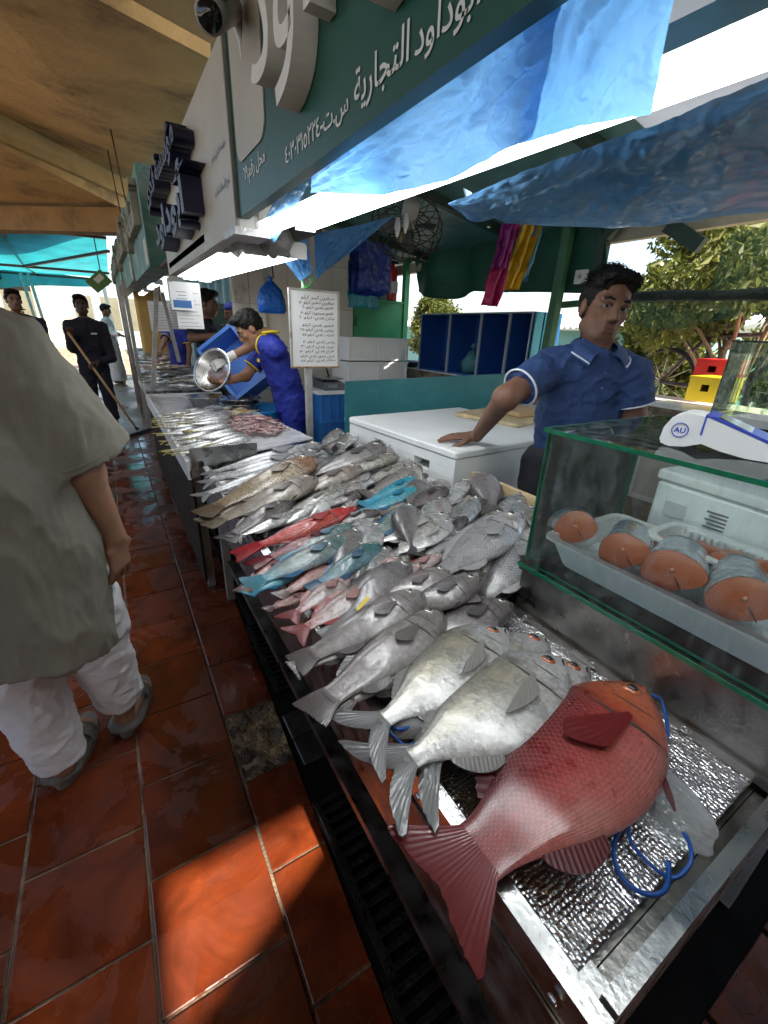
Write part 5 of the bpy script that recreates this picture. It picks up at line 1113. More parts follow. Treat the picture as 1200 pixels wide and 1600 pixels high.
MB().bb((1.2555, 2.638, 1.2355), (1.265, 2.659, 1.6545)).build('frame_edge', GALV, pb)
MARK = pmat('marker_ink', (.02, .018, .03), .6)
lines = ['سنقيرن كبير: كيلو', 'سنقيرن صغير: كيلو ٥٠', 'هامور بلدي: كيلو ٦٠', 'هامور مستورد: كيلو ٥٠', 'بدان بلدي: كيلو ٦٠', None, 'كشور بلدي: كيلو', 'بياض بلدي: كيلو ٢٥', 'شريف بلدي: كيلو ٥٥', None, 'بياض بلدي: كيلو ٤٠', 'نهيد بلدي: كيلو ٣٠', 'فرخ بلدي: كيلو ٥٠', 'ناجل شعور بلدي: كيلو', 'منقار بلدي: كيلو ٥٥']
rt = random.Random(3); zz = 1.632
for s in lines:
    if s is None: zz -= .012; continue
    wdt = .205 + .03 * rt.random(); xr = 1.238 - rt.uniform(0, .012)
    put_text(arabic(s), 'handwritten_line', MARK, pb, Vector((xr - wdt, 2.6425, zz - .022 + rt.uniform(-.004, .004))), Vector((xr, 2.6425, zz - .020)), zz - .024, zz, res=2, bold=.004, lift=.0006, shear=.25)
    zz -= .0275
MB().tube([(1.05, 2.655, 1.69), (1.03, 2.65, 1.72), (1.065, 2.64, 1.735), (1.10, 2.65, 1.72), (1.075, 2.655, 1.68), (1.02, 2.645, 1.66)], .007, 6).build('green_tie', pmat('green_cord', (.08, .55, .12), .5), pb)
MB().tube([(1.085, 2.655, 1.66), (1.08, 2.652, 1.85), (1.075, 2.655, 1.93)], .006, 6).build('pink_tie', pmat('pink_cord', (.55, .30, .50), .5), pb)

# ---- counters further along the walkway
def far_counter(y0, y1, x0, x1, z, label, kinds, n, seed, flabel, fgroup):
    c = thing('fish_counter', ((x0 + x1) / 2, (y0 + y1) / 2, 0), label, 'counter')
    MB().bb((x0, y0, z - .05), (x1, y1, z)).build('top', STEEL, c); MB().bb((x0 - .012, y0, z - .06), (x0 - .001, y1, z + .03)).build('front_rail', STEEL, c)
    MB().bb((x0 + .05, y0 + .04, .05), (x1 - .05, y0 + .06, z - .052)).build('end_panel', DSTEEL, c)
    MB().bb((x0 + .02, y0 + .0, .0), (x0 + .06, y0 + .038, z - .052)).build('leg', GALV, c); MB().bb((x1 - .06, y0, .0), (x1 - .02, y0 + .038, z - .052)).build('leg', GALV, c)
    MB().grid(lambda u, v: (x0 + .01 + u * (x1 - x0 - .02), y0 + .02 + v * (y1 - y0 - .04), z + .004 + .01 * mnoise.noise((u * 9, v * 15, seed))), 16, 30).build('ice_bed', MATS['wet_ice_bed'], c)
    r = random.Random(seed); base = {}
    for i in range(n):
        k = kinds[i % len(kinds)]; x = r.uniform(x0 + .1, x1 - .12); y = r.uniform(y0 + .06, y1 - .06); L = r.uniform(.22, .32); an = r.uniform(-.1, .6); zz = z + .012 + KIND[k]['wd'] * L * .4 + r.uniform(0, .05)
        if k not in base:
            FN[0] += 1; base[k] = Fish(k, (L / 2, 0, 0), (-L / 2, 0, 0), 0, .03, 0, False, 1, FN[0], .3).make('small_fish', flabel, 'fish', fgroup, 0)
            o = base[k]; loc0 = o.location.copy()
        else:
            o = base[k].copy(); COL.objects.link(o)
            for ch in base[k].children: c_ = ch.copy(); COL.objects.link(c_); c_.parent = o
        o.location = (x, y, zz - .02); o.rotation_euler = (r.uniform(-.2, .2), r.uniform(-.08, .08), an)
far_counter(5.55, 6.9, .30, 1.05, .74, 'third counter, beyond the black shirted man', ['silver', 'brown', 'mack'], 46, 21, 'fish piled on the third counter behind the leaning post', 'fish on the third counter')
far_counter(7.3, 9.6, .36, 1.2, .78, 'fourth counter with orange and silver fish heaps', ['silver', 'yellow', 'goat'], 60, 22, 'fish piled on the fourth counter near the far worker', 'fish on the fourth counter')
far_counter(10.2, 13.2, .40, 1.3, .80, 'farthest counter at the end of the row', ['silver', 'yellow'], 30, 23, 'fish piled on the farthest counter', 'fish on the farthest counter')
# posts of the far stalls, some leaning
for i, (p0, p1, rr, lb) in enumerate((((238, 603), (246, 458), .022, 'thick steel post at the corner of the third counter'), ((279, 558), (254, 465), .018, 'leaning steel post crossing in front of the third counter'))):
    a = pt(*p0, y=5.5 + .1 * i); b = pt(*p1, y=5.5 + .1 * i)
    MB().beam(a + Vector((0, 0, -.05)), b + Vector((0, 0, .05)), rr * 2, rr * 2).build('steel_post', GALV, label=lb, cat='post', group='posts of the far stalls')
for i, (x, y, lx) in enumerate(((.33, 7.2, .0), (.33, 8.4, .0), (.34, 9.7, -.0), (.36, 10.1, .05))):
    MB().beam((x, y, 0), (x + lx, y, 1.95), .045, .045).build('steel_post', GALV, label=['steel post at the near corner of the fourth counter', 'steel post halfway along the fourth counter', 'steel post at the far corner of the fourth counter', 'steel post before the farthest counter'][i], cat='post', group='posts of the far stalls')

# QR notice and price lists hung from the lamp (the square code itself left out)
qn = thing('payment_notice', (.52, 3.1, 1.42), 'white and blue payment notice hanging below the strip lamps', 'notice')
q0 = pt(263, 440, y=3.0); q1 = pt(298, 438, y=3.0); q2 = pt(298, 485, y=3.0)
xl, xr, zt, zb = q0.x, q1.x, q0.z, q2.z
MB().bb((xl, 2.995, zb), (xr, 3.0, zt)).build('card', pmat('notice_white', (.74, .75, .76), .4, var=.03), qn)
MB().bb((xl + .012, 2.9925, zb + .012), (xr - .012, 2.9945, zb + (zt - zb) * .36)).build('blue_band', pmat('notice_blue', (.03, .13, .38), .4, var=.1), qn)
lm = MB()
for i in range(3): lm.bb((xl + .03 + .01 * (i % 2), 2.9935, zt - .05 - i * .018), (xr - .035, 2.9948, zt - .046 - i * .018))
lm.build('print_lines', pmat('notice_print', (.25, .3, .38), .5), qn)
pl_ = thing('paper_list', (.52, 3.05, 1.35), 'white printed paper list hanging behind the payment notice', 'paper')
r0 = pt(268, 440, y=3.06); r1 = pt(310, 448, y=3.06); r2 = pt(312, 514, y=3.06)
MB().bb((r0.x, 3.02, r2.z), (r1.x, 3.024, r0.z)).build('sheet', pmat('paper', (.68, .68, .67), .7, var=.04), pl_)
lm = MB()
for i in range(10): lm.bb((r0.x + .012, 3.0185, r2.z + .012 + i * .020), (r1.x - .012 - .02 * (i % 3), 3.0195, r2.z + .015 + i * .020))
lm.build('print_lines', pmat('paper_print', (.3, .32, .4), .6), pl_)
for i, (x, y, z) in enumerate(((.55, 6.9, 1.35), (.75, 7.1, 1.38))):
    w2 = thing('paper_list', (x, y, z), ['white paper list hung on the third counter posts', 'second white paper list hung further right on the third counter'][i], 'paper')
    MB().bb((x, y, z), (x + .26, y + .004, z + .36)).build('sheet', MATS['paper'], w2)
    lm = MB()
    for k in range(9): lm.bb((x + .03, y - .002, z + .03 + k * .034), (x + .23 - .02 * (k % 3), y - .001, z + .036 + k * .034))
    lm.build('print_lines', MATS['paper_print'], w2)
# ================================================================== BACK OF THE STALL
# foam chest with handle recesses, cut from its skin as boxes
CH = Matrix.Rotation(R(4), 3, 'Z')
chest = thing('foam_chest', (1.62, 1.75, .2), 'large white foam fish chest the seller leans on', 'chest')
co = Vector((1.17, 1.325, 0))
def CB(m, a, b):
    a = Vector(a); b = Vector(b); c = (a + b) / 2; d = b - a
    return m.box(co + CH @ c, [abs(q) for q in d], m=CH)
CW, CD = .86, .86
m = MB()
# left wall (faces the fish) built round two handle recesses
zs = [.25, .885, .925, .963]
CB(m, (0, 0, .25), (.05, CD, .878)); CB(m, (0, 0, .922), (.05, CD, .965))
for a, b in ((0, .16), (.27, .50), (.61, CD)): CB(m, (0, a, .8785), (.05, b, .9215))
m.build('side_wall', FOAM, chest)
m = MB(); CB(m, (.002, -.001, .25), (CW, .05, .9645)); m.build('near_wall', FOAM, chest)
m = MB(); CB(m, (.051, .0505, .25), (CW, CD - .001, .88)); m.build('body', FOAM, chest)
m = MB(); mm_ = CH; m.rbox(co + CH @ Vector((CW / 2, CD / 2, .9835)), (CW + .012, CD + .012, .035), .018, m=CH); m.build('lid', FOAM, chest)
# cutting board on the chest
cb = Matrix.Rotation(R(14), 3, 'Z'); bc = pt(782, 652, z=1.01)
MB().rbox((bc.x, bc.y, 1.0135), (.34, .42, .022), .01, R(14)).build('cutting_board', pmat('worn_cutting_board', (.62, .48, .27), .6, var=.25, vs=8, bump=.5, bs=60, col2=(.40, .27, .13), c2s=6, c2lo=.5, c2hi=.7), label='worn yellowish cutting board lying on the foam chest lid', cat='cutting board')
MB().rbox((bc.x + .16, bc.y + .02, 1.040), (.24, .30, .028), .01, R(-6)).build('cardboard_sheet', pmat('cardboard', (.52, .34, .17), .7, var=.15, vs=6, bump=.2, bs=50), label='brown cardboard piece on top of the cutting board', cat='cardboard')
# teal board behind the chest
tb = thing('painted_board', (2.1, 2.78, .3), 'flat teal painted panel standing behind the foam chest', 'panel')
a = pt(540, 597, y=2.78); b = pt(858, 580, y=2.62)
P0 = [Vector((a.x, 2.78, .3)), Vector((b.x, 2.62, .3)), Vector((b.x, 2.62, 1.185)), Vector((a.x, 2.78, a.z))]
TEALB = pmat('teal_paint', (.03, .20, .22), .45, var=.12, vs=5, bump=.1, bs=30, col2=(.06, .26, .27), c2s=5, c2lo=.55, c2hi=.75)
MB().prism(P0, Vector((.01, .035, 0))).build('sheet', TEALB, tb)
nb = MB()
for i in range(6):
    p = P0[3].lerp(P0[2], .1 + .15 * i); nb.ball((p.x - .002, p.y - .003, p.z - .06 - .03 * (i % 2)), .006, 4)
nb.build('nail_heads', pmat('nail', (.25, .3, .3), .5, .5), tb)

# back wall: marble tiles, pillar, green door
MARB = pmat('marble_tile', (.66, .61, .52), .25, var=.10, vs=3, bump=.03, bs=20, col2=(.48, .43, .36), c2s=2.2, c2lo=.55, c2hi=.62)
YW = 4.75
bw = MB().bb((1.28, YW + .012, 0), (2.44, YW + .15, 2.5)).build('back_wall', GROUT, label='back wall of the stall clad in veined cream marble tiles', cat='wall')
tx = None
for i in range(4):
    for k in range(6):
        x0 = 1.45 + i * .25; z0 = .02 + k * .41
        if tx is None:
            tx = MB().rbox((x0 + .1235, YW + .006, z0 + .2035), (.247, .012, .407), .003, seg=1).build('marble_tile', MARB, bw); q0 = (x0, z0)
        else:
            c = tx.copy(); COL.objects.link(c); c.parent = bw; c.location = (x0 - q0[0], RNG.uniform(-.001, .001), z0 - q0[1])
pil = MB().bb((1.13, YW - .06, 0), (1.43, YW + .0118, 2.05)).build('wall_pillar', GROUT, label='marble tiled pillar at the left end of the back wall', cat='pillar')
for k in range(5):
    MB().rbox((1.355, YW - .067, .02 + k * .41 + .2035), (.15, .012, .406), .003, seg=1).build('marble_tile', MARB, pil)
    MB().rbox((1.20, YW - .067, .02 + k * .41 + .2035), (.148, .012, .406), .003, seg=1).build('marble_tile', MARB, pil)
    MB().rbox((1.124, YW - .03, .02 + k * .41 + .2035), (.012, .062, .406), .003, seg=1).build('marble_tile', MARB, pil)
gd = thing('green_cabinet', (2.8, YW, 0), 'green painted steel cabinet door behind the white crates', 'cabinet')
GD = pmat('bright_green_paint', (.035, .27, .10), .4, var=.15, vs=6, bump=.08, bs=30, col2=(.02, .12, .06), c2s=4, c2lo=.62, c2hi=.8)
MB().bb((2.46, YW + .0, .3), (3.12, YW + .03, 1.76)).build('door', GD, gd)
MB().bb((2.455, YW + .031, .3), (3.17, YW + .30, 1.775)).build('back', DGREEN, gd)
MB().bb((2.44, YW - .012, 1.762), (3.17, YW + .32, 1.79)).build('shelf', GD, gd)
MB().bb((2.45, YW + .31, 1.792), (3.17, YW + .33, 2.35)).build('upper_panel', DGREEN, gd)
MB().bb((3.122, YW - .02, .0), (3.185, YW + .045, 2.45)).build('post', GD, gd)
MB().bb((2.475, YW - .012, 1.1), (2.49, YW - .001, 1.2)).build('hinge', DGREEN, gd); MB().bb((2.475, YW - .012, 1.5), (2.49, YW - .001, 1.6)).build('hinge', DGREEN, gd)
fe = thing('fire_extinguisher', (3.03, YW + .12, 1.79), 'small red fire extinguisher on the green cabinet shelf', 'fire extinguisher')
MB().lathe((3.03, YW + .12, 1.791), [(.002, 0), (.055, .0), (.06, .02), (.06, .30), (.045, .35), (.022, .37), (.02, .40), (.002, .40)], 20).build('cylinder', pmat('red_enamel', (.45, .015, .012), .3, coat=.5), fe)
MB().bb((3.0, YW + .10, 2.19), (3.09, YW + .13, 2.215)).build('handle', BLACKP, fe); MB().bb((2.985, YW + .059, 1.88), (3.07, YW + .0595, 2.0)).build('label', SW, fe)
WP2 = pmat('bright_white_plastic', (.82, .82, .80), .4, var=.05)
# two white crates in front of the door
for i, (zb, lb) in enumerate(((.93, 'lower white plastic crate stacked before the green cabinet'), (1.165, 'upper white plastic crate stacked before the green cabinet'))):
    w0 = thing('white_crate', (2.46, 4.25, zb), lb, 'crate', 'white crates by the green cabinet')
    x0, x1, y0, y1 = 2.07, 2.80, 4.12, 4.5
    MB().bb((x0, y0 + .012, zb + .004), (x1, y1, zb + .20)).build('body', WP2, w0)
    MB().bb((x0 - .012, y0, zb + .2005), (x1 + .012, y1 + .012, zb + .226)).build('rim', WP2, w0)
    for k in range(3):
        xx = x0 + .01 + k * (x1 - x0 - .032) / 2
        MB().bb((xx, y0 + .001, zb + .012), (xx + .022, y0 + .0115, zb + .199)).build('rib', WP2, w0)
    for k in range(4):
        xx = x0 + .06 + k * .17 + (.02 if k > 1 else 0)
        MB().bb((xx, y0 + .006, zb + .03), (xx + .09, y0 + .0115, zb + .13)).build('panel', WP2, w0)
MB().bb((2.0, 4.1, .6), (2.9, 4.6, .92)).build('low_counter', pmat('pale_tile_block', (.5, .48, .44), .4, var=.1), label='low pale tiled block carrying the white crates', cat='block')
# blue crate with scale, left of the teal panel
bx = thing('blue_crate', (1.62, 3.35, .25), 'blue plastic crate with white lid carrying the weighing scale', 'crate')
BC = pmat('blue_crate_plastic', (.03, .16, .46), .4, var=.1, vs=8)
q0 = pt(498, 612, y=3.3); q1 = pt(541, 610, y=3.3)
cx0, cx1, cz = q0.x, q1.x + .08, q0.z
for k in range(5):
    xx = cx0 + .01 + k * (cx1 - cx0 - .03) / 4; MB().bb((xx, 3.29, .28), (xx + .018, 3.2995, cz - .03)).build('rib', BC, bx)
MB().bb((cx0, 3.30, .25), (cx1, 3.68, cz - .025)).build('body', BC, bx)
MB().bb((cx0 - .01, 3.285, cz - .0245), (cx1 + .01, 3.69, cz)).build('lid', WHITEP, bx)
MB().bb((cx0 - .005, 3.288, cz - .26), (cx1 + .005, 3.2995, cz - .235)).build('band', BC, bx)
s0 = thing('weighing_scale', ((cx0 + cx1) / 2, 3.45, cz), 'dark weighing scale on the white lid of the blue crate', 'scale')
m = MB(); mx_ = (cx0 + cx1) / 2
m.add([(mx_ - .09, 3.33, cz), (mx_ + .10, 3.33, cz), (mx_ + .10, 3.6, cz), (mx_ - .09, 3.6, cz), (mx_ - .085, 3.36, cz + .055), (mx_ + .095, 3.36, cz + .055), (mx_ + .095, 3.59, cz + .075), (mx_ - .085, 3.59, cz + .075)], [(0, 3, 2, 1), (4, 5, 6, 7), (0, 1, 5, 4), (1, 2, 6, 5), (2, 3, 7, 6), (3, 0, 4, 7)]); m.build('base', pmat('scale_body', (.10, .10, .11), .4), s0)
MB().bb((mx_ - .095, 3.40, cz + .078), (mx_ + .105, 3.62, cz + .09)).build('pan', STEEL, s0)
MB().bb((mx_ - .06, 3.338, cz + .02), (mx_ + .02, 3.346, cz + .045)).build('display', pmat('lcd', (.2, .22, .2), .3), s0)
MB().cyl((mx_ + .06, 3.6, cz + .09), (mx_ + .035, 3.6, cz + .17), .008, 6).build('stalk', BLACKP, s0)
foambox('foam_box', (1.66, 2.98, .45), (.22, .3, .36), R(5), 'small white foam box beside the teal panel end', lid=.03)

# ---- outer side of the stall: low tiled wall, crates on their sides, posts, curtain
LW_ = MB().bb((3.05, -.8, .0), (3.35, 5.0, 1.06)).build('low_wall', GROUT, label='low white tiled wall along the open outer side of the stall', cat='wall')
wt = None
WTL = pmat('white_wall_tile', (.68, .67, .63), .2, var=.06, vs=4, col2=(.5, .46, .4), c2s=5, c2lo=.6, c2hi=.8)
for i in range(29):
    for k in range(2):
        y0 = -.78 + i * .2
        if wt is None: wt = MB().rbox((3.046, y0 + .0985, .80), (.012, .197, .247), .003, seg=1).build('wall_tile', WTL, LW_); q_ = y0
        else: c = wt.copy(); COL.objects.link(c); c.parent = LW_; c.location = (RNG.uniform(-.001, .001), y0 - q_, -.25 * k)
    c = MB().rbox((3.20, y0 + .0985, 1.066), (.32, .197, .012), .003, seg=1).build('cap_tile', WTL, LW_)
DB = pmat('navy_crate', (.018, .085, .34), .42, var=.12, vs=6); TQ = pmat('turquoise_crate', (.05, .30, .38), .4, var=.12, vs=6); RIMW = pmat('crate_rim', (.35, .42, .5), .5)
ends = [(660, 490, 580), (706, 491, 582), (755, 491, 583), (800, 490, 584), (836, 489, 586)]
ys = [pt(e[0], e[1], x=3.1).y for e in ends]
for i in range(4):
    y1, y0 = ys[i], ys[i + 1] + .006; z0, z1 = 1.073, 1.655
    k = thing('crate_on_side', (3.3, (y0 + y1) / 2, z0), ['dark blue crate on its side, farthest of the row', 'dark blue crate on its side holding a knotted bag', 'dark blue crate on its side, second nearest the green post', 'dark blue crate on its side, nearest the green post'][i], 'crate', 'blue crates on their sides on the low wall')
    MB().bb((3.44, y0, z0), (3.46, y1, z1)).build('bottom', DB, k)
    MB().bb((3.10, y0, z0), (3.4395, y0 + .012, z1)).build('side', DB, k); MB().bb((3.10, y1 - .012, z0), (3.4395, y1, z1)).build('side', DB, k)
    MB().bb((3.10, y0 + .0125, z0), (3.4395, y1 - .0125, z0 + .012)).build('end', DB, k); MB().bb((3.10, y0 + .0125, z1 - .012), (3.4395, y1 - .0125, z1)).build('end', TQ, k)
    r = MB(); r.bb((3.085, y0, z0), (3.0995, y0 + .010, z1)); r.bb((3.085, y1 - .010, z0), (3.0995, y1, z1)); r.bb((3.085, y0 + .0105, z1 - .012), (3.0995, y1 - .0105, z1)); r.build('rim', RIMW, k)
for i in range(3):
    y = ys[-1] - .01; MB().bb((3.10 + i * .11, y - .012, 1.08), (3.19 + i * .11, y - .001, 1.65)).build('ribbed_crate_side', TQ, label=['front turquoise strip of crate ribbing beside the green post', 'middle turquoise strip of crate ribbing beside the green post', 'rear turquoise strip of crate ribbing beside the green post'][i], cat='crate side', group='turquoise crate ribbing')
# knotted carrier bags in the crates
def bag(c, sx, sz, seed, mat, label, name='knotted_bag', cat='bag'):
    c = Vector(c); m = MB()
    prof = [(.05, 0), (.75, .02), (1, .18), (1.0, .38), (.8, .55), (.42, .68), (.16, .76), (.3, .9), (.12, 1)]
    m.lathe(c, [(r * sx, z * sz) for r, z in prof], 18)
    m.v = [tuple(Vector(p) + Vector((mnoise.noise(Vector(p) * 24 + Vector((seed, 0, 0))), mnoise.noise(Vector(p) * 24 + Vector((0, seed, 0))), .4 * mnoise.noise(Vector(p) * 24 + Vector((0, 0, seed))))) * sx * .5) for p in m.v]
    return m.build(name, mat, label=label, cat=cat)
CLR = pmat('clear_teal_bag', (.12, .36, .42), .2, var=.25, vs=20, bump=.7, bs=40, tl=.4)
bag((3.25, (ys[1] + ys[2]) / 2 + .02, 1.086), .10, .30, 3, CLR, 'knotted turquoise plastic bag standing in the second crate')
bag((3.26, ys[1] + .05, 1.086), .06, .22, 8, CLR, 'small clear plastic bag in the farthest crate')
MB().lathe((3.12, 4.62, 1.074), [(.002, 0), (.14, 0), (.20, .05), (.21, .05), (.20, .06), (.13, .01), (.002, .01)], 24).build('dark_basin', BLACKP, label='shallow black basin on the low wall by the green post', cat='basin')
# posts
def lean(name, p0, p1, x, wdt, mat, label, cat='post', group=None):
    a = pt(*p0, x=x); b = pt(*p1, x=x); d = (b - a).normalized()
    return MB().beam(a, b + d * .3, wdt, wdt).build(name, mat, label=label, cat=cat, group=group)
lean('green_post', (893, 340), (856, 540), 3.03, .065, GREENP, 'green steel post rising beside the seller', group='green posts of the stall')
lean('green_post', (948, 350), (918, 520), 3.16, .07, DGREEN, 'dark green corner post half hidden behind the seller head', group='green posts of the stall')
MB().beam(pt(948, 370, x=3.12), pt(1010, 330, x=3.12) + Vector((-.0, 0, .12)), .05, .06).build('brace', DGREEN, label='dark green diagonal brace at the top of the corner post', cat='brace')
MB().beam(pt(1045, 352, x=3.12), pt(1096, 384, x=3.12), .05, .08).build('brace', DGREEN, label='short dark green bracket under the eave on the right', cat='brace')
MB().beam(pt(862, 478, x=3.16), pt(930, 472, x=3.16), .04, .045).build('green_rail', GREENP, label='short green rail between the two posts', cat='rail')
MB().tube([pt(960, 466, x=3.14), pt(1040, 462, x=3.14), pt(1130, 462, x=3.14), pt(1215, 458, x=3.14)], [.03, .034, .03, .034], 10).build('rolled_net', pmat('dark_roll', (.02, .035, .03), .7, var=.4, vs=12, bump=.6, bs=30), label='dark rolled up netting bar across the open side', cat='roll')
NET = pmat('green_mesh_net', (.03, .16, .10), .6, var=.3, vs=12, alpha=.42)
p_ = [pt(985, 470, x=3.15), pt(1215, 466, x=3.15)]
MB().grid(lambda u, v: (p_[0].lerp(p_[1], u) + Vector((.02 * math.sin(u * 7 + v), 0, -.13 * v * (1 + .35 * math.sin(u * 5))))), 26, 6).build('mesh_net', NET, label='strip of green shade net hanging from the rolled bar', cat='net')
p2_ = [pt(1135, 362, x=3.17), pt(1260, 350, x=3.17)]
MB().grid(lambda u, v: (p2_[0].lerp(p2_[1], u) + Vector((.02 * math.sin(u * 9 + v * 2), 0, -.36 * v))), 16, 8).build('mesh_net', NET, label='panel of green shade net below the eave at the far right', cat='net')
# green canvas curtain
GC = pmat('green_canvas', (.012, .085, .052), .65, var=.18, vs=3, bump=.25, bs=40, tl=.10, col2=(.03, .13, .09), c2s=2.5, c2lo=.5, c2hi=.75)
cp = [pt(642, 376, x=3.12), pt(945, 335, x=3.12)]; cq = [pt(648, 455, x=3.12), pt(945, 458, x=3.12)]
def cur(u, v):
    p = cp[0].lerp(cp[1], u).lerp(cq[0].lerp(cq[1], u), v)
    sag = -.07 * math.sin(math.pi * min(1, u / .45)) * v if u < .45 else 0
    return p + Vector((.05 * math.sin(u * 20 + 2 * v) * (.3 + v) * (1 if u < .6 else .4) + .03 * mnoise.noise((u * 9, v * 3, 0)), 0, sag))
MB().grid(cur, 80, 18, thick=.004).build('green_curtain', GC, label='dark green canvas curtain hung across the outer side', cat='curtain')
so = thing('wall_socket', pt(910, 433, x=3.10), 'small white socket box on the dark corner post', 'socket')
sp_ = pt(910, 433, x=3.10); MB().bb((sp_.x - .03, sp_.y - .045, sp_.z - .045), (sp_.x, sp_.y + .045, sp_.z + .045)).build('plate', WHITEP, so); MB().ball((sp_.x - .031, sp_.y, sp_.z), .016, 6, (.4, 1, 1)).build('knob', pmat('socket_grey', (.4, .4, .4), .5), so)

# ---- things hung up
def wallfan(c):
    c = Vector(c); r = thing('wire_fan', c, 'round wire cage fan hung under the roof, tipped downwards', 'fan')
    M = Matrix.Rotation(R(62), 3, 'X') @ Matrix.Rotation(R(0), 3, 'Z'); M = Matrix.Rotation(R(-25), 3, 'Z') @ M
    WR = pmat('rusty_wire', (.07, .05, .04), .5, .6)
    for k in range(22):
        a = 2 * math.pi * k / 22; P = []
        for q in range(9):
            t = q / 8; rr = .05 + .19 * math.sin(math.pi * (.08 + .5 * t) if t < .5 else math.pi * (.08 + .5 * t)); zz = -.09 + .18 * t; rr = .04 + .185 * math.sqrt(max(0, 1 - ((t - .5) * 2)**4)); P.append(c + M @ Vector((rr * math.cos(a), rr * math.sin(a), zz)))
        MB().tube(P, .0028, 4).build('wire', WR, r)
    for rr, zz in ((.225, 0), (.19, .07), (.19, -.07), (.10, -.09)):
        MB().tube([c + M @ Vector((rr * math.cos(2 * math.pi * k / 28), rr * math.sin(2 * math.pi * k / 28), zz)) for k in range(28)], .004, 5, closed=True).build('ring', WR, r)
    MB().lathe(c, [(.002, -.10), (.06, -.098), (.065, -.09), (.002, -.088)], 20, M).build('badge', pmat('cream_badge', (.55, .42, .26), .5), r)
    for k in range(4):
        a = 2 * math.pi * k / 4; P = [c + M @ Vector((math.cos(a + da) * rr, math.sin(a + da) * rr, dz)) for rr, da, dz in ((.03, -.25, .01), (.17, -.30, .03), (.19, .1, 0), (.15, .35, -.03), (.03, .4, -.01))]
        MB().prism(P, M @ Vector((0, 0, .004))).build('blade', pmat('fan_blade', (.12, .13, .13), .4), r)
    MB().cyl(c + M @ Vector((0, 0, .02)), c + M @ Vector((0, 0, .17)), .05, 14).build('motor', pmat('fan_motor', (.4, .38, .34), .5), r)
    MB().cyl(c + M @ Vector((0, 0, .10)), c + Vector((0, 0, .32)), .012, 8).build('hanger', GALV, r)
fc = pt(636, 352, d=2.7); wallfan(fc)
for i, (x, y) in enumerate(((621, 356), (634, 350))):
    p = pt(x, y, d=2.45); MB().tube([p + Vector((0, 0, .05)), p, p - Vector((0, 0, .045))], [.012, .018, .006], 8).build('hanging_cord_end', WHITEP, label=['left white plastic cord knob hanging by the fan', 'right white plastic cord knob hanging by the fan'][i], cat='cord')
# stack of blue carrier bags
bb_ = thing('bag_bundle', pt(575, 440, y=3.3), 'thick bundle of dark blue carrier bags hung by the green cabinet', 'bag bundle')
def hungbag(cx, y, zt, zb, w, mat, parent, seed, name='bag', thick=.006):
    def f(u, v):
        z = zt + (zb - zt) * v; hw = w / 2 * (1 if v > .16 else (.62 + .38 * v / .16)); x = cx + (u - .5) * 2 * hw
        return (x + .008 * mnoise.noise((u * 4, v * 6, seed)), y + .012 * mnoise.noise((u * 7, v * 5, seed)) + .01 * math.sin(u * 9 + seed), z + .012 * mnoise.noise((u * 3, 0, seed)) * v)
    return MB().grid(f, 14, 18, thick=thick).build(name, mat, parent)
BB1 = plasticsheet('navy_bag', (.015, .05, .30), tl=.12, bump=.5, bs=30); BB2 = plasticsheet('light_blue_bag', (.15, .38, .55), tl=.3, bump=.5, bs=30); BB3 = plasticsheet('teal_bag', (.03, .26, .34), tl=.25, bump=.5, bs=30)
q = pt(577, 385, y=3.3); ql = pt(577, 462, y=3.3); qt = pt(577, 482, y=3.3)
hungbag(q.x + .05, 3.345, q.z - .02, ql.z + .05, .30, BB2, bb_, 9); hungbag(q.x - .03, 3.33, q.z - .05, qt.z, .28, BB3, bb_, 5)
for i in range(6): hungbag(q.x + .01 * (i - 2), 3.315 - i * .011, q.z + .005 * i, ql.z + .006 * i, .285, BB1, bb_, i * 3.1, thick=.003)
kb = thing('blue_bag', pt(425, 470, y=4.1), 'single blue knotted bag hanging on the marble wall', 'bag')
kc = pt(425, 490, y=4.1); kt = pt(427, 432, y=4.1)
mm = MB(); mm.lathe((kc.x, 4.1, kc.z), [(r * .125, z * (kt.z - kc.z)) for r, z in ((.02, 0), (.85, .01), (1, .1), (.98, .4), (.75, .65), (.35, .82), (.14, .9), (.28, .97), (.05, 1))], 20, Matrix.Diagonal((1, .45, 1)))
mm.v = [tuple(Vector(p) + Vector((mnoise.noise(Vector(p) * 20), mnoise.noise(Vector(p) * 20 + Vector((3, 0, 0))), 0)) * .03) for p in mm.v]
mm.build('bag', plasticsheet('blue_bag', (.02, .16, .62), tl=.3, bump=.6, bs=30), kb)
MB().cyl((kt.x, 4.1, kt.z - .01), (kt.x - .005, 4.12, kt.z + .16), .006, 6).build('string', BLACKP, kb)
# pink and yellow bags
pk = thing('bag_bundle', pt(795, 410, y=2.2), 'magenta and yellow plastic bags hanging in a long twisted bunch', 'bag bundle')
def longbag(t0, t1, w0, w1, mat, seed, dy):
    a = pt(*t0, y=2.2 + dy); b = pt(*t1, y=2.2 + dy)
    def f(u, v):
        p = a.lerp(b, v); w = w0 + (w1 - w0) * v
        return p + Vector(((u - .5) * w + .02 * mnoise.noise((u * 5, v * 4, seed)), .03 * math.sin(u * 13 + seed) + .015 * mnoise.noise((u * 8, v * 5, seed)), .012 * mnoise.noise((u * 6, v * 2, seed))))
    MB().grid(f, 22, 24, thick=.003).build('bag', mat, pk)
longbag((805, 343), (768, 478), .13, .13, plasticsheet('magenta_bag', (.38, .01, .10), tl=.25, bump=.6, bs=25), 2, 0)
longbag((798, 343), (778, 420), .09, .08, plasticsheet('purple_bag', (.36, .03, .26), tl=.25, bump=.6, bs=25), 6, -.03)
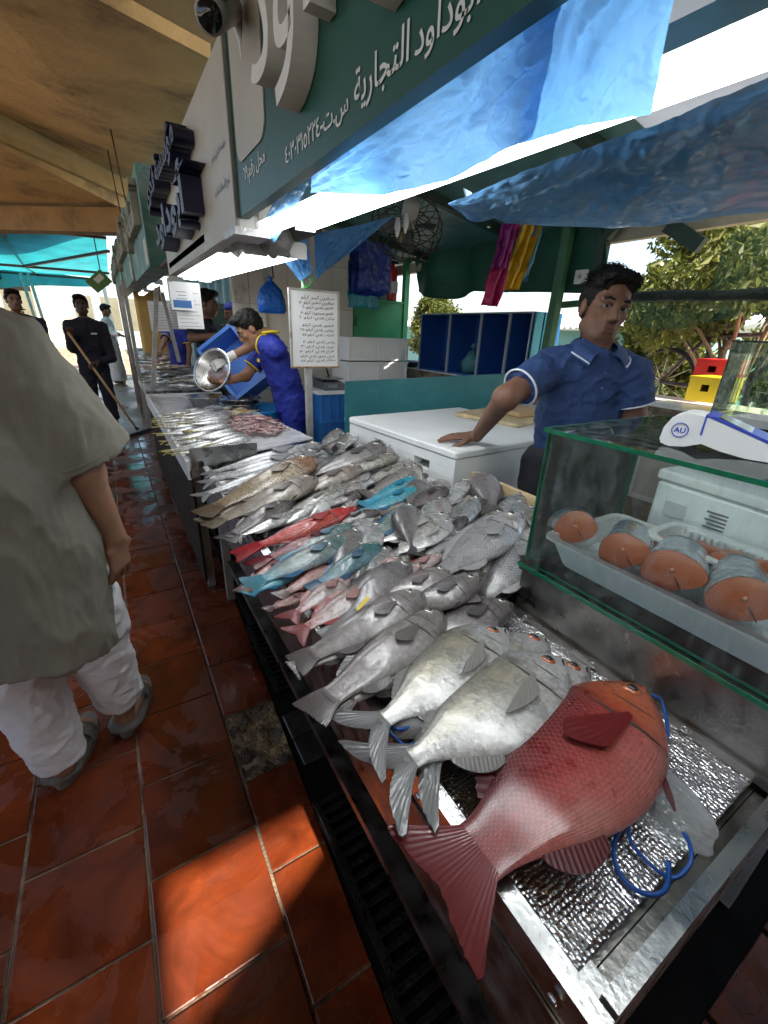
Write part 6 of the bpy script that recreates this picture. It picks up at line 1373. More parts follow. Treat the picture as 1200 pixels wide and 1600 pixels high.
longbag((830, 348), (792, 452), .14, .16, plasticsheet('yellow_bag', (.72, .48, .02), tl=.3, bump=.6, bs=25), 4, .04)
longbag((838, 352), (815, 440), .08, .05, BB2, 7, .06)

# ---- blue plastic sheets under the roof
def _tarp(n, L, b):
    tc = n.new('ShaderNodeTexCoord'); no = n.new('ShaderNodeTexNoise'); no.inputs['Scale'].default_value = 3; no.inputs['Detail'].default_value = 3; L.new(tc.outputs['Object'], no.inputs['Vector'])
    cr = n.new('ShaderNodeValToRGB'); cr.color_ramp.elements[0].position = .3; cr.color_ramp.elements[0].color = (.12, .36, .74, 1); cr.color_ramp.elements[1].position = .7; cr.color_ramp.elements[1].color = (.24, .50, .84, 1); L.new(no.outputs[0], cr.inputs[0]); L.new(cr.outputs[0], b.inputs['Base Color'])
    b.inputs['Roughness'].default_value = .26; b.inputs['Coat Weight'].default_value = .3; b.inputs['Coat Roughness'].default_value = .1
    nw = n.new('ShaderNodeTexNoise'); nw.inputs['Scale'].default_value = 4; nw.inputs['Detail'].default_value = 2; L.new(tc.outputs['Object'], nw.inputs['Vector'])
    va = n.new('ShaderNodeVectorMath'); va.operation = 'MULTIPLY_ADD'; L.new(nw.outputs['Color'], va.inputs[0]); va.inputs[1].default_value = (.35, .35, .35); L.new(tc.outputs['Object'], va.inputs[2])
    mp = n.new('ShaderNodeMapping'); mp.inputs['Scale'].default_value = (6, 3.2, 8); mp.inputs['Rotation'].default_value = (.5, .2, .3); L.new(va.outputs[0], mp.inputs[0])
    v1 = n.new('ShaderNodeTexVoronoi'); v1.inputs['Scale'].default_value = 1.6; L.new(mp.outputs[0], v1.inputs['Vector'])
    v2 = n.new('ShaderNodeTexVoronoi'); v2.inputs['Scale'].default_value = 5.5; L.new(mp.outputs[0], v2.inputs['Vector'])
    ad = n.new('ShaderNodeMath'); ad.operation = 'MULTIPLY_ADD'; L.new(v2.outputs['Distance'], ad.inputs[0]); ad.inputs[1].default_value = .3; L.new(v1.outputs['Distance'], ad.inputs[2])
    bp = n.new('ShaderNodeBump'); bp.inputs['Strength'].default_value = .5; bp.inputs['Distance'].default_value = .022; L.new(ad.outputs[0], bp.inputs['Height']); L.new(bp.outputs[0], b.inputs['Normal'])
    tr = n.new('ShaderNodeBsdfTranslucent'); L.new(cr.outputs[0], tr.inputs[0]); L.new(bp.outputs[0], tr.inputs['Normal']); ms = n.new('ShaderNodeMixShader'); ms.inputs[0].default_value = .62; L.new(b.outputs[0], ms.inputs[1]); L.new(tr.outputs[0], ms.inputs[2]); L.new(ms.outputs[0], n['Material Output'].inputs[0])
TARP = posmat('blue_sheet', _tarp)
def sheet(name, top, bot, fold, label, nu=90, nv=40, seed=0, amp=1.0):
    """top and bottom edges as world points; folds run down and across"""
    def along(E, u):
        k = u * (len(E) - 1); i = min(int(k), len(E) - 2); return E[i].lerp(E[i + 1], k - i)
    def f(u, v):
        p = along(top, u).lerp(along(bot, u), v)
        q1 = abs(mnoise.noise((u * 5 + v * 2.2 + seed, v * 1.6 - u, seed))); q2 = abs(mnoise.noise((u * 13 - v * 5, v * 7 + u * 4 + seed, 3))); q3 = abs(mnoise.noise((u * 34 + v * 9, v * 16 - u * 8 + seed, 7)))
        o = amp * (.035 * q1 + .014 * (.5 - q2) + .008 * (.4 - q3)) * min(1, .25 + 7 * min(v, 1 - v, u, 1 - u))
        return p + fold * o
    return MB().grid(f, nu, nv).build(name, TARP, label=label, cat='plastic sheet', group='blue plastic sheets under the roof')
Z = Vector
t_ = lambda x, y, X: pt(x, y, x=X)
sheet('blue_sheet', [t_(488, 268, .50), t_(610, 176, .495), t_(740, 96, .495), t_(800, 62, .50), t_(880, 10, .505)], [t_(488, 302, .535), t_(600, 306, .535), t_(700, 284, .535), t_(770, 247, .54), t_(835, 214, .545)], Z((-1, 0, .12)), 'crumpled blue plastic sheet draped under the green sign', seed=1)
sheet('blue_sheet', [t_(850, 20, .52), t_(930, -25, .53), t_(1062, -40, .57)], [t_(815, 226, .56), t_(905, 198, .565), t_(1018, 180, .58)], Z((-1, 0, .1)), 'flat blue plastic flap hanging at the right end of the draped sheet', 60, 40, seed=4, amp=.45)
s2 = [pt(700, 316, z=1.76), pt(860, 250, z=1.79), pt(1010, 195, z=1.79), pt(1230, 108, z=1.80)]
s3 = [pt(705, 318, z=1.80), pt(800, 348, z=1.83), pt(960, 356, z=1.84), pt(1230, 326, z=1.84)]
sheet('blue_sheet', s2, s3, Z((0, .2, -.9)), 'broad shiny blue plastic sheet stretched out behind the long tube lamp', 110, 50, seed=9, amp=1.1)
sheet('blue_sheet', [pt(400, 352, y=2.3), pt(478, 358, y=2.5)], [pt(468, 440, y=2.5), pt(486, 428, y=2.6)], Z((0, -1, .1)), 'small blue sheet pulled down to the left of the price post', 40, 40, seed=12, amp=2.2)
sheet('blue_sheet', [pt(490, 366, y=2.5), pt(560, 352, y=2.3), pt(615, 338, y=2.2)], [pt(492, 438, y=2.62), pt(508, 424, y=2.6), pt(540, 400, y=2.5)], Z((0, -1, .1)), 'small blue sheet pulled down to the right of the price post', 50, 40, seed=15, amp=2.4)
sheet('blue_sheet', [t_(455, 268, .50), t_(500, 258, .52)], [pt(398, 372, x=.62), pt(430, 380, x=.64)], Z((-.8, -.3, .3)), 'narrow blue sheet strip running from the sign corner to the strip lamps', 30, 40, seed=19, amp=.5)
# red and yellow scraps behind the sign edge
for i, (x, y, c, lb) in enumerate(((635, 170, (.55, .45, .05), 'crumpled yellow bag stuffed behind the green sign'), (735, 100, (.45, .10, .06), 'crumpled red bag stuffed behind the green sign'), (598, 205, (.22, .03, .06), 'dark red bag scrap under the green sign'))):
    c0 = pt(x, y, x=.60); m = MB().ball(c0, .06, 9, (.6, 1.3, .8)); m.v = [tuple(Vector(p) + Vector((mnoise.noise(Vector(p) * 18), mnoise.noise(Vector(p) * 18 + Vector((5, 0, 0))), mnoise.noise(Vector(p) * 18 + Vector((0, 9, 0))))) * .05) for p in m.v]
    m.build('crumpled_bag', plasticsheet('scrap_%d' % i, c, tl=.2, bump=.7, bs=30), label=lb, cat='bag')

# ---- on the low wall to the right: fish tank, trays, crates outside
tk = thing('glass_tank', (3.2, 1.0, 1.075), 'dirty glass tank standing on the low wall at the right edge', 'tank')
TG = glassmat('tank_glass', (.8, .88, .82), dirt=.55)
y1 = pt(1112, 640, x=3.08).y
MB().bb((3.07, y1 - .7, 1.075), (3.078, y1, 1.47)).build('front_pane', TG, tk); MB().bb((3.079, y1 - .008, 1.075), (3.36, y1, 1.47)).build('end_pane', TG, tk); MB().bb((3.352, y1 - .7, 1.075), (3.36, y1 - .009, 1.47)).build('back_pane', TG, tk)
e = MB(); e.bb((3.064, y1 - .7, 1.471), (3.366, y1 + .004, 1.482)); e.build('rim', DGREEN, tk)
tray('foam_tray', 2.70, 2.92, y1 - .55, y1 - .25, 1.075, 1.12, WHITEP, 'white foam tray lying on black bags before the glass tank', sl=.02)
bc_ = pt(1165, 645, x=2.82)
m = MB().ball((2.84, y1 - .48, 1.02), .10, 10, (1.6, 3.0, .6)); m.v = [tuple(Vector(p) + Vector((mnoise.noise(Vector(p) * 15), mnoise.noise(Vector(p) * 15 + Vector((5, 0, 0))), mnoise.noise(Vector(p) * 15 + Vector((0, 9, 0))))) * .05) for p in m.v]
m.build('black_bag', pmat('black_film', (.012, .012, .013), .25, var=.3, bump=.6, bs=25), label='heap of crumpled black bags in front of the glass tank', cat='bag')
MB().bb((2.62, -.8, .6), (3.04, y1 + .1, .97)).build('side_counter', pmat('pale_counter', (.42, .38, .33), .5, var=.12), label='pale side counter below the glass tank', cat='counter')
rl = thing('film_roll', (2.68, y1 - .2, .98), 'small white roll of film beside the foam tray', 'roll')
MB().cyl((2.66, y1 - .16, 1.02), (2.80, y1 - .32, 1.02), .04, 18).build('roll', WHITEP, rl); MB().cyl((2.6585, y1 - .1583, 1.02), (2.6595, y1 - .1595, 1.02), .018, 12).build('core', BLACKP, rl)
# ================================================================== OUTSIDE
GRASSY = None
def leafmat(name, c1, c2):
    m = bpy.data.materials.new(name); m.use_nodes = True; n = m.node_tree.nodes; L = m.node_tree.links; b = n['Principled BSDF']
    g = n.new('ShaderNodeNewGeometry'); no = n.new('ShaderNodeTexNoise'); no.inputs['Scale'].default_value = 3; L.new(g.outputs['Position'], no.inputs['Vector'])
    ri = n.new('ShaderNodeMath'); ri.operation = 'ADD'; L.new(no.outputs[0], ri.inputs[0]); r2 = n.new('ShaderNodeMath'); r2.operation = 'MULTIPLY'; L.new(g.outputs['Random Per Island'], r2.inputs[0]); r2.inputs[1].default_value = .5; L.new(r2.outputs[0], ri.inputs[1])
    cr = n.new('ShaderNodeValToRGB'); cr.color_ramp.elements[0].position = .4; cr.color_ramp.elements[0].color = (*c1, 1); cr.color_ramp.elements[1].position = 1.0; cr.color_ramp.elements[1].color = (*c2, 1); L.new(ri.outputs[0], cr.inputs[0])
    L.new(cr.outputs[0], b.inputs['Base Color']); b.inputs['Roughness'].default_value = .5
    tr = n.new('ShaderNodeBsdfTranslucent'); L.new(cr.outputs[0], tr.inputs[0]); ms = n.new('ShaderNodeMixShader'); ms.inputs[0].default_value = .5; L.new(b.outputs[0], ms.inputs[1]); L.new(tr.outputs[0], ms.inputs[2]); L.new(ms.outputs[0], n['Material Output'].inputs[0]); return m
LEAF = leafmat('leaf', (.05, .075, .014), (.17, .18, .035)); BARK = pmat('bark', (.20, .14, .09), .85, var=.3, vs=10, bump=.8, bs=30)
def tree(base, hgt, cr, cz, n, seed, label, lean_=(0, 0), leaf=.05, squash=(1, 1, .8)):
    r = random.Random(seed); b = Vector(base); t = thing('tree', b, label, 'tree', 'trees beside the stall')
    top = b + Vector((lean_[0], lean_[1], hgt)); mid = b.lerp(top, .5) + Vector((r.uniform(-.15, .15), r.uniform(-.15, .15), 0))
    m = MB().tube([b, b.lerp(mid, .5), mid, mid.lerp(top, .5), top], [.06, .05, .045, .035, .025], 8); cc = top + Vector((0, 0, cz)); clumps = []
    for i in range(14):
        v = Vector((r.gauss(0, 1), r.gauss(0, 1), r.gauss(0, 1))).normalized() * (r.random()**.45); e = cc + Vector((v.x * cr * squash[0], v.y * cr * squash[1], v.z * cr * squash[2])); s = b.lerp(top, r.uniform(.45, 1))
        m.tube([s, s.lerp(e, .5) + Vector((0, 0, .08)), e], [.02, .013, .006], 5); clumps.append((e, cr * r.uniform(.24, .45)))
    m.build('trunk', BARK, t)
    vs = []; fs = []
    for i in range(n):
        c, rad = clumps[r.randrange(len(clumps))]; v = Vector((r.gauss(0, 1), r.gauss(0, 1), r.gauss(0, 1))).normalized() * rad * (r.random()**.4); p = c + v
        d = Vector((r.gauss(0, 1), r.gauss(0, 1), r.gauss(0, 1) - .5)).normalized(); s = d.cross(Vector((r.random(), r.random(), r.random()))).normalized(); l = leaf * r.uniform(.7, 1.4); k = len(vs)
        q = d.cross(s) * l * .12
        vs += [p, p + d * l * .5 + s * l * .22 + q, p + d * l, p + d * l * .5 - s * l * .22 + q]; fs.append((k, k + 1, k + 2, k + 3))
    MB().add(vs, fs).build('crown', LEAF, t)
def gx(px, x): p = pt(px, 520, x=x); return (p.x, p.y, 0)
tree(gx(1030, 5.6), .9, .66, .35, 8000, 3, 'bushy sunlit tree right behind the seller shoulder', (0, .1), .085)
tree(gx(1080, 7.2), 1.0, .85, .75, 8000, 5, 'taller sunlit tree between the seller and the far building', (.2, .1), .09)
tree(gx(1205, 4.7), 1.5, .85, .5, 8500, 8, 'dark leafy tree at the right edge above the glass tank', (-.1, .25), .08)
tree(gx(1235, 7.5), .8, .7, .3, 6000, 14, 'small tree behind the glass tank', (.1, 0), .09)
tree(gx(900, 6.2), .6, .6, .3, 6000, 17, 'low green bush between the two green posts', (0, 0), .08)
tree(gx(668, 5.4), 1.35, .62, .25, 8000, 11, 'yellow green tree behind the dark blue crates', (.1, .2), .075)
tree(gx(700, 6.0), 1.2, .6, .35, 6000, 12, 'second tree behind the crates under the green curtain', (.1, .1), .08)
# far shed with corrugated roof beyond the crates
sh = thing('far_shed', (8.5, 6.5, 0), 'long teal shed with corrugated white roof beyond the trees', 'shed')
MB().bb((8.0, 3.6, 0), (10.5, 13, 1.62)).build('wall', pmat('teal_render', (.16, .36, .34), .7, var=.1, vs=1), sh)
zig = []
N = 140
m = MB()
def cor(u, v): y = 3.3 + 10 * u; return (7.8 + 3 * v, y, 1.66 + .45 * v + .02 * math.sin(y * 45))
m.grid(cor, 420, 1); m.build('roof', pmat('white_corrugated', (.55, .56, .56), .5, .2, var=.1, vs=1), sh)
# far pale block of flats
fbld = thing('far_building', (40, 16, 0), 'pale far building with rows of small windows behind the trees', 'building')
q0 = pt(1005, 415, d=40); q1 = pt(1075, 450, d=40); q2 = pt(1010, 455, d=40)
bx0 = pt(1000, 470, d=42); bx1 = pt(1090, 470, d=40)
dirb = Vector((bx1.x - bx0.x, bx1.y - bx0.y, 0)); nb_ = Vector((dirb.y, -dirb.x, 0)).normalized(); nb_ = nb_ if nb_.dot(Vector((-1, 0, 0))) > 0 else -nb_
zt = pt(1045, 412, d=41).z
B0 = Vector((bx0.x, bx0.y, 0)); B1 = Vector((bx1.x, bx1.y, 0))
MB().prism([B0, B1, B1 + Z((0, 0, zt)), B0 + Z((0, 0, zt))], -nb_ * 5).build('wall', pmat('pale_facade', (.5, .48, .44), .8, var=.08, vs=.4), fbld)
WIN = pmat('dark_window', (.12, .13, .14), .3)
for i in range(6):
    for k in range(2):
        c = B0.lerp(B1, .1 + i * .16) + Z((0, 0, zt - 1.0 - k * 1.6)); u = dirb.normalized()
        MB().prism([c - u * .3, c + u * .3, c + u * .3 + Z((0, 0, .7)), c - u * .3 + Z((0, 0, .7))], nb_ * .03).build('window', WIN, fbld)
# sheds, low boundary wall, bicycle, yellow and red crates
bwall = MB().bb((9.5, -6, 0), (9.7, 3.2, 1.0)).build('boundary_wall', pmat('sunlit_render', (.55, .50, .42), .85, var=.1, vs=1), label='low pale boundary wall far behind the seller', cat='wall')
def crate2(px, py, x, d, col, label):
    p = pt(px, py, x=x); r = thing('plastic_crate', p, label, 'crate'); M = pmat('crate_' + label[:6], col, .4, var=.1)
    a = p - Vector((0, d[1] / 2, 0))
    MB().bb(a, a + Vector((.02, d[1], d[2] * .45))).build('front_low', M, r); MB().bb(a + Vector((0, 0, d[2] * .75)), a + Vector((.02, d[1], d[2]))).build('front_rim', M, r)
    MB().bb(a + Vector((0, 0, d[2] * .4505)), a + Vector((.02, d[1] * .38, d[2] * .7495))).build('front_left', M, r); MB().bb(a + Vector((0, d[1] * .62, d[2] * .4505)), a + Vector((.02, d[1], d[2] * .7495))).build('front_right', M, r)
    MB().bb(a + Vector((.021, 0, 0)), a + Vector((d[0], .02, d[2]))).build('side', M, r); MB().bb(a + Vector((.021, d[1] - .02, 0)), a + Vector((d[0], d[1], d[2]))).build('side', M, r); MB().bb(a + Vector((d[0] - .02, .021, 0)), a + Vector((d[0], d[1] - .021, d[2]))).build('back', M, r); MB().bb(a + Vector((.021, .021, 0)), a + Vector((d[0] - .021, d[1] - .021, .02))).build('base', M, r); MB().bb(a + Vector((-.005, -.005, d[2] + .001)), a + Vector((d[0] + .005, d[1] + .005, d[2] + .012))).build('lid', M, r)  # lid added to keep sun out, so the hand hole looks dark
MB().bb((3.37, .6, .0), (4.2, 2.4, 1.02)).build('outside_ledge', pmat('sunlit_ledge', (.6, .55, .46), .8, var=.1), label='pale sunlit ledge outside carrying the yellow crate', cat='ledge')
crate2(1094, 628, 3.6, (.30, .22, .16), (.62, .46, .01), 'yellow plastic crate with hand hole outside the low wall')
crate2(1106, 596, 3.95, (.28, .24, .15), (.55, .015, .015), 'red plastic crate behind the yellow one outside')
bk = thing('bicycle', pt(1045, 625, x=4.6), 'parked bicycle seen through the opening right of the seller', 'bicycle')
TY = pmat('tyre', (.02, .02, .02), .8); bcn = pt(1032, 596, x=4.6)
for dy in (0, -1.02):
    c = Vector((4.6, bcn.y + dy, bcn.z))
    wh = MB().tube([c + Vector((0, .30 * math.cos(2 * math.pi * k / 32), .30 * math.sin(2 * math.pi * k / 32))) for k in range(32)], .022, 7, closed=True).build('wheel', TY, bk)
    sp = MB()
    for k in range(12): a = 2 * math.pi * k / 12; sp.cyl(c, c + Vector((0, .29 * math.cos(a), .29 * math.sin(a))), .003, 4)
    sp.build('spokes', STEEL, wh)
c = Vector((4.6, bcn.y, bcn.z)); fm = MB(); pts_ = {'r': c, 'bb': c + Vector((0, -.42, -.02)), 's': c + Vector((0, -.30, .42)), 'h': c + Vector((0, -.85, .45)), 'f': c + Vector((0, -1.02, 0))}
for a, b in (('r', 'bb'), ('r', 's'), ('bb', 's'), ('bb', 'h'), ('s', 'h'), ('h', 'f')): fm.cyl(pts_[a], pts_[b], .018, 8)
fm.build('frame', pmat('bike_frame', (.08, .05, .05), .4), bk); MB().rbox(pts_['s'] + Vector((0, 0, .08)), (.12, .24, .05), .02).build('saddle', BLACKP, bk); MB().tube([pts_['h'] + Vector((-.25, .1, .12)), pts_['h'] + Vector((0, 0, .14)), pts_['h'] + Vector((.25, .1, .12))], .014, 8).build('handlebar', BLACKP, bk)
# ---- far end of the walkway: teal canopy, pale building with windows, railing, hanging sign
TC = plasticsheet('teal_canopy', (.03, .34, .36), tl=.5, rough=.5, bump=.15, bs=4)
tcn = thing('teal_canopy', (-.8, 15, 2.7), 'turquoise fabric canopy stretched on a dark frame at the far end', 'canopy')
c00, c10, c11, c01 = pt(-120, 358, z=3.0), pt(192, 358, z=3.0), pt(192, 432, z=2.5), pt(60, 452, z=2.3)
c00 = Vector((-4.5, 11.5, 3.0)); c10 = Vector((.36, 11.2, 3.0)); c11 = Vector((.36, 15.5, 2.55)); c01 = Vector((-4.5, 16.5, 2.6))
MB().grid(lambda u, v: c00.lerp(c10, u).lerp(c01.lerp(c11, u), v) + Vector((0, 0, -.22 * math.sin(math.pi * v) * (.6 + .4 * math.cos(u * 9)))), 30, 14).build('fabric', TC, tcn)
MB().grid(lambda u, v: c01.lerp(c11, u) + Vector((0, .15 * v, -.42 * v * (1 - .6 * abs(2 * u - 1)) + .03 * math.sin(u * 12))), 24, 4).build('valance', TC, tcn)
for (u0, v0, u1, v1) in ((0, 0, 1, 0), (0, .5, 1, .5), (0, 1, 1, 1), (.33, 0, .33, 1), (.66, 0, .66, 1), (1, 0, .66, .5)):
    a = c00.lerp(c10, u0).lerp(c01.lerp(c11, u0), v0); b = c00.lerp(c10, u1).lerp(c01.lerp(c11, u1), v1)
    MB().beam(a + Z((0, 0, -.28 if 0 < v0 < 1 or 0 < v1 < 1 else -.06)), b + Z((0, 0, -.28 if 0 < v1 < 1 or 0 < v0 < 1 else -.06)), .05, .05).build('frame_bar', BLACKP, tcn)
for i, p in enumerate((pt(54, 470, y=15.5), pt(66, 470, y=15.4))):
    MB().cyl((p.x, p.y, 0), (p.x - .15, p.y, 2.5), .035, 8).build('canopy_post', GALV, label=['pale canopy post left of the squeegee man', 'thin second canopy post left of the squeegee man'][i], cat='post')
# dark roof at far left
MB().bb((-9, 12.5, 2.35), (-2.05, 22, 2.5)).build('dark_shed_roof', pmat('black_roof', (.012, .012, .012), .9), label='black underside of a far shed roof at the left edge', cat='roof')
fbb = thing('far_market_hall', (-3, 33, 0), 'sunlit pale market hall with tall windows at the far end', 'building')
FY = 30
L0 = pt(-60, 500, y=FY).x; L1 = pt(104, 500, y=FY).x; L2 = pt(215, 500, y=FY).x
CREAM = pmat('cream_render', (.24, .23, .19), .8, var=.08, vs=.5); PALEB = pmat('pale_blue_render', (.2, .24, .25), .8, var=.08, vs=.5)
MB().bb((L0 - 3, FY, 0), (L1, FY + 4, 4.2)).build('wall', CREAM, fbb); MB().bb((L1 + .01, FY - .8, 0), (L2 + 3, FY + 4, 3.4)).build('wing_wall', PALEB, fbb)
WPN = pmat('yellowish_pane', (.10, .10, .07), .25, var=.15, vs=2)
for i in range(5):
    x = L0 + .2 + i * 1.55
    if x + 1.2 > L1: break
    wn = MB().bb((x, FY - .03, .9), (x + 1.25, FY - .002, 3.2)).build('window', WPN, fbb)
    fr = MB(); fr.bb((x + .58, FY - .06, .9), (x + .66, FY - .031, 3.2)); fr.build('mullion', CREAM, wn)
for i in range(4):
    x = L1 + .5 + i * 1.2; MB().bb((x, FY - .83, 1.0), (x + .8, FY - .802, 2.6)).build('window', WPN, fbb)
MB().bb((L0 - 3, FY - .05, 3.5), (L1, FY - .003, 3.62)).build('string_course', PALEB, fbb)
rlg = thing('white_railing', (-2, 25, 0), 'white railing in front of the far market hall', 'railing')
for z in (.5, .95): MB().bb((-7, 24.97, z), (-.4, 25.03, z + .06)).build('rail', WHITEP, rlg)
for i in range(9): MB().bb((-7 + i * .82, 24.96, 0), (-6.94 + i * .82, 25.04, 1.0)).build('post', WHITEP, rlg)
hs = thing('hanging_sign', pt(155, 437, y=10.8), 'tilted green hanging sign board beyond the squeegee man', 'sign')
P = [pt(133, 440, y=10.8), pt(156, 420, y=10.8), pt(176, 440, y=10.8), pt(153, 458, y=10.8)]
MB().prism(P, (0, .04, 0)).build('board', pmat('sign_green', (.10, .22, .06), .5, var=.2), hs)
q = P[0].lerp(P[1], .5); MB().prism([P[0].lerp(P[1], .3) + Z((.05, -.003, -.02)), P[0].lerp(P[1], .75) + Z((.05, -.003, -.02)), P[0].lerp(P[1], .75) + Z((.12, -.003, -.09)), P[0].lerp(P[1], .3) + Z((.12, -.003, -.09))], (0, .002, 0)).build('emblem', LWS, hs)
MB().cyl(P[1], P[1] + Z((0, 0, .5)), .01, 5).build('wire', BLACKP, hs)
an = MB().bb((pt(97, 495, y=20).x, 20, 1.0), (pt(116, 495, y=20).x, 20.05, 1.75)).build('notice_board', pmat('orange_notice', (.55, .42, .30), .6, var=.4, vs=6), label='pale notice board with orange print on the far building', cat='notice')
for i in range(4):
    x = .62 + i * .02; y = 15 + i * 1.4
    MB().beam((x - .3, y, 0), (x - .45, y, 2.9), .09, .09).build('white_post', WHITEP, label=['nearest white frame post behind the white robed man', 'second white frame post behind the white robed man', 'third white frame post behind the white robed man', 'last white frame post behind the white robed man'][i], cat='post', group='white frame posts at the far end')
# side walls of the far stalls on the right, so that the row closes
MB().bb((1.9, 7.0, 0), (2.0, 16, 2.7)).build('far_stall_wall', pmat('blue_grey_wall', (.25, .33, .36), .7, var=.1), label='blue grey rear wall behind the far stalls', cat='wall')
m = MB(); m.grid(lambda u, v: (1.15 + .75 * u, 7.0, 1.2 + 1.2 * v), 2, 2)
cor2 = thing('corrugated_screen', (1.75, 6.5, 0), 'pale blue corrugated screen behind the black shirted man', 'screen')
MB().grid(lambda u, v: (1.05 + .86 * u, 6.9 + .03 * math.sin(u * 55), .9 + 1.25 * v), 70, 2).build('sheet', pmat('pale_corrugated', (.22, .36, .40), .5, .1, var=.1), cor2)
MB().bb((1.28, 6.6, 1.47), (1.62, 6.75, 1.72)).build('dark_green_crate', DGREEN, label='dark green crate on the shelf behind the capped man', cat='crate')
MB().bb((1.2, 6.55, 1.42), (1.95, 6.85, 1.468)).build('rear_shelf', DSTEEL, label='shelf carrying the dark green crate', cat='shelf')
# ================================================================== PEOPLE: smooth-blended volumes turned into one continuous skin
def V3(*a): return np.array(a, float)
def nrm(v): v = np.array(v, float); return v / (np.linalg.norm(v) + 1e-12)
class Vol:
    def __init__(s, h): s.h = h; s.pr = []
    def rc(s, a, b, ra, rb, k=.02): s.pr.append(('rc', V3(*a), V3(*b), ra, rb, k)); return s
    def flat(s, a, b, ra, rb, k=.01, q=1.0, side=(1, 0, 0)): s.pr.append(('fl', V3(*a), V3(*b), ra, rb, k, q, nrm(side))); return s
    def ec(s, a, b, ra, rb, side, k=.03): s.pr.append(('ec', V3(*a), V3(*b), ra, rb, nrm(side), k)); return s
    def el(s, c, r, M, k=.02): s.pr.append(('el', V3(*c), V3(*r), np.array(M, float), k)); return s
    def sub(s, c, r, k=.01): s.pr.append(('sub', V3(*c), r, k)); return s
    def cut(s, p, n): s.pr.append(('cut', V3(*p), nrm(n))); return s
    def ext(s, p):
        t = p[0]
        if t in ('rc',): m = max(p[3], p[4]); return np.minimum(p[1], p[2]) - m, np.maximum(p[1], p[2]) + m
        if t == 'fl': m = max(p[3], p[4]) * max(1, p[6]); return np.minimum(p[1], p[2]) - m, np.maximum(p[1], p[2]) + m
        if t == 'ec': m = max(*p[3], *p[4]); return np.minimum(p[1], p[2]) - m, np.maximum(p[1], p[2]) + m
        if t == 'el': m = p[2].max(); return p[1] - m, p[1] + m
        if t == 'sub': return p[1] - p[2], p[1] + p[2]
    def mesh(s):
        h = s.h; E = [s.ext(p) for p in s.pr if p[0] not in ('cut', 'sub')]; lo = np.min([e[0] for e in E], 0) - 3 * h; hi = np.max([e[1] for e in E], 0) + 3 * h
        n = np.ceil((hi - lo) / h).astype(int) + 1; F = np.full(n, .3, np.float32); ax = [lo[i] + h * np.arange(n[i]) for i in range(3)]
        for p in s.pr:
            if p[0] == 'cut': continue
            k = p[5] if p[0] in ('rc', 'fl') else p[6] if p[0] == 'ec' else p[4] if p[0] == 'el' else p[3]
            e = s.ext(p); mg = k + 3 * h; i0 = np.clip(np.floor((e[0] - mg - lo) / h).astype(int), 0, n - 1); i1 = np.clip(np.ceil((e[1] + mg - lo) / h).astype(int) + 1, 1, n)
            sl = tuple(slice(a, b) for a, b in zip(i0, i1)); X, Y, Zz = np.meshgrid(*[ax[i][sl[i]] for i in range(3)], indexing='ij', sparse=True)
            if p[0] in ('rc', 'ec', 'fl'):
                a, b = p[1], p[2]; ab = b - a; L2 = ab @ ab; q = ((X - a[0]) * ab[0] + (Y - a[1]) * ab[1] + (Zz - a[2]) * ab[2]) / L2
                t = np.clip(q, 0, 1); dx = X - a[0] - t * ab[0]; dy = Y - a[1] - t * ab[1]; dz = Zz - a[2] - t * ab[2]
                if p[0] == 'rc': d = np.sqrt(dx * dx + dy * dy + dz * dz) - (p[3] + (p[4] - p[3]) * t)
                elif p[0] == 'fl':
                    px = X - a[0] - q * ab[0]; py = Y - a[1] - q * ab[1]; pz = Zz - a[2] - q * ab[2]; sd = p[7]; ss = px * sd[0] + py * sd[1] + pz * sd[2]; rr = px * px + py * py + pz * pz - ss * ss + (ss / p[6])**2
                    d = np.maximum(np.sqrt(np.maximum(rr, 0)) - (p[3] + (p[4] - p[3]) * t), np.abs(q - .5) * math.sqrt(L2) - .5 * math.sqrt(L2))
                else:
                    sd = p[5]; ss = dx * sd[0] + dy * sd[1] + dz * sd[2]; rs = p[3][0] + (p[4][0] - p[3][0]) * t; rf = p[3][1] + (p[4][1] - p[3][1]) * t
                    oo = np.maximum(dx * dx + dy * dy + dz * dz - ss * ss, 0); d = (np.sqrt((ss / rs)**2 + oo / rf**2) - 1) * np.minimum(rs, rf)
            elif p[0] == 'el':
                M = p[3]; c = p[1]; r = p[2]; dx, dy, dz = X - c[0], Y - c[1], Zz - c[2]; acc = 0
                for j in range(3): acc = acc + ((dx * M[j][0] + dy * M[j][1] + dz * M[j][2]) / r[j])**2
                d = (np.sqrt(acc) - 1) * r.min()
            else:
                c = p[1]; d = np.sqrt((X - c[0])**2 + (Y - c[1])**2 + (Zz - c[2])**2) - p[2]
            o = F[sl]
            if p[0] == 'sub':
                hh = np.clip(.5 - .5 * (o + d) / k, 0, 1); F[sl] = o * (1 - hh) + (-d) * hh + k * hh * (1 - hh)
            else:
                hh = np.clip(.5 + .5 * (o - d) / k, 0, 1); F[sl] = o * (1 - hh) + d * hh - k * hh * (1 - hh)
        for p in s.pr:
            if p[0] == 'cut':
                c, m = p[1], p[2]; d = (ax[0] - c[0])[:, None, None] * m[0] + (ax[1] - c[1])[None, :, None] * m[1] + (ax[2] - c[2])[None, None, :] * m[2]; F = np.maximum(F, d.astype(np.float32))
        ins = F < 0; nx, ny, nz = F.shape
        c = [ins[i:nx - 1 + i, j:ny - 1 + j, k:nz - 1 + k] for i in (0, 1) for j in (0, 1) for k in (0, 1)]
        tot = np.zeros(c[0].shape, np.int8)
        for q in c: tot += q
        act = (tot > 0) & (tot < 8); I = np.argwhere(act); idx = np.full(act.shape, -1, np.int64); idx[act] = np.arange(len(I))
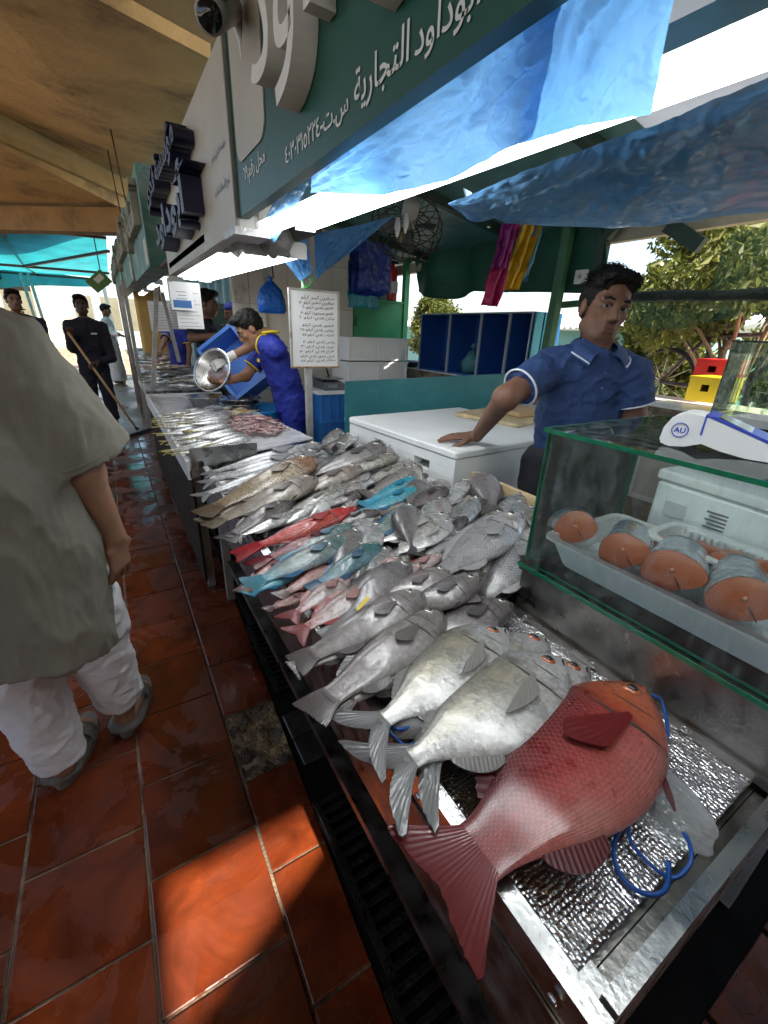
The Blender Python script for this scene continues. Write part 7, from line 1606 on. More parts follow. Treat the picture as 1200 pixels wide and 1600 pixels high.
        cv = np.stack([F[I[:, 0] + i, I[:, 1] + j, I[:, 2] + k] for i in (0, 1) for j in (0, 1) for k in (0, 1)], 1)
        off = np.array([(i, j, k) for i in (0, 1) for j in (0, 1) for k in (0, 1)], float); acc = np.zeros((len(I), 3)); cnt = np.zeros(len(I))
        for a in range(8):
            for b in range(a + 1, 8):
                if np.abs(off[a] - off[b]).sum() != 1: continue
                m = (cv[:, a] < 0) != (cv[:, b] < 0); t = np.where(m, cv[:, a] / np.where(m, cv[:, a] - cv[:, b], 1), 0)
                acc += np.where(m[:, None], off[a] + t[:, None] * (off[b] - off[a]), 0); cnt += m
        V = lo + (I + acc / cnt[:, None]) * h; Q = []
        for axis in range(3):
            A = ins.take(range(0, F.shape[axis] - 1), axis); B = ins.take(range(1, F.shape[axis]), axis); ch = np.argwhere(A != B); fl = A[tuple(ch.T)]
            o1, o2 = [i for i in range(3) if i != axis]
            ok = (ch[:, o1] > 0) & (ch[:, o2] > 0) & (ch[:, o1] < act.shape[o1]) & (ch[:, o2] < act.shape[o2]); ch = ch[ok]; fl = fl[ok]
            def cell(d1, d2): e = ch.copy(); e[:, o1] -= d1; e[:, o2] -= d2; return idx[e[:, 0], e[:, 1], e[:, 2]]
            q = np.stack([cell(1, 1), cell(0, 1), cell(0, 0), cell(1, 0)], 1); flip = fl if axis != 1 else ~fl; q[~flip] = q[~flip][:, ::-1]; Q.append(q)
        return V, np.concatenate(Q)
def vol_build(vol, name, mat, parent, wr=0.0, ws=1.0, colf=None, smooth=1, wdir=None):
    V, Q = vol.mesh()
    for _ in range(smooth):
        acc = np.zeros_like(V); cn = np.zeros(len(V))
        for a in range(4):
            for b in ((a + 1) % 4,): np.add.at(acc, Q[:, a], V[Q[:, b]]); np.add.at(acc, Q[:, b], V[Q[:, a]]); np.add.at(cn, Q[:, a], 1); np.add.at(cn, Q[:, b], 1)
        V = V * .5 + .5 * acc / np.maximum(cn, 1)[:, None]
    if wr:
        N = np.zeros_like(V); fn = np.cross(V[Q[:, 2]] - V[Q[:, 0]], V[Q[:, 3]] - V[Q[:, 1]])
        for a in range(4): np.add.at(N, Q[:, a], fn)
        N /= np.linalg.norm(N, axis=1, keepdims=True) + 1e-12
        sc = np.array(wdir if wdir is not None else (9, 9, 5)) * ws
        def rg(q): return (1 - min(1.0, abs(mnoise.noise(q)) * 2.0))**2
        f = np.array([rg(a) + .55 * rg(b) + .3 * rg(c) - .7 for a, b, c in zip((V * sc + .3 * np.sin(V[:, [1, 2, 0]] * 9)).tolist(), (V * sc * 2.1 + 5).tolist(), (V * sc * 4.1 + 9).tolist())]); V = V + N * (f * wr)[:, None]
    m = MB(); m.v = [tuple(p) for p in V.tolist()]; m.f = [tuple(q) for q in Q.tolist()]; m.sm = [True] * len(m.f)
    if colf is not None: m.col = [(*c, 1) for c in colf(V)]
    return m.build(name, mat, parent)
def skinmat(name, col):
    m = bpy.data.materials.new(name); m.use_nodes = True; n = m.node_tree.nodes; L = m.node_tree.links; b = n['Principled BSDF']
    at = n.new('ShaderNodeAttribute'); at.attribute_name = 'Col'; tc = n.new('ShaderNodeTexCoord'); no = n.new('ShaderNodeTexNoise'); no.inputs['Scale'].default_value = 40; no.inputs['Detail'].default_value = 5; L.new(tc.outputs['Object'], no.inputs['Vector'])
    mr = n.new('ShaderNodeMapRange'); mr.inputs[3].default_value = .8; mr.inputs[4].default_value = 1.2; L.new(no.outputs[0], mr.inputs[0])
    mx = n.new('ShaderNodeMix'); mx.data_type = 'RGBA'; mx.blend_type = 'MULTIPLY'; mx.inputs[0].default_value = 1; L.new(at.outputs['Color'], mx.inputs[6]); L.new(mr.outputs[0], mx.inputs[7]); L.new(mx.outputs[2], b.inputs['Base Color'])
    b.inputs['Roughness'].default_value = .55; b.inputs['Specular IOR Level'].default_value = .35; b.inputs['Subsurface Weight'].default_value = .12; b.inputs['Subsurface Radius'].default_value = (.012, .005, .003)
    n2 = n.new('ShaderNodeTexNoise'); n2.inputs['Scale'].default_value = 160; L.new(tc.outputs['Object'], n2.inputs['Vector']); bp = n.new('ShaderNodeBump'); bp.inputs['Strength'].default_value = .12; bp.inputs['Distance'].default_value = .003; L.new(n2.outputs[0], bp.inputs['Height']); L.new(bp.outputs[0], b.inputs['Normal']); return m
SKINM = skinmat('skin', None)
HAIR = pmat('black_hair', (.008, .007, .006), .6, var=.4, vs=60, bump=.8, bs=140, dist=.004, spec=.2)
EYEWH = pmat('eye_white', (.32, .28, .24), .3, var=.05); IRIS = pmat('dark_iris', (.015, .01, .008), .1, var=0)
def cloth(name, col, rough=.8, bump=.35, bs=25, var=.12): return pmat(name, col, rough, var=var, vs=7, bump=bump, bs=bs, dist=.012)

def rotbasis(f, up=(0, 0, 1)):
    f = nrm(f); r = nrm(np.cross(f, up)); u = np.cross(r, f); return r, f, u
class Person:
    def __init__(s, name, label, base, skin, h, cat='person', group=None):
        s.root = thing(name, base, label, cat, group); s.b = Vol(h); s.h = h; s.skin = np.array(skin); s.hd = None; s.marks = []
    def head(s, c, f, neck, sc=1.0, beard=0.0, up=(0, 0, 1), moust=0.0):
        r, f, u = rotbasis(f, up); c = V3(*c); s.hd = (c, r, f, u, sc); M = [r, f, u]
        P = lambda x, y, z: c + (r * x + f * y + u * z) * sc
        b = s.b
        b.el(P(0, -.012, .035), V3(.074, .095, .086) * sc, M, .02); b.el(P(0, .028, -.04), V3(.060, .066, .078) * sc, M, .03); b.rc(P(-.018, .064, -.097), P(.018, .064, -.097), .021 * sc, .021 * sc, .022)
        b.rc(P(-.05, .0, -.07), P(-.03, .045, -.092), .022 * sc, .02 * sc, .025); b.rc(P(.05, .0, -.07), P(.03, .045, -.092), .022 * sc, .02 * sc, .025)
        b.rc(P(0, .088, .018), P(0, .106, -.028), .009 * sc, .0135 * sc, .012); b.rc(P(-.013, .098, -.034), P(.013, .098, -.034), .009 * sc, .009 * sc, .008)
        b.rc(P(-.048, .070, .024), P(-.012, .086, .022), .009 * sc, .010 * sc, .014); b.rc(P(.048, .070, .024), P(.012, .086, .022), .009 * sc, .010 * sc, .014)
        for q in (-1, 1):
            b.el(P(q * .045, .060, -.020), V3(.016, .017, .014) * sc, M, .018); b.sub(P(q * .031, .100, .004), .0155 * sc, .012); b.el(P(q * .077, -.008, -.012), V3(.010, .022, .032) * sc, M, .008)
        b.rc(P(-.018, .088, -.060), P(.018, .088, -.060), .0075 * sc, .0075 * sc, .007); b.rc(P(-.016, .087, -.072), P(.016, .087, -.072), .0085 * sc, .0085 * sc, .007)
        b.rc(P(0, -.028, -.045), neck, .044 * sc, .053 * sc, .022)
        s.marks.append((c, r, f, u, sc, beard, moust)); s.P = P; return s
    def face(s, hair=True, eyes=True, fringe=0.0, long=0.0, cap=None, hairy=1.0):
        c, r, f, u, sc = s.hd; P = s.P; M = [r, f, u]
        if hair:
            hv = Vol(max(s.h * .9, .005)); hv.el(P(0, -.018, .044), V3(.082, .098, .090) * sc, M, .02); hv.el(P(0, -.04, .02), V3(.081, .078, .085) * sc, M, .02); hv.el(P(-.01, .055, .098 + fringe), V3(.06, .045, .030) * sc, M, .02); hv.el(P(.03, .04, .09 + fringe), V3(.05, .05, .035) * sc, M, .02)
            hv.cut(P(0, .062, .058), f * 1.0 - u * .72); hv.cut(P(0, -.0, -.055 - long), -u - f * -.35)
            vol_build(hv, 'hair', HAIR, s.root, wr=.008 * hairy, ws=4.5, smooth=0)
        if eyes:
            for q in (-1, 1):
                e = MB().ball(P(q * .031, .0775, .003), .0112 * sc, 8).build('eye', EYEWH, s.root); MB().ball(P(q * .031 + .003, .0838, .003), .0068 * sc, 6).build('iris', IRIS, e)
                MB().tube([P(q * .050, .074, .024), P(q * .034, .092, .030), P(q * .013, .093, .024)], [.003 * sc, .0048 * sc, .0035 * sc], 6).build('eyebrow', HAIR, s.root)
                MB().tube([P(q * .046, .082, .007), P(q * .032, .094, .0125), P(q * .018, .088, .007)], [.0025, .0046 * sc, .0025], 6).build('eyelid', s.lidmat(), s.root)
            MB().tube([P(-.024, .092, -.0655), P(-.01, .0975, -.0655), P(.01, .0975, -.0655), P(.024, .092, -.0655)], .0018 * sc, 5).build('mouth', pmat('lip_line', (.06, .022, .018), .5), s.root)
        if cap is not None:
            cv = Vol(max(s.h, .006)); cv.el(P(0, -.012, .055), V3(.085, .102, .078) * sc, M, .01); cv.cut(P(0, 0, .055), -u); vol_build(cv, 'cap', cap, s.root, wr=.002)
        return s
    def lidmat(s): return pmat('lid_%d' % int(s.skin[0] * 1000), tuple(s.skin * .55), .5)
    def arm(s, sh, el, wr, r=(.052, .043, .041, .028)):
        s.b.rc(sh, el, r[0], r[1], .03); s.b.rc(el, wr, r[2], r[3], .025); return s
    def hand(s, wr, d, back, thumb, curl=.5, size=1.0, spread=.12, vol=None):
        b = vol or s.b; d = nrm(d); back = nrm(np.array(back) - d * (np.array(back) @ d)); th = np.cross(d, back); th = th if th @ np.array(thumb) > 0 else -th; wr = V3(*wr); S = size
        kn = wr + d * .085 * S
        b.ec(wr, wr + d * .03 * S, (.030 * S, .020 * S), (.036 * S, .017 * S), th, .015); b.ec(wr + d * .03 * S, kn, (.038 * S, .016 * S), (.041 * S, .0135 * S), th, .01)
        for i, (o, L) in enumerate(((.030, .074), (.010, .083), (-.010, .077), (-.029, .060))):
            p = kn + th * o * S; a = 0; dd = d + th * spread * (1.5 - i) * .35; dd = nrm(dd)
            for j, fr in enumerate((.46, .30, .24)):
                a += curl * (.75 if j == 0 else .9) * (1 + .12 * i * (1 if curl > 0 else 0)); v = dd * math.cos(a) - back * math.sin(a); q = p + v * L * fr * S; b.rc(p, q, (.0095 - .001 * j) * S, (.0088 - .001 * j) * S, .004); p = q
        p = wr + d * .025 * S + th * .026 * S; v = nrm(d * .55 + th * .8 - back * .25); q = p + v * .042 * S; b.rc(p, q, .015 * S, .0115 * S, .012); v2 = nrm(d * .85 + th * .35 - back * (.25 + .35 * curl)); q2 = q + v2 * .03 * S; b.rc(q, q2, .0105 * S, .0095 * S, .005); q3 = q2 + nrm(d * .9 + th * .1 - back * (.2 + .5 * curl)) * .024 * S; b.rc(q2, q3, .0095 * S, .008 * S, .004); return s
    def finish(s, smooth=1):
        mk = s.marks; sk = s.skin
        def colf(V):
            C = np.tile(sk, (len(V), 1)).astype(float)
            for (c, r, f, u, sc, beard, moust) in mk:
                L = (V - c) / sc; x, y, z = L @ r, L @ f, L @ u
                lip = np.exp(-((z + .066) / .012)**2 - (x / .022)**2) * (y > .07); C = C * (1 - .55 * lip[:, None]) + np.array((.20, .075, .06)) * .55 * lip[:, None]
                if beard:
                    bd = np.clip((-.045 - z) / .03, 0, 1) * (z > -.125) * (y > -.02) * np.clip(1 - lip * 1.5, 0, 1); C *= (1 - beard * bd)[:, None]
                if moust:
                    ms = np.exp(-((z + .050) / .007)**2 - (x / .024)**2) * (y > .07); C *= (1 - moust * ms)[:, None]
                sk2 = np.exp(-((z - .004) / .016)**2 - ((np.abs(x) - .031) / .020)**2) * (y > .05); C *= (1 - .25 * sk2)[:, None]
            return C
        vol_build(s.b, 'body', SKINM, s.root, colf=colf, smooth=smooth); return s
    def shirt(s): return Vol(s.h)
def mid(a, b, t=.5): return V3(*a) * (1 - t) + V3(*b) * t
def W3(v): return V3(v[0], v[1], v[2])

# ---------------- the seller in the blue polo shirt, leaning on the chest
RS, LS = V3(1.405, 1.122, 1.352), V3(1.668, .956, 1.338); NK = V3(1.545, 1.045, 1.415); HC = V3(1.565, 1.055, 1.560)
p = Person('person', 'seller in a blue polo shirt with white piping leaning one hand on the foam chest', (1.57, 1.08, 0), (.165, .080, .050), .0052)
fh = nrm(V3(-.52, -.83, -.07)); p.head(HC, fh, NK, .98, beard=.30, up=(.14, -.06, 1), moust=.55)
side = nrm(LS - RS); fwd = nrm(np.cross((0, 0, 1), side)); fwd = fwd if fwd[1] < 0 else -fwd
EL = W3(pt(790, 622, d=1.52)); WR = W3(pt(745, 681, z=1.040))
LEL = W3(pt(990, 648, d=1.66)); LWR = V3(1.72, 1.15, .98)
PV = V3(1.60, 1.10, .95)
p.b.ec(V3(1.57, 1.07, 1.30), PV, (.15, .095), (.14, .09), side, .04).rc(RS, LS, .055, .055, .04)
p.arm(RS, EL, WR, (.050, .043, .042, .027)); p.arm(LS, LEL, LWR, (.050, .043, .04, .027))
tip = W3(pt(696, 686, z=1.012)); p.hand(WR + V3(0, 0, .0), tip - WR + V3(0, 0, .012), (0.05, -.15, 1), (-.45, -1, 0), curl=.10, size=1.02, spread=.32)
p.hand(LWR, (-.3, .5, -.8), (.5, .8, 0), (0, 0, -1), .5)
for q in (-1, 1):
    hp = PV + side * .09 * q; p.b.rc(hp, hp + V3(0, .02, -.42), .08, .055, .03).rc(hp + V3(0, .02, -.42), hp + V3(0, .03, -.84), .052, .036, .03).rc(hp + V3(0, .03, -.85), hp + fwd * .14 + V3(0, 0, -.90), .036, .03, .02)
p.finish(); p.face(fringe=-.006, hairy=1.0)
hs = random.Random(4); hm_ = MB(); c_, r_, f_h, u_h, sc_h = p.hd
for i in range(420):
    th_ = hs.uniform(0, 6.283); el_ = hs.uniform(.12, 1.5); d_ = V3(math.cos(th_) * math.cos(el_), math.sin(th_) * math.cos(el_), math.sin(el_))
    if d_[1] > .55 and d_[2] < .62: continue
    s0_ = p.P(d_[0] * .083, -.018 + d_[1] * .099, .044 + d_[2] * .090); dr_ = nrm(r_ * (d_[0] * .5 + .75) + f_h * (d_[1] * .3 + hs.uniform(-.5, .5)) + u_h * (d_[2] * .55 - .15) + V3(hs.gauss(0, .25), hs.gauss(0, .25), hs.gauss(0, .25))); l_ = hs.uniform(.018, .036)
    hm_.tube([s0_ - dr_ * .004, s0_ + dr_ * l_ * .5 + u_h * .003, s0_ + dr_ * l_ - u_h * .004], [.0011, .0010, .0004], 4)
tag(hm_.build('hair_strands', HAIR, p.root), kind='stuff')
POLO = cloth('royal_polo', (.018, .045, .135), .75, .25, 30)
v = Vol(.006)
v.ec(V3(1.56, 1.06, 1.33), mid(V3(1.56, 1.06, 1.33), PV, .45), (.168, .098), (.158, .105), side, .03).ec(mid(V3(1.56, 1.06, 1.33), PV, .45), PV + V3(0, 0, .02), (.158, .105), (.152, .11), side, .03)
v.rc(RS + V3(0, 0, -.005), NK + V3(0, 0, -.02), .062, .066, .04).rc(LS + V3(0, 0, -.005), NK + V3(0, 0, -.02), .062, .066, .04)
RH = mid(RS, EL, .68); LH = mid(LS, LEL, .72)
v.rc(RS, mid(RS, RH, .5), .060, .063, .03).flat(mid(RS, RH, .3), RH, .063, .070, .02); v.rc(LS, mid(LS, LH, .5), .060, .063, .03).flat(mid(LS, LH, .3), LH, .063, .070, .02)
v.sub(HC + V3(-.01, -.02, -.13), .062, .01)
vol_build(v, 'polo_shirt', POLO, p.root, wr=.0075, ws=1.3, wdir=(7, 7, 9))
PIPE = pmat('white_piping', (.6, .62, .66), .7, var=.05)
def ringtube(c, ax, r, rt, n=28):
    ax = nrm(ax); a = nrm(np.cross(ax, (0.3, .2, 1))); b = np.cross(ax, a); return MB().tube([c + a * r * math.cos(2 * math.pi * k / n) + b * r * math.sin(2 * math.pi * k / n) for k in range(n)], rt, 6, closed=True)
ringtube(RH, EL - RS, .0695, .0042).build('sleeve_piping', PIPE, p.root); ringtube(LH, LEL - LS, .0695, .0042).build('sleeve_piping', PIPE, p.root)
# folded collar with open placket
CN = NK + V3(0.0, .0, .018)
def collar(u, v_):
    a = R(-158 + 316 * u); t = abs(2 * u - 1)**2.2; q = -fwd * math.cos(a) + side * math.sin(a)
    rad = .064 + .036 * v_**.8; dz = (.026 - .050 * t) * (1 - v_) + (-.012 - .058 * t) * v_ + .012 * math.sin(math.pi * v_)
    return tuple(CN + q * rad + side * (.030 * v_ * t * (1 if u > .5 else -1)) + fwd * (.030 * t + .006) + V3(0, 0, dz))
MB().grid(collar, 44, 8, thick=.004).build('collar', POLO, p.root); MB().tube([Vector(collar(k / 44, .93)) + Vector((0, 0, .003)) for k in range(45)], .0030, 5).build('collar_piping', PIPE, p.root)
tsh = Vol(.006).el(NK + fwd * .045 + V3(0, 0, -.022), (.045, .03, .035), [side, fwd, V3(0, 0, 1)], .01); vol_build(tsh, 'undershirt', cloth('navy_tee', (.012, .014, .05)), p.root)
a0 = NK + fwd * .112 + V3(0, 0, -.07)
for k in range(2): MB().ball(a0 + fwd * (.006 + .006 * k) + V3(0, 0, -.05 * k), .006, 5).build('button', pmat('button', (.03, .06, .2), .3), p.root)
TR = cloth('dark_trousers', (.02, .02, .025)); v = Vol(.012)
for q in (-1, 1):
    hp = PV + side * .085 * q; v.rc(hp, hp + V3(0, .02, -.42), .105, .08, .04).flat(hp + V3(0, .02, -.36), hp + V3(0, .03, -.86), .082, .075, .03)
v.ec(PV + V3(0, 0, .02), PV + V3(0, 0, -.08), (.16, .11), (.16, .115), side, .04); vol_build(v, 'trousers', TR, p.root, wr=.006, ws=1.2)

# ---------------- foreground man walking away on the left, seen from behind
p = Person('person', 'man in a long olive grey shirt and white trousers walking away on the left', (-.33, 1.42, 0), (.27, .145, .09), .0062)
fw_ = nrm(V3(.12, 1, 0)); sd2 = V3(1, -.12, 0) / math.sqrt(1.0144)
SC_ = V3(-.375, 1.28, 1.40); RS2 = SC_ + sd2 * .185 + V3(0, .0, -.02); LS2 = SC_ - sd2 * .185 + V3(0, 0, -.02); NK2 = SC_ + V3(0, .03, .05)
p.head(NK2 + V3(.0, .045, .165), fw_ + V3(-.2, 0, -.1), NK2, 1.02, beard=.3)
PV2 = V3(-.33, 1.32, .93)
EL2 = W3(pt(128, 735, y=1.27)); WR2 = W3(pt(178, 838, y=1.30)); EL2L = LS2 + V3(-.06, .02, -.29); WR2L = EL2L + V3(-.02, .12, -.24)
p.b.ec(SC_ + V3(0, 0, -.10), PV2, (.17, .11), (.16, .11), sd2, .04).rc(RS2, LS2, .058, .058, .04)
p.arm(RS2, EL2, WR2, (.055, .047, .046, .030)); p.arm(LS2, EL2L, WR2L, (.055, .047, .046, .030))
p.hand(WR2, V3(.00, .10, -1), (.85, -.55, 0.1), (.55, .85, 0), curl=.34, size=1.1, spread=.5); p.hand(WR2L, V3(-.05, .3, -1), (-1, -.3, 0), (.2, 1, 0), .4)
HR, HL = PV2 + sd2 * .095, PV2 - sd2 * .095
AR_ = W3(pt(192, 1095, y=1.50)); AL_ = W3(pt(98, 1190, y=1.36)); KR = mid(HR, AR_, .5) + V3(.0, .05, 0); KL = mid(HL, AL_, .5) + V3(0, .06, 0)
for hp, kn, an in ((HR, KR, AR_), (HL, KL, AL_)):
    p.b.rc(hp, kn, .085, .058, .03).rc(kn, an, .055, .036, .03)
FT = []
for an, px in ((AR_, (198, 1132)), (AL_, (98, 1208))):
    heel = W3(pt(*px, z=.035)); heel[2] = .045; toe = heel + fw_ * .20 + V3(.03, 0, -.005); FT.append((heel, toe))
    p.b.rc(an, heel + V3(0, 0, .01), .036, .034, .03).ec(heel, mid(heel, toe, .65), (.032, .030), (.040, .026), sd2, .025).rc(mid(heel, toe, .65) + V3(0, 0, -.005), toe, .026, .02, .02)
    for k in range(5): q = mid(heel, toe, .9) + sd2 * (.028 - .014 * k); p.b.rc(q, q + fw_ * (.03 - .004 * k) + V3(0, 0, -.012), .011, .009, .006)
p.finish(); p.face()
OLV = cloth('olive_grey_cotton', (.19, .175, .14), .85, .3, 30, .08)
v = Vol(.0075)
v.ec(SC_ + V3(0, 0, -.06), SC_ + V3(.01, .0, -.30), (.215, .135), (.225, .15), sd2, .03).ec(SC_ + V3(.01, 0, -.30), PV2 + V3(0, 0, -.02), (.225, .15), (.225, .165), sd2, .04)
v.rc(RS2, NK2 + V3(0, -.01, -.03), .07, .07, .05).rc(LS2, NK2 + V3(0, -.01, -.03), .07, .07, .05)
v.ec(PV2 + V3(0, 0, .02), PV2 + V3(-.005, -.02, -.36), (.225, .165), (.215, .175), sd2, .03)
hemn = nrm(V3(.30, .0, -1)); v.cut(PV2 + V3(0, 0, -.30), V3(-.25, .02, -1))
SE = W3(pt(134, 712, y=1.29)); dsl = nrm(EL2 - RS2)
v.rc(RS2, mid(RS2, SE, .6), .082, .10, .05).flat(mid(RS2, SE, .25), SE, .088, .112, .03, 1.0); LSE = LS2 + V3(-.07, .02, -.25); v.rc(LS2, mid(LS2, LSE, .6), .085, .105, .05).flat(mid(LS2, LSE, .3), LSE, .10, .12, .03)
vol_build(v, 'long_shirt', OLV, p.root, wr=.0105, ws=1.0, wdir=(8, 8, 2.6))
ringtube(SE - nrm(SE - mid(RS2, SE, .25)) * .018, SE - mid(RS2, SE, .25), .1105, .0022, 36).build('sleeve_seam', OLV, p.root)
WT = cloth('white_cotton', (.66, .65, .66), .85, .35, 28, .05); v = Vol(.0068)
for hp, kn, an in ((HR, KR, AR_), (HL, KL, AL_)):
    v.rc(hp, kn, .115, .108, .05).flat(mid(hp, kn, .7), mid(kn, an, .95) + V3(0, 0, .0), .112, .074, .03)
vol_build(v, 'trousers', WT, p.root, wr=.0060, ws=1.0, wdir=(8, 8, 10))
SOLE = pmat('grey_sandal', (.13, .12, .10), .7, var=.2, bump=.3, bs=60)
for i, (heel, toe) in enumerate(FT):
    t = nrm((toe - heel) * V3(1, 1, 0)); s_ = V3(t[1], -t[0], 0); o = []
    for k in range(28):
        a = 2 * math.pi * k / 28; L_ = .152; w_ = .055 + .006 * math.cos(a); o.append(mid(heel, toe, .55) + t * (L_ * math.cos(a)) + s_ * w_ * math.sin(a) * (1 if abs(math.cos(a)) < .95 else .8))
    sn = MB().prism([(q[0], q[1], .002) for q in o], (0, 0, .034)).build('sandal', SOLE, p.root)
    MB().tube([heel + t * .10 + s_ * .048 + V3(0, 0, -.012), heel + s_ * .046 + V3(0, 0, .0), heel - t * .032 + s_ * .03 + V3(0, 0, .012), heel - t * .045 + V3(0, 0, .016), heel - t * .032 - s_ * .03 + V3(0, 0, .012), heel - s_ * .046 + V3(0, 0, .0), heel + t * .10 - s_ * .048 + V3(0, 0, -.012)], [.012, .016, .017, .018, .017, .016, .012], 8).build('heel_strap', SOLE, sn)
    MB().grid(lambda u, v_: tuple(mid(heel, toe, .75) + t * (.05 * v_ - .03) + s_ * .052 * math.cos(math.pi * u) + V3(0, 0, -.02 + .055 * math.sin(math.pi * u))), 14, 4, thick=.004).build('instep_strap', SOLE, sn)

# ---------------- generic standing figure for the others
def worker(label, base, f, H, skin, top, bottom, hvox, rarm, larm, headf=None, lean=(0, 0), piping=None, cap=None, beard=0, robe=False, longsleeve=False, handk=((0, 0, 1), (0, 0, 1)), curl=.6, boots=None, ub=1.0, hoff=None, name='person', glove=None, wr=.0085, hair=True, fat=1.0, pocket=None):
    """f facing; rarm/larm = (elbow, wrist) world points or None for hanging"""
    k = H / 1.72; b0 = V3(*base); r, f_, u = rotbasis(f); P = Person(name, label, base, skin, hvox)
    ln = r * lean[0] + f_ * lean[1]
    hip = b0 + u * .92 * k; sh = hip + (u * .50 * ub + ln * .5) * k; nk = sh + (u * .065 * ub + ln * .07) * k; hc = nk + (u * .165 * (1 - (1 - ub) * .6) + ln * .12 + f_ * .025) * k
    if hoff is not None: hc = nk + f_ * hoff[0] + u * hoff[1]
    P.head(hc, headf if headf is not None else f_, nk, 1.02 * k, beard=beard, moust=.5)
    SR, SL = sh + r * .185 * k * fat - u * .03, sh - r * .185 * k * fat - u * .03
    if rarm is None: rarm = (SR + r * .06 - u * .29 * k, SR + r * .06 + f_ * .07 - u * .54 * k)
    if larm is None: larm = (SL - r * .06 - u * .29 * k, SL - r * .06 + f_ * .07 - u * .54 * k)
    P.b.ec(sh - u * .1, hip, (.16 * k * fat, .10 * k * fat), (.145 * k, .095 * k), r, .04).rc(SR, SL, .055 * k, .055 * k, .04)
    arms = []
    for S_, (e, w_), sg, bk in ((SR, rarm, 1, handk[0]), (SL, larm, -1, handk[1])):
        e = V3(*e); w_ = V3(*w_); P.arm(S_, e, w_, tuple(q * k for q in (.05, .042, .04, .028))); P.hand(w_, nrm(w_ - e), bk, (f_ * .3 + u if abs(nrm(w_ - e)[2]) < .6 else f_), curl, 1.08 * k); arms.append((S_, e, w_))
    feet = []
    for q in (1, -1):
        hp = hip + r * .09 * q * k; kn = b0 + r * .10 * q + f_ * .02 + u * .48 * k; an = b0 + r * .11 * q + u * .09 - f_ * .02; P.b.rc(hp, kn, .08 * k, .055 * k, .03).rc(kn, an, .052 * k, .036 * k, .03).ec(an - u * .05, an + f_ * .12 - u * .065, (.036, .034), (.040, .022), r, .02); feet.append((hp, kn, an))
    P.finish(); P.face(cap=cap, hair=hair)
    v = Vol(hvox * 1.15); v.ec(sh - u * .08, mid(sh, hip, .6), (.178 * k * fat, .115 * k * fat), (.175 * k * fat, .125 * k * fat), r, .03)
    v.ec(mid(sh, hip, .6), hip - u * .06, (.172 * k * fat, .122 * k * fat), (.175 * k * fat, .13 * k * fat), r, .03).rc(SR, nk - u * .03, .062 * k, .06 * k, .04).rc(SL, nk - u * .03, .062 * k, .06 * k, .04)
    cuffs = []
    for S_, e, w_ in arms:
        if longsleeve: v.rc(S_, e, .066 * k, .058 * k, .03).flat(mid(e, w_, .0), mid(e, w_, .93), .056 * k, .048 * k, .02); cuffs.append((mid(e, w_, .93), w_ - e, .05))
        else: c = mid(S_, e, .68); v.rc(S_, mid(S_, c, .6), .066 * k, .066 * k, .03).flat(mid(S_, c, .3), c, .067 * k, .074 * k, .02); cuffs.append((c, e - S_, .0745 * k))
    if robe: v.flat(hip + u * .05, b0 + u * .06, .165 * k, .20 * k, .04, 1.15, r)
    v.sub(nk + u * .045 * k, .052 * k, .01)
    vol_build(v, 'robe' if robe else 'shirt', top, P.root, wr=wr, ws=1.1, wdir=(7, 7, 8))
    if not robe:
        v = Vol(hvox * 1.2); v.ec(hip + u * .02, hip - u * .07, (.155 * k, .115 * k), (.155 * k, .115 * k), r, .04)
        for hp, kn, an in feet: v.rc(hp, kn, .098 * k, .082 * k, .03).flat(mid(hp, kn, .7), an + u * .015, .084 * k, .078 * k, .02)
        vol_build(v, 'trousers', bottom, P.root, wr=wr, ws=1.1, wdir=(6, 6, 10))
    for hp, kn, an in feet:
        o = Vol(max(.008, hvox)); o.ec(an - u * .055, an + f_ * .14 - u * .062, (.044, .030), (.047, .024), r, .02)
        if boots: o.rc(an - u * .03, an + u * .26, .052, .065, .03)
        vol_build(o, 'boot' if boots else 'shoe', boots or DARK, P.root)
    if piping:
        for c, ax, rr in cuffs: ringtube(c, ax, rr, .006 * k).build('cuff_trim', piping, P.root)
        cn = nk + u * .02; MB().tube([cn + (f_ * -math.cos(R(a)) + r * math.sin(R(a))) * (.066 + .01) + u * (.012 - .03 * max(0, abs(a) / 150 - .6)) for a in range(-150, 151, 15)], .010 * k, 6).build('collar', piping if piping else top, P.root)
    if pocket:
        c = sh - u * .12 + f_ * .128 * fat - r * .08; MB().box(c, (.07, .008, .022), m=Matrix((Vector(r), Vector(f_), Vector(u))).transposed()).build('badge', pocket, P.root)
    P.info = dict(sh=sh, hip=hip, SR=SR, SL=SL, arms=arms, r=r, f=f_, u=u); return P

UNI = cloth('royal_uniform', (.010, .022, .26), .7, .25, 30); YEL = pmat('yellow_trim', (.75, .58, .03), .6, var=.05); NAVYC = cloth('navy_work_cotton', (.008, .009, .02), .85); BLK = cloth('black_tee', (.006, .006, .007), .85); NAVYT = cloth('navy_shirt', (.012, .016, .055), .8); WRB = cloth('white_robe', (.70, .70, .72), .8)
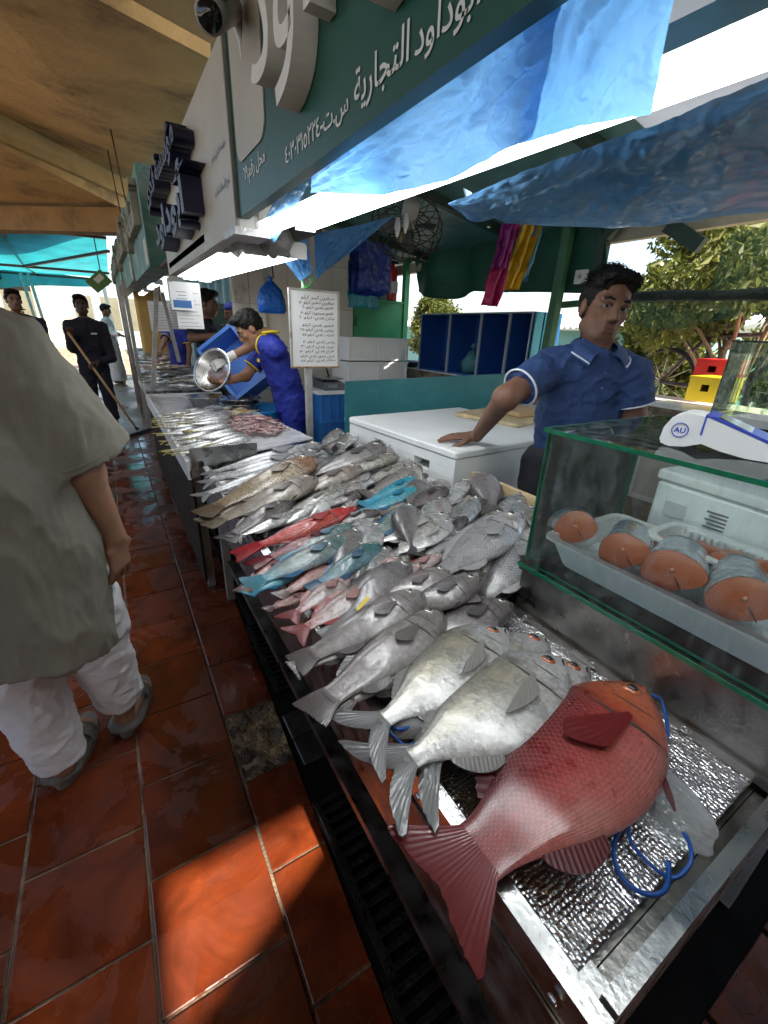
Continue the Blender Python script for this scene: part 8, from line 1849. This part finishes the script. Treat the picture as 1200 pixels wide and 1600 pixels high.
# worker pouring from a basin: bends towards the left of the picture
L_ = V3(-.85, .53, 0); BW = V3(1.24, 3.52, 0)
hand1 = W3(pt(356, 560, d=3.28)); hand2 = W3(pt(352, 596, d=3.30)); el1 = W3(pt(402, 536, d=3.30)); el2 = W3(pt(384, 588, d=3.52))
wk_ = worker('worker in royal blue uniform with yellow trim pouring from a steel basin', BW, (-.88, .10, 0), 1.70, (.30, .155, .09), UNI, UNI, .0075, (el2 + V3(0, .0, 0), hand2), (el1, hand1), headf=(-.75, .15, -.62), lean=(0, .26), ub=.86, hoff=(.145, .05), piping=YEL, handk=((0, 0, -1), (-.2, -.7, .7)), curl=.5, pocket=YEL, beard=.25)
gv = Vol(.006); wk_.hand(hand1, nrm(hand1 - el1), (-.2, -.7, .7), (0, 0, 1), .5, 1.14, vol=gv); gv.rc(hand1 - nrm(hand1 - el1) * .05, hand1, .036, .034, .02); vol_build(gv, 'glove', pmat('clear_glove', (.62, .60, .56), .4, var=.1, bump=.5, bs=60), wk_.root)
bcen = W3(pt(334, 580, d=3.22)); bn = nrm(-np.array(_F) * .9 + np.array((-.35, .1, .1))); bz = Vector(bn); bxv = bz.cross(Vector((0, 0, 1))).normalized(); byv = bz.cross(bxv)
Mb = Matrix((bxv, byv, bz)).transposed(); basin('steel_basin', Vector(bcen) - bz * .07, .158, .095, 'round steel basin held up by the blue uniformed worker', Mb)
# man in black, holding a tipped blue crate
BM = V3(.96, 5.22, 0)
cr_hand = W3(pt(348, 524, d=4.25)); worker('man in a black tee shirt gripping a tipped blue crate', BM, (.62, -.55, 0), 1.73, (.17, .085, .055), BLK, cloth('dark_jeans', (.015, .016, .02)), .009, (W3(pt(300, 528, d=4.35)), cr_hand), None, headf=(.85, -.45, -.15), curl=.8, beard=.3)
tc_ = thing('blue_crate', pt(375, 575, d=3.9), 'tipped light blue fish crate between the two workers', 'crate')
cxv = Vector(_R) * .80 - Vector(_U) * .6; cyv = Vector(_U) * .78 + Vector(_R) * .55; czv = Vector(_F); cc = pt(372, 572, d=3.95); LB = pmat('light_blue_crate', (.08, .22, .60), .4, var=.08)
ex = (Vector(_R) * .62 - Vector(_U) * .78).normalized(); ey = Vector(_F).cross(ex).normalized(); ez = ex.cross(ey); Mc = Matrix((ex, ey, ez)).transposed()
def cbox(c, d, nm): MB().box(Vector(cc) + Mc @ Vector(c), d, m=Mc).build(nm, LB, tc_)
cbox((0, 0, .13), (.54, .34, .012), 'bottom'); cbox((0, .176, 0), (.54, .012, .25), 'side'); cbox((0, -.176, 0), (.54, .012, .25), 'side')
for q in (-1, 1): cbox((q * .264, 0, 0), (.012, .338, .25), 'end')
for q in (-1, 1): cbox((q * .28, 0, -.118), (.02, .38, .016), 'rim'); cbox((0, q * .19, -.118), (.54, .018, .016), 'rim')
for i in range(9): cbox((-.22 + i * .055, -.1835, 0), (.012, .003, .21), 'slat')
ub = thing('blue_tub', (1.12, 3.45, 0), 'bright blue plastic tub standing at the uniformed worker feet', 'tub')
tb0 = pt(400, 625, d=3.75); MB().lathe((tb0.x, tb0.y, .0), [(.002, 0), (.20, 0), (.235, .60), (.26, .78), (.27, .80), (.25, .80), (.22, .62), (.002, .60)], 24).build('tub', pmat('tub_blue', (.02, .22, .52), .4, var=.1), ub)
# people further back
wcap = worker('capped worker in royal blue seen behind the black shirted man', V3(1.42, 6.05, 0), (-.4, -.8, 0), 1.66, (.17, .085, .055), UNI, UNI, .012, None, None, headf=(-.9, -.3, -.2), piping=YEL, cap=UNI, hair=False)
FWp = pt(273, 500, d=6.6); FWb = V3(FWp.x, FWp.y, 0)
worker('far worker in royal blue uniform tending the fourth counter', FWb, (-.8, -.5, 0), 1.70, (.26, .14, .08), UNI, UNI, .012, (W3(pt(256, 536, d=6.5)), W3(pt(250, 548, d=6.2))), None, piping=YEL, headf=(-.8, -.5, -.2))
# man with the squeegee
SQ = V3(-.20, 7.55, 0); ph = W3(pt(122, 525, y=7.38)); pl2 = W3(pt(146, 566, y=7.32))
worker('man in dark navy coverall and rubber boots holding a long squeegee', SQ, (.02, -1, 0), 1.70, (.10, .052, .034), NAVYC, NAVYC, .009, (W3(pt(113, 545, y=7.50)), W3(pt(110, 522, y=7.35))), (W3(pt(176, 560, y=7.45)), W3(pt(152, 566, y=7.30))), longsleeve=True, boots=pmat('rubber_boot', (.015, .015, .018), .35), beard=.4, fat=1.05, pocket=pmat('badge_white', (.6, .6, .6), .6))
sq = thing('squeegee', pt(212, 676, z=0), 'long wooden handled floor squeegee held by the man in navy', 'squeegee')
top = pt(104, 516, y=7.32); foot = pt(212, 668, z=.05); MB().cyl(top, foot, .016, 10).build('handle', pmat('varnished_pole', (.52, .32, .15), .45, var=.15, vs=4), sq)
a, b = pt(191, 684, z=.02), pt(243, 668, z=.02); MB().beam(a, b, .035, .04).build('blade_holder', BLACKP, sq); MB().beam(a - Vector((0, 0, .018)), b - Vector((0, 0, .018)), .012, .03).build('rubber_blade', DARK, sq)
MB().cyl(foot, Vector((foot.x, foot.y, .03)) + Vector((.02, -.03, 0)), .022, 8).build('socket', BLACKP, sq)
# man with his hand at his mouth, far left
NVp = V3(-.93, 7.75, 0); mth = W3(pt(24, 486, d=5.62))
worker('heavy man in navy shirt with yellow cuffs holding a hand to his mouth', NVp, (.25, -1, 0), 1.72, (.25, .135, .085), NAVYT, cloth('grey_trousers', (.04, .04, .045)), .010, (W3(pt(14, 510, d=5.45)), mth), (W3(pt(68, 535, d=5.7)), W3(pt(68, 553, d=5.6))), piping=YEL, fat=1.2, headf=(.3, -.95, 0), beard=.3)
# man in the white robe
worker('man in a long white robe standing beside the far stalls', V3(.10, 13.2, 0), (.9, -.3, 0), 1.76, (.22, .12, .075), WRB, WRB, .012, None, (W3(pt(176, 520, d=10.3)), W3(pt(187, 523, d=10.2))), robe=True, longsleeve=True, headf=(.95, -.1, -.25), beard=.5)
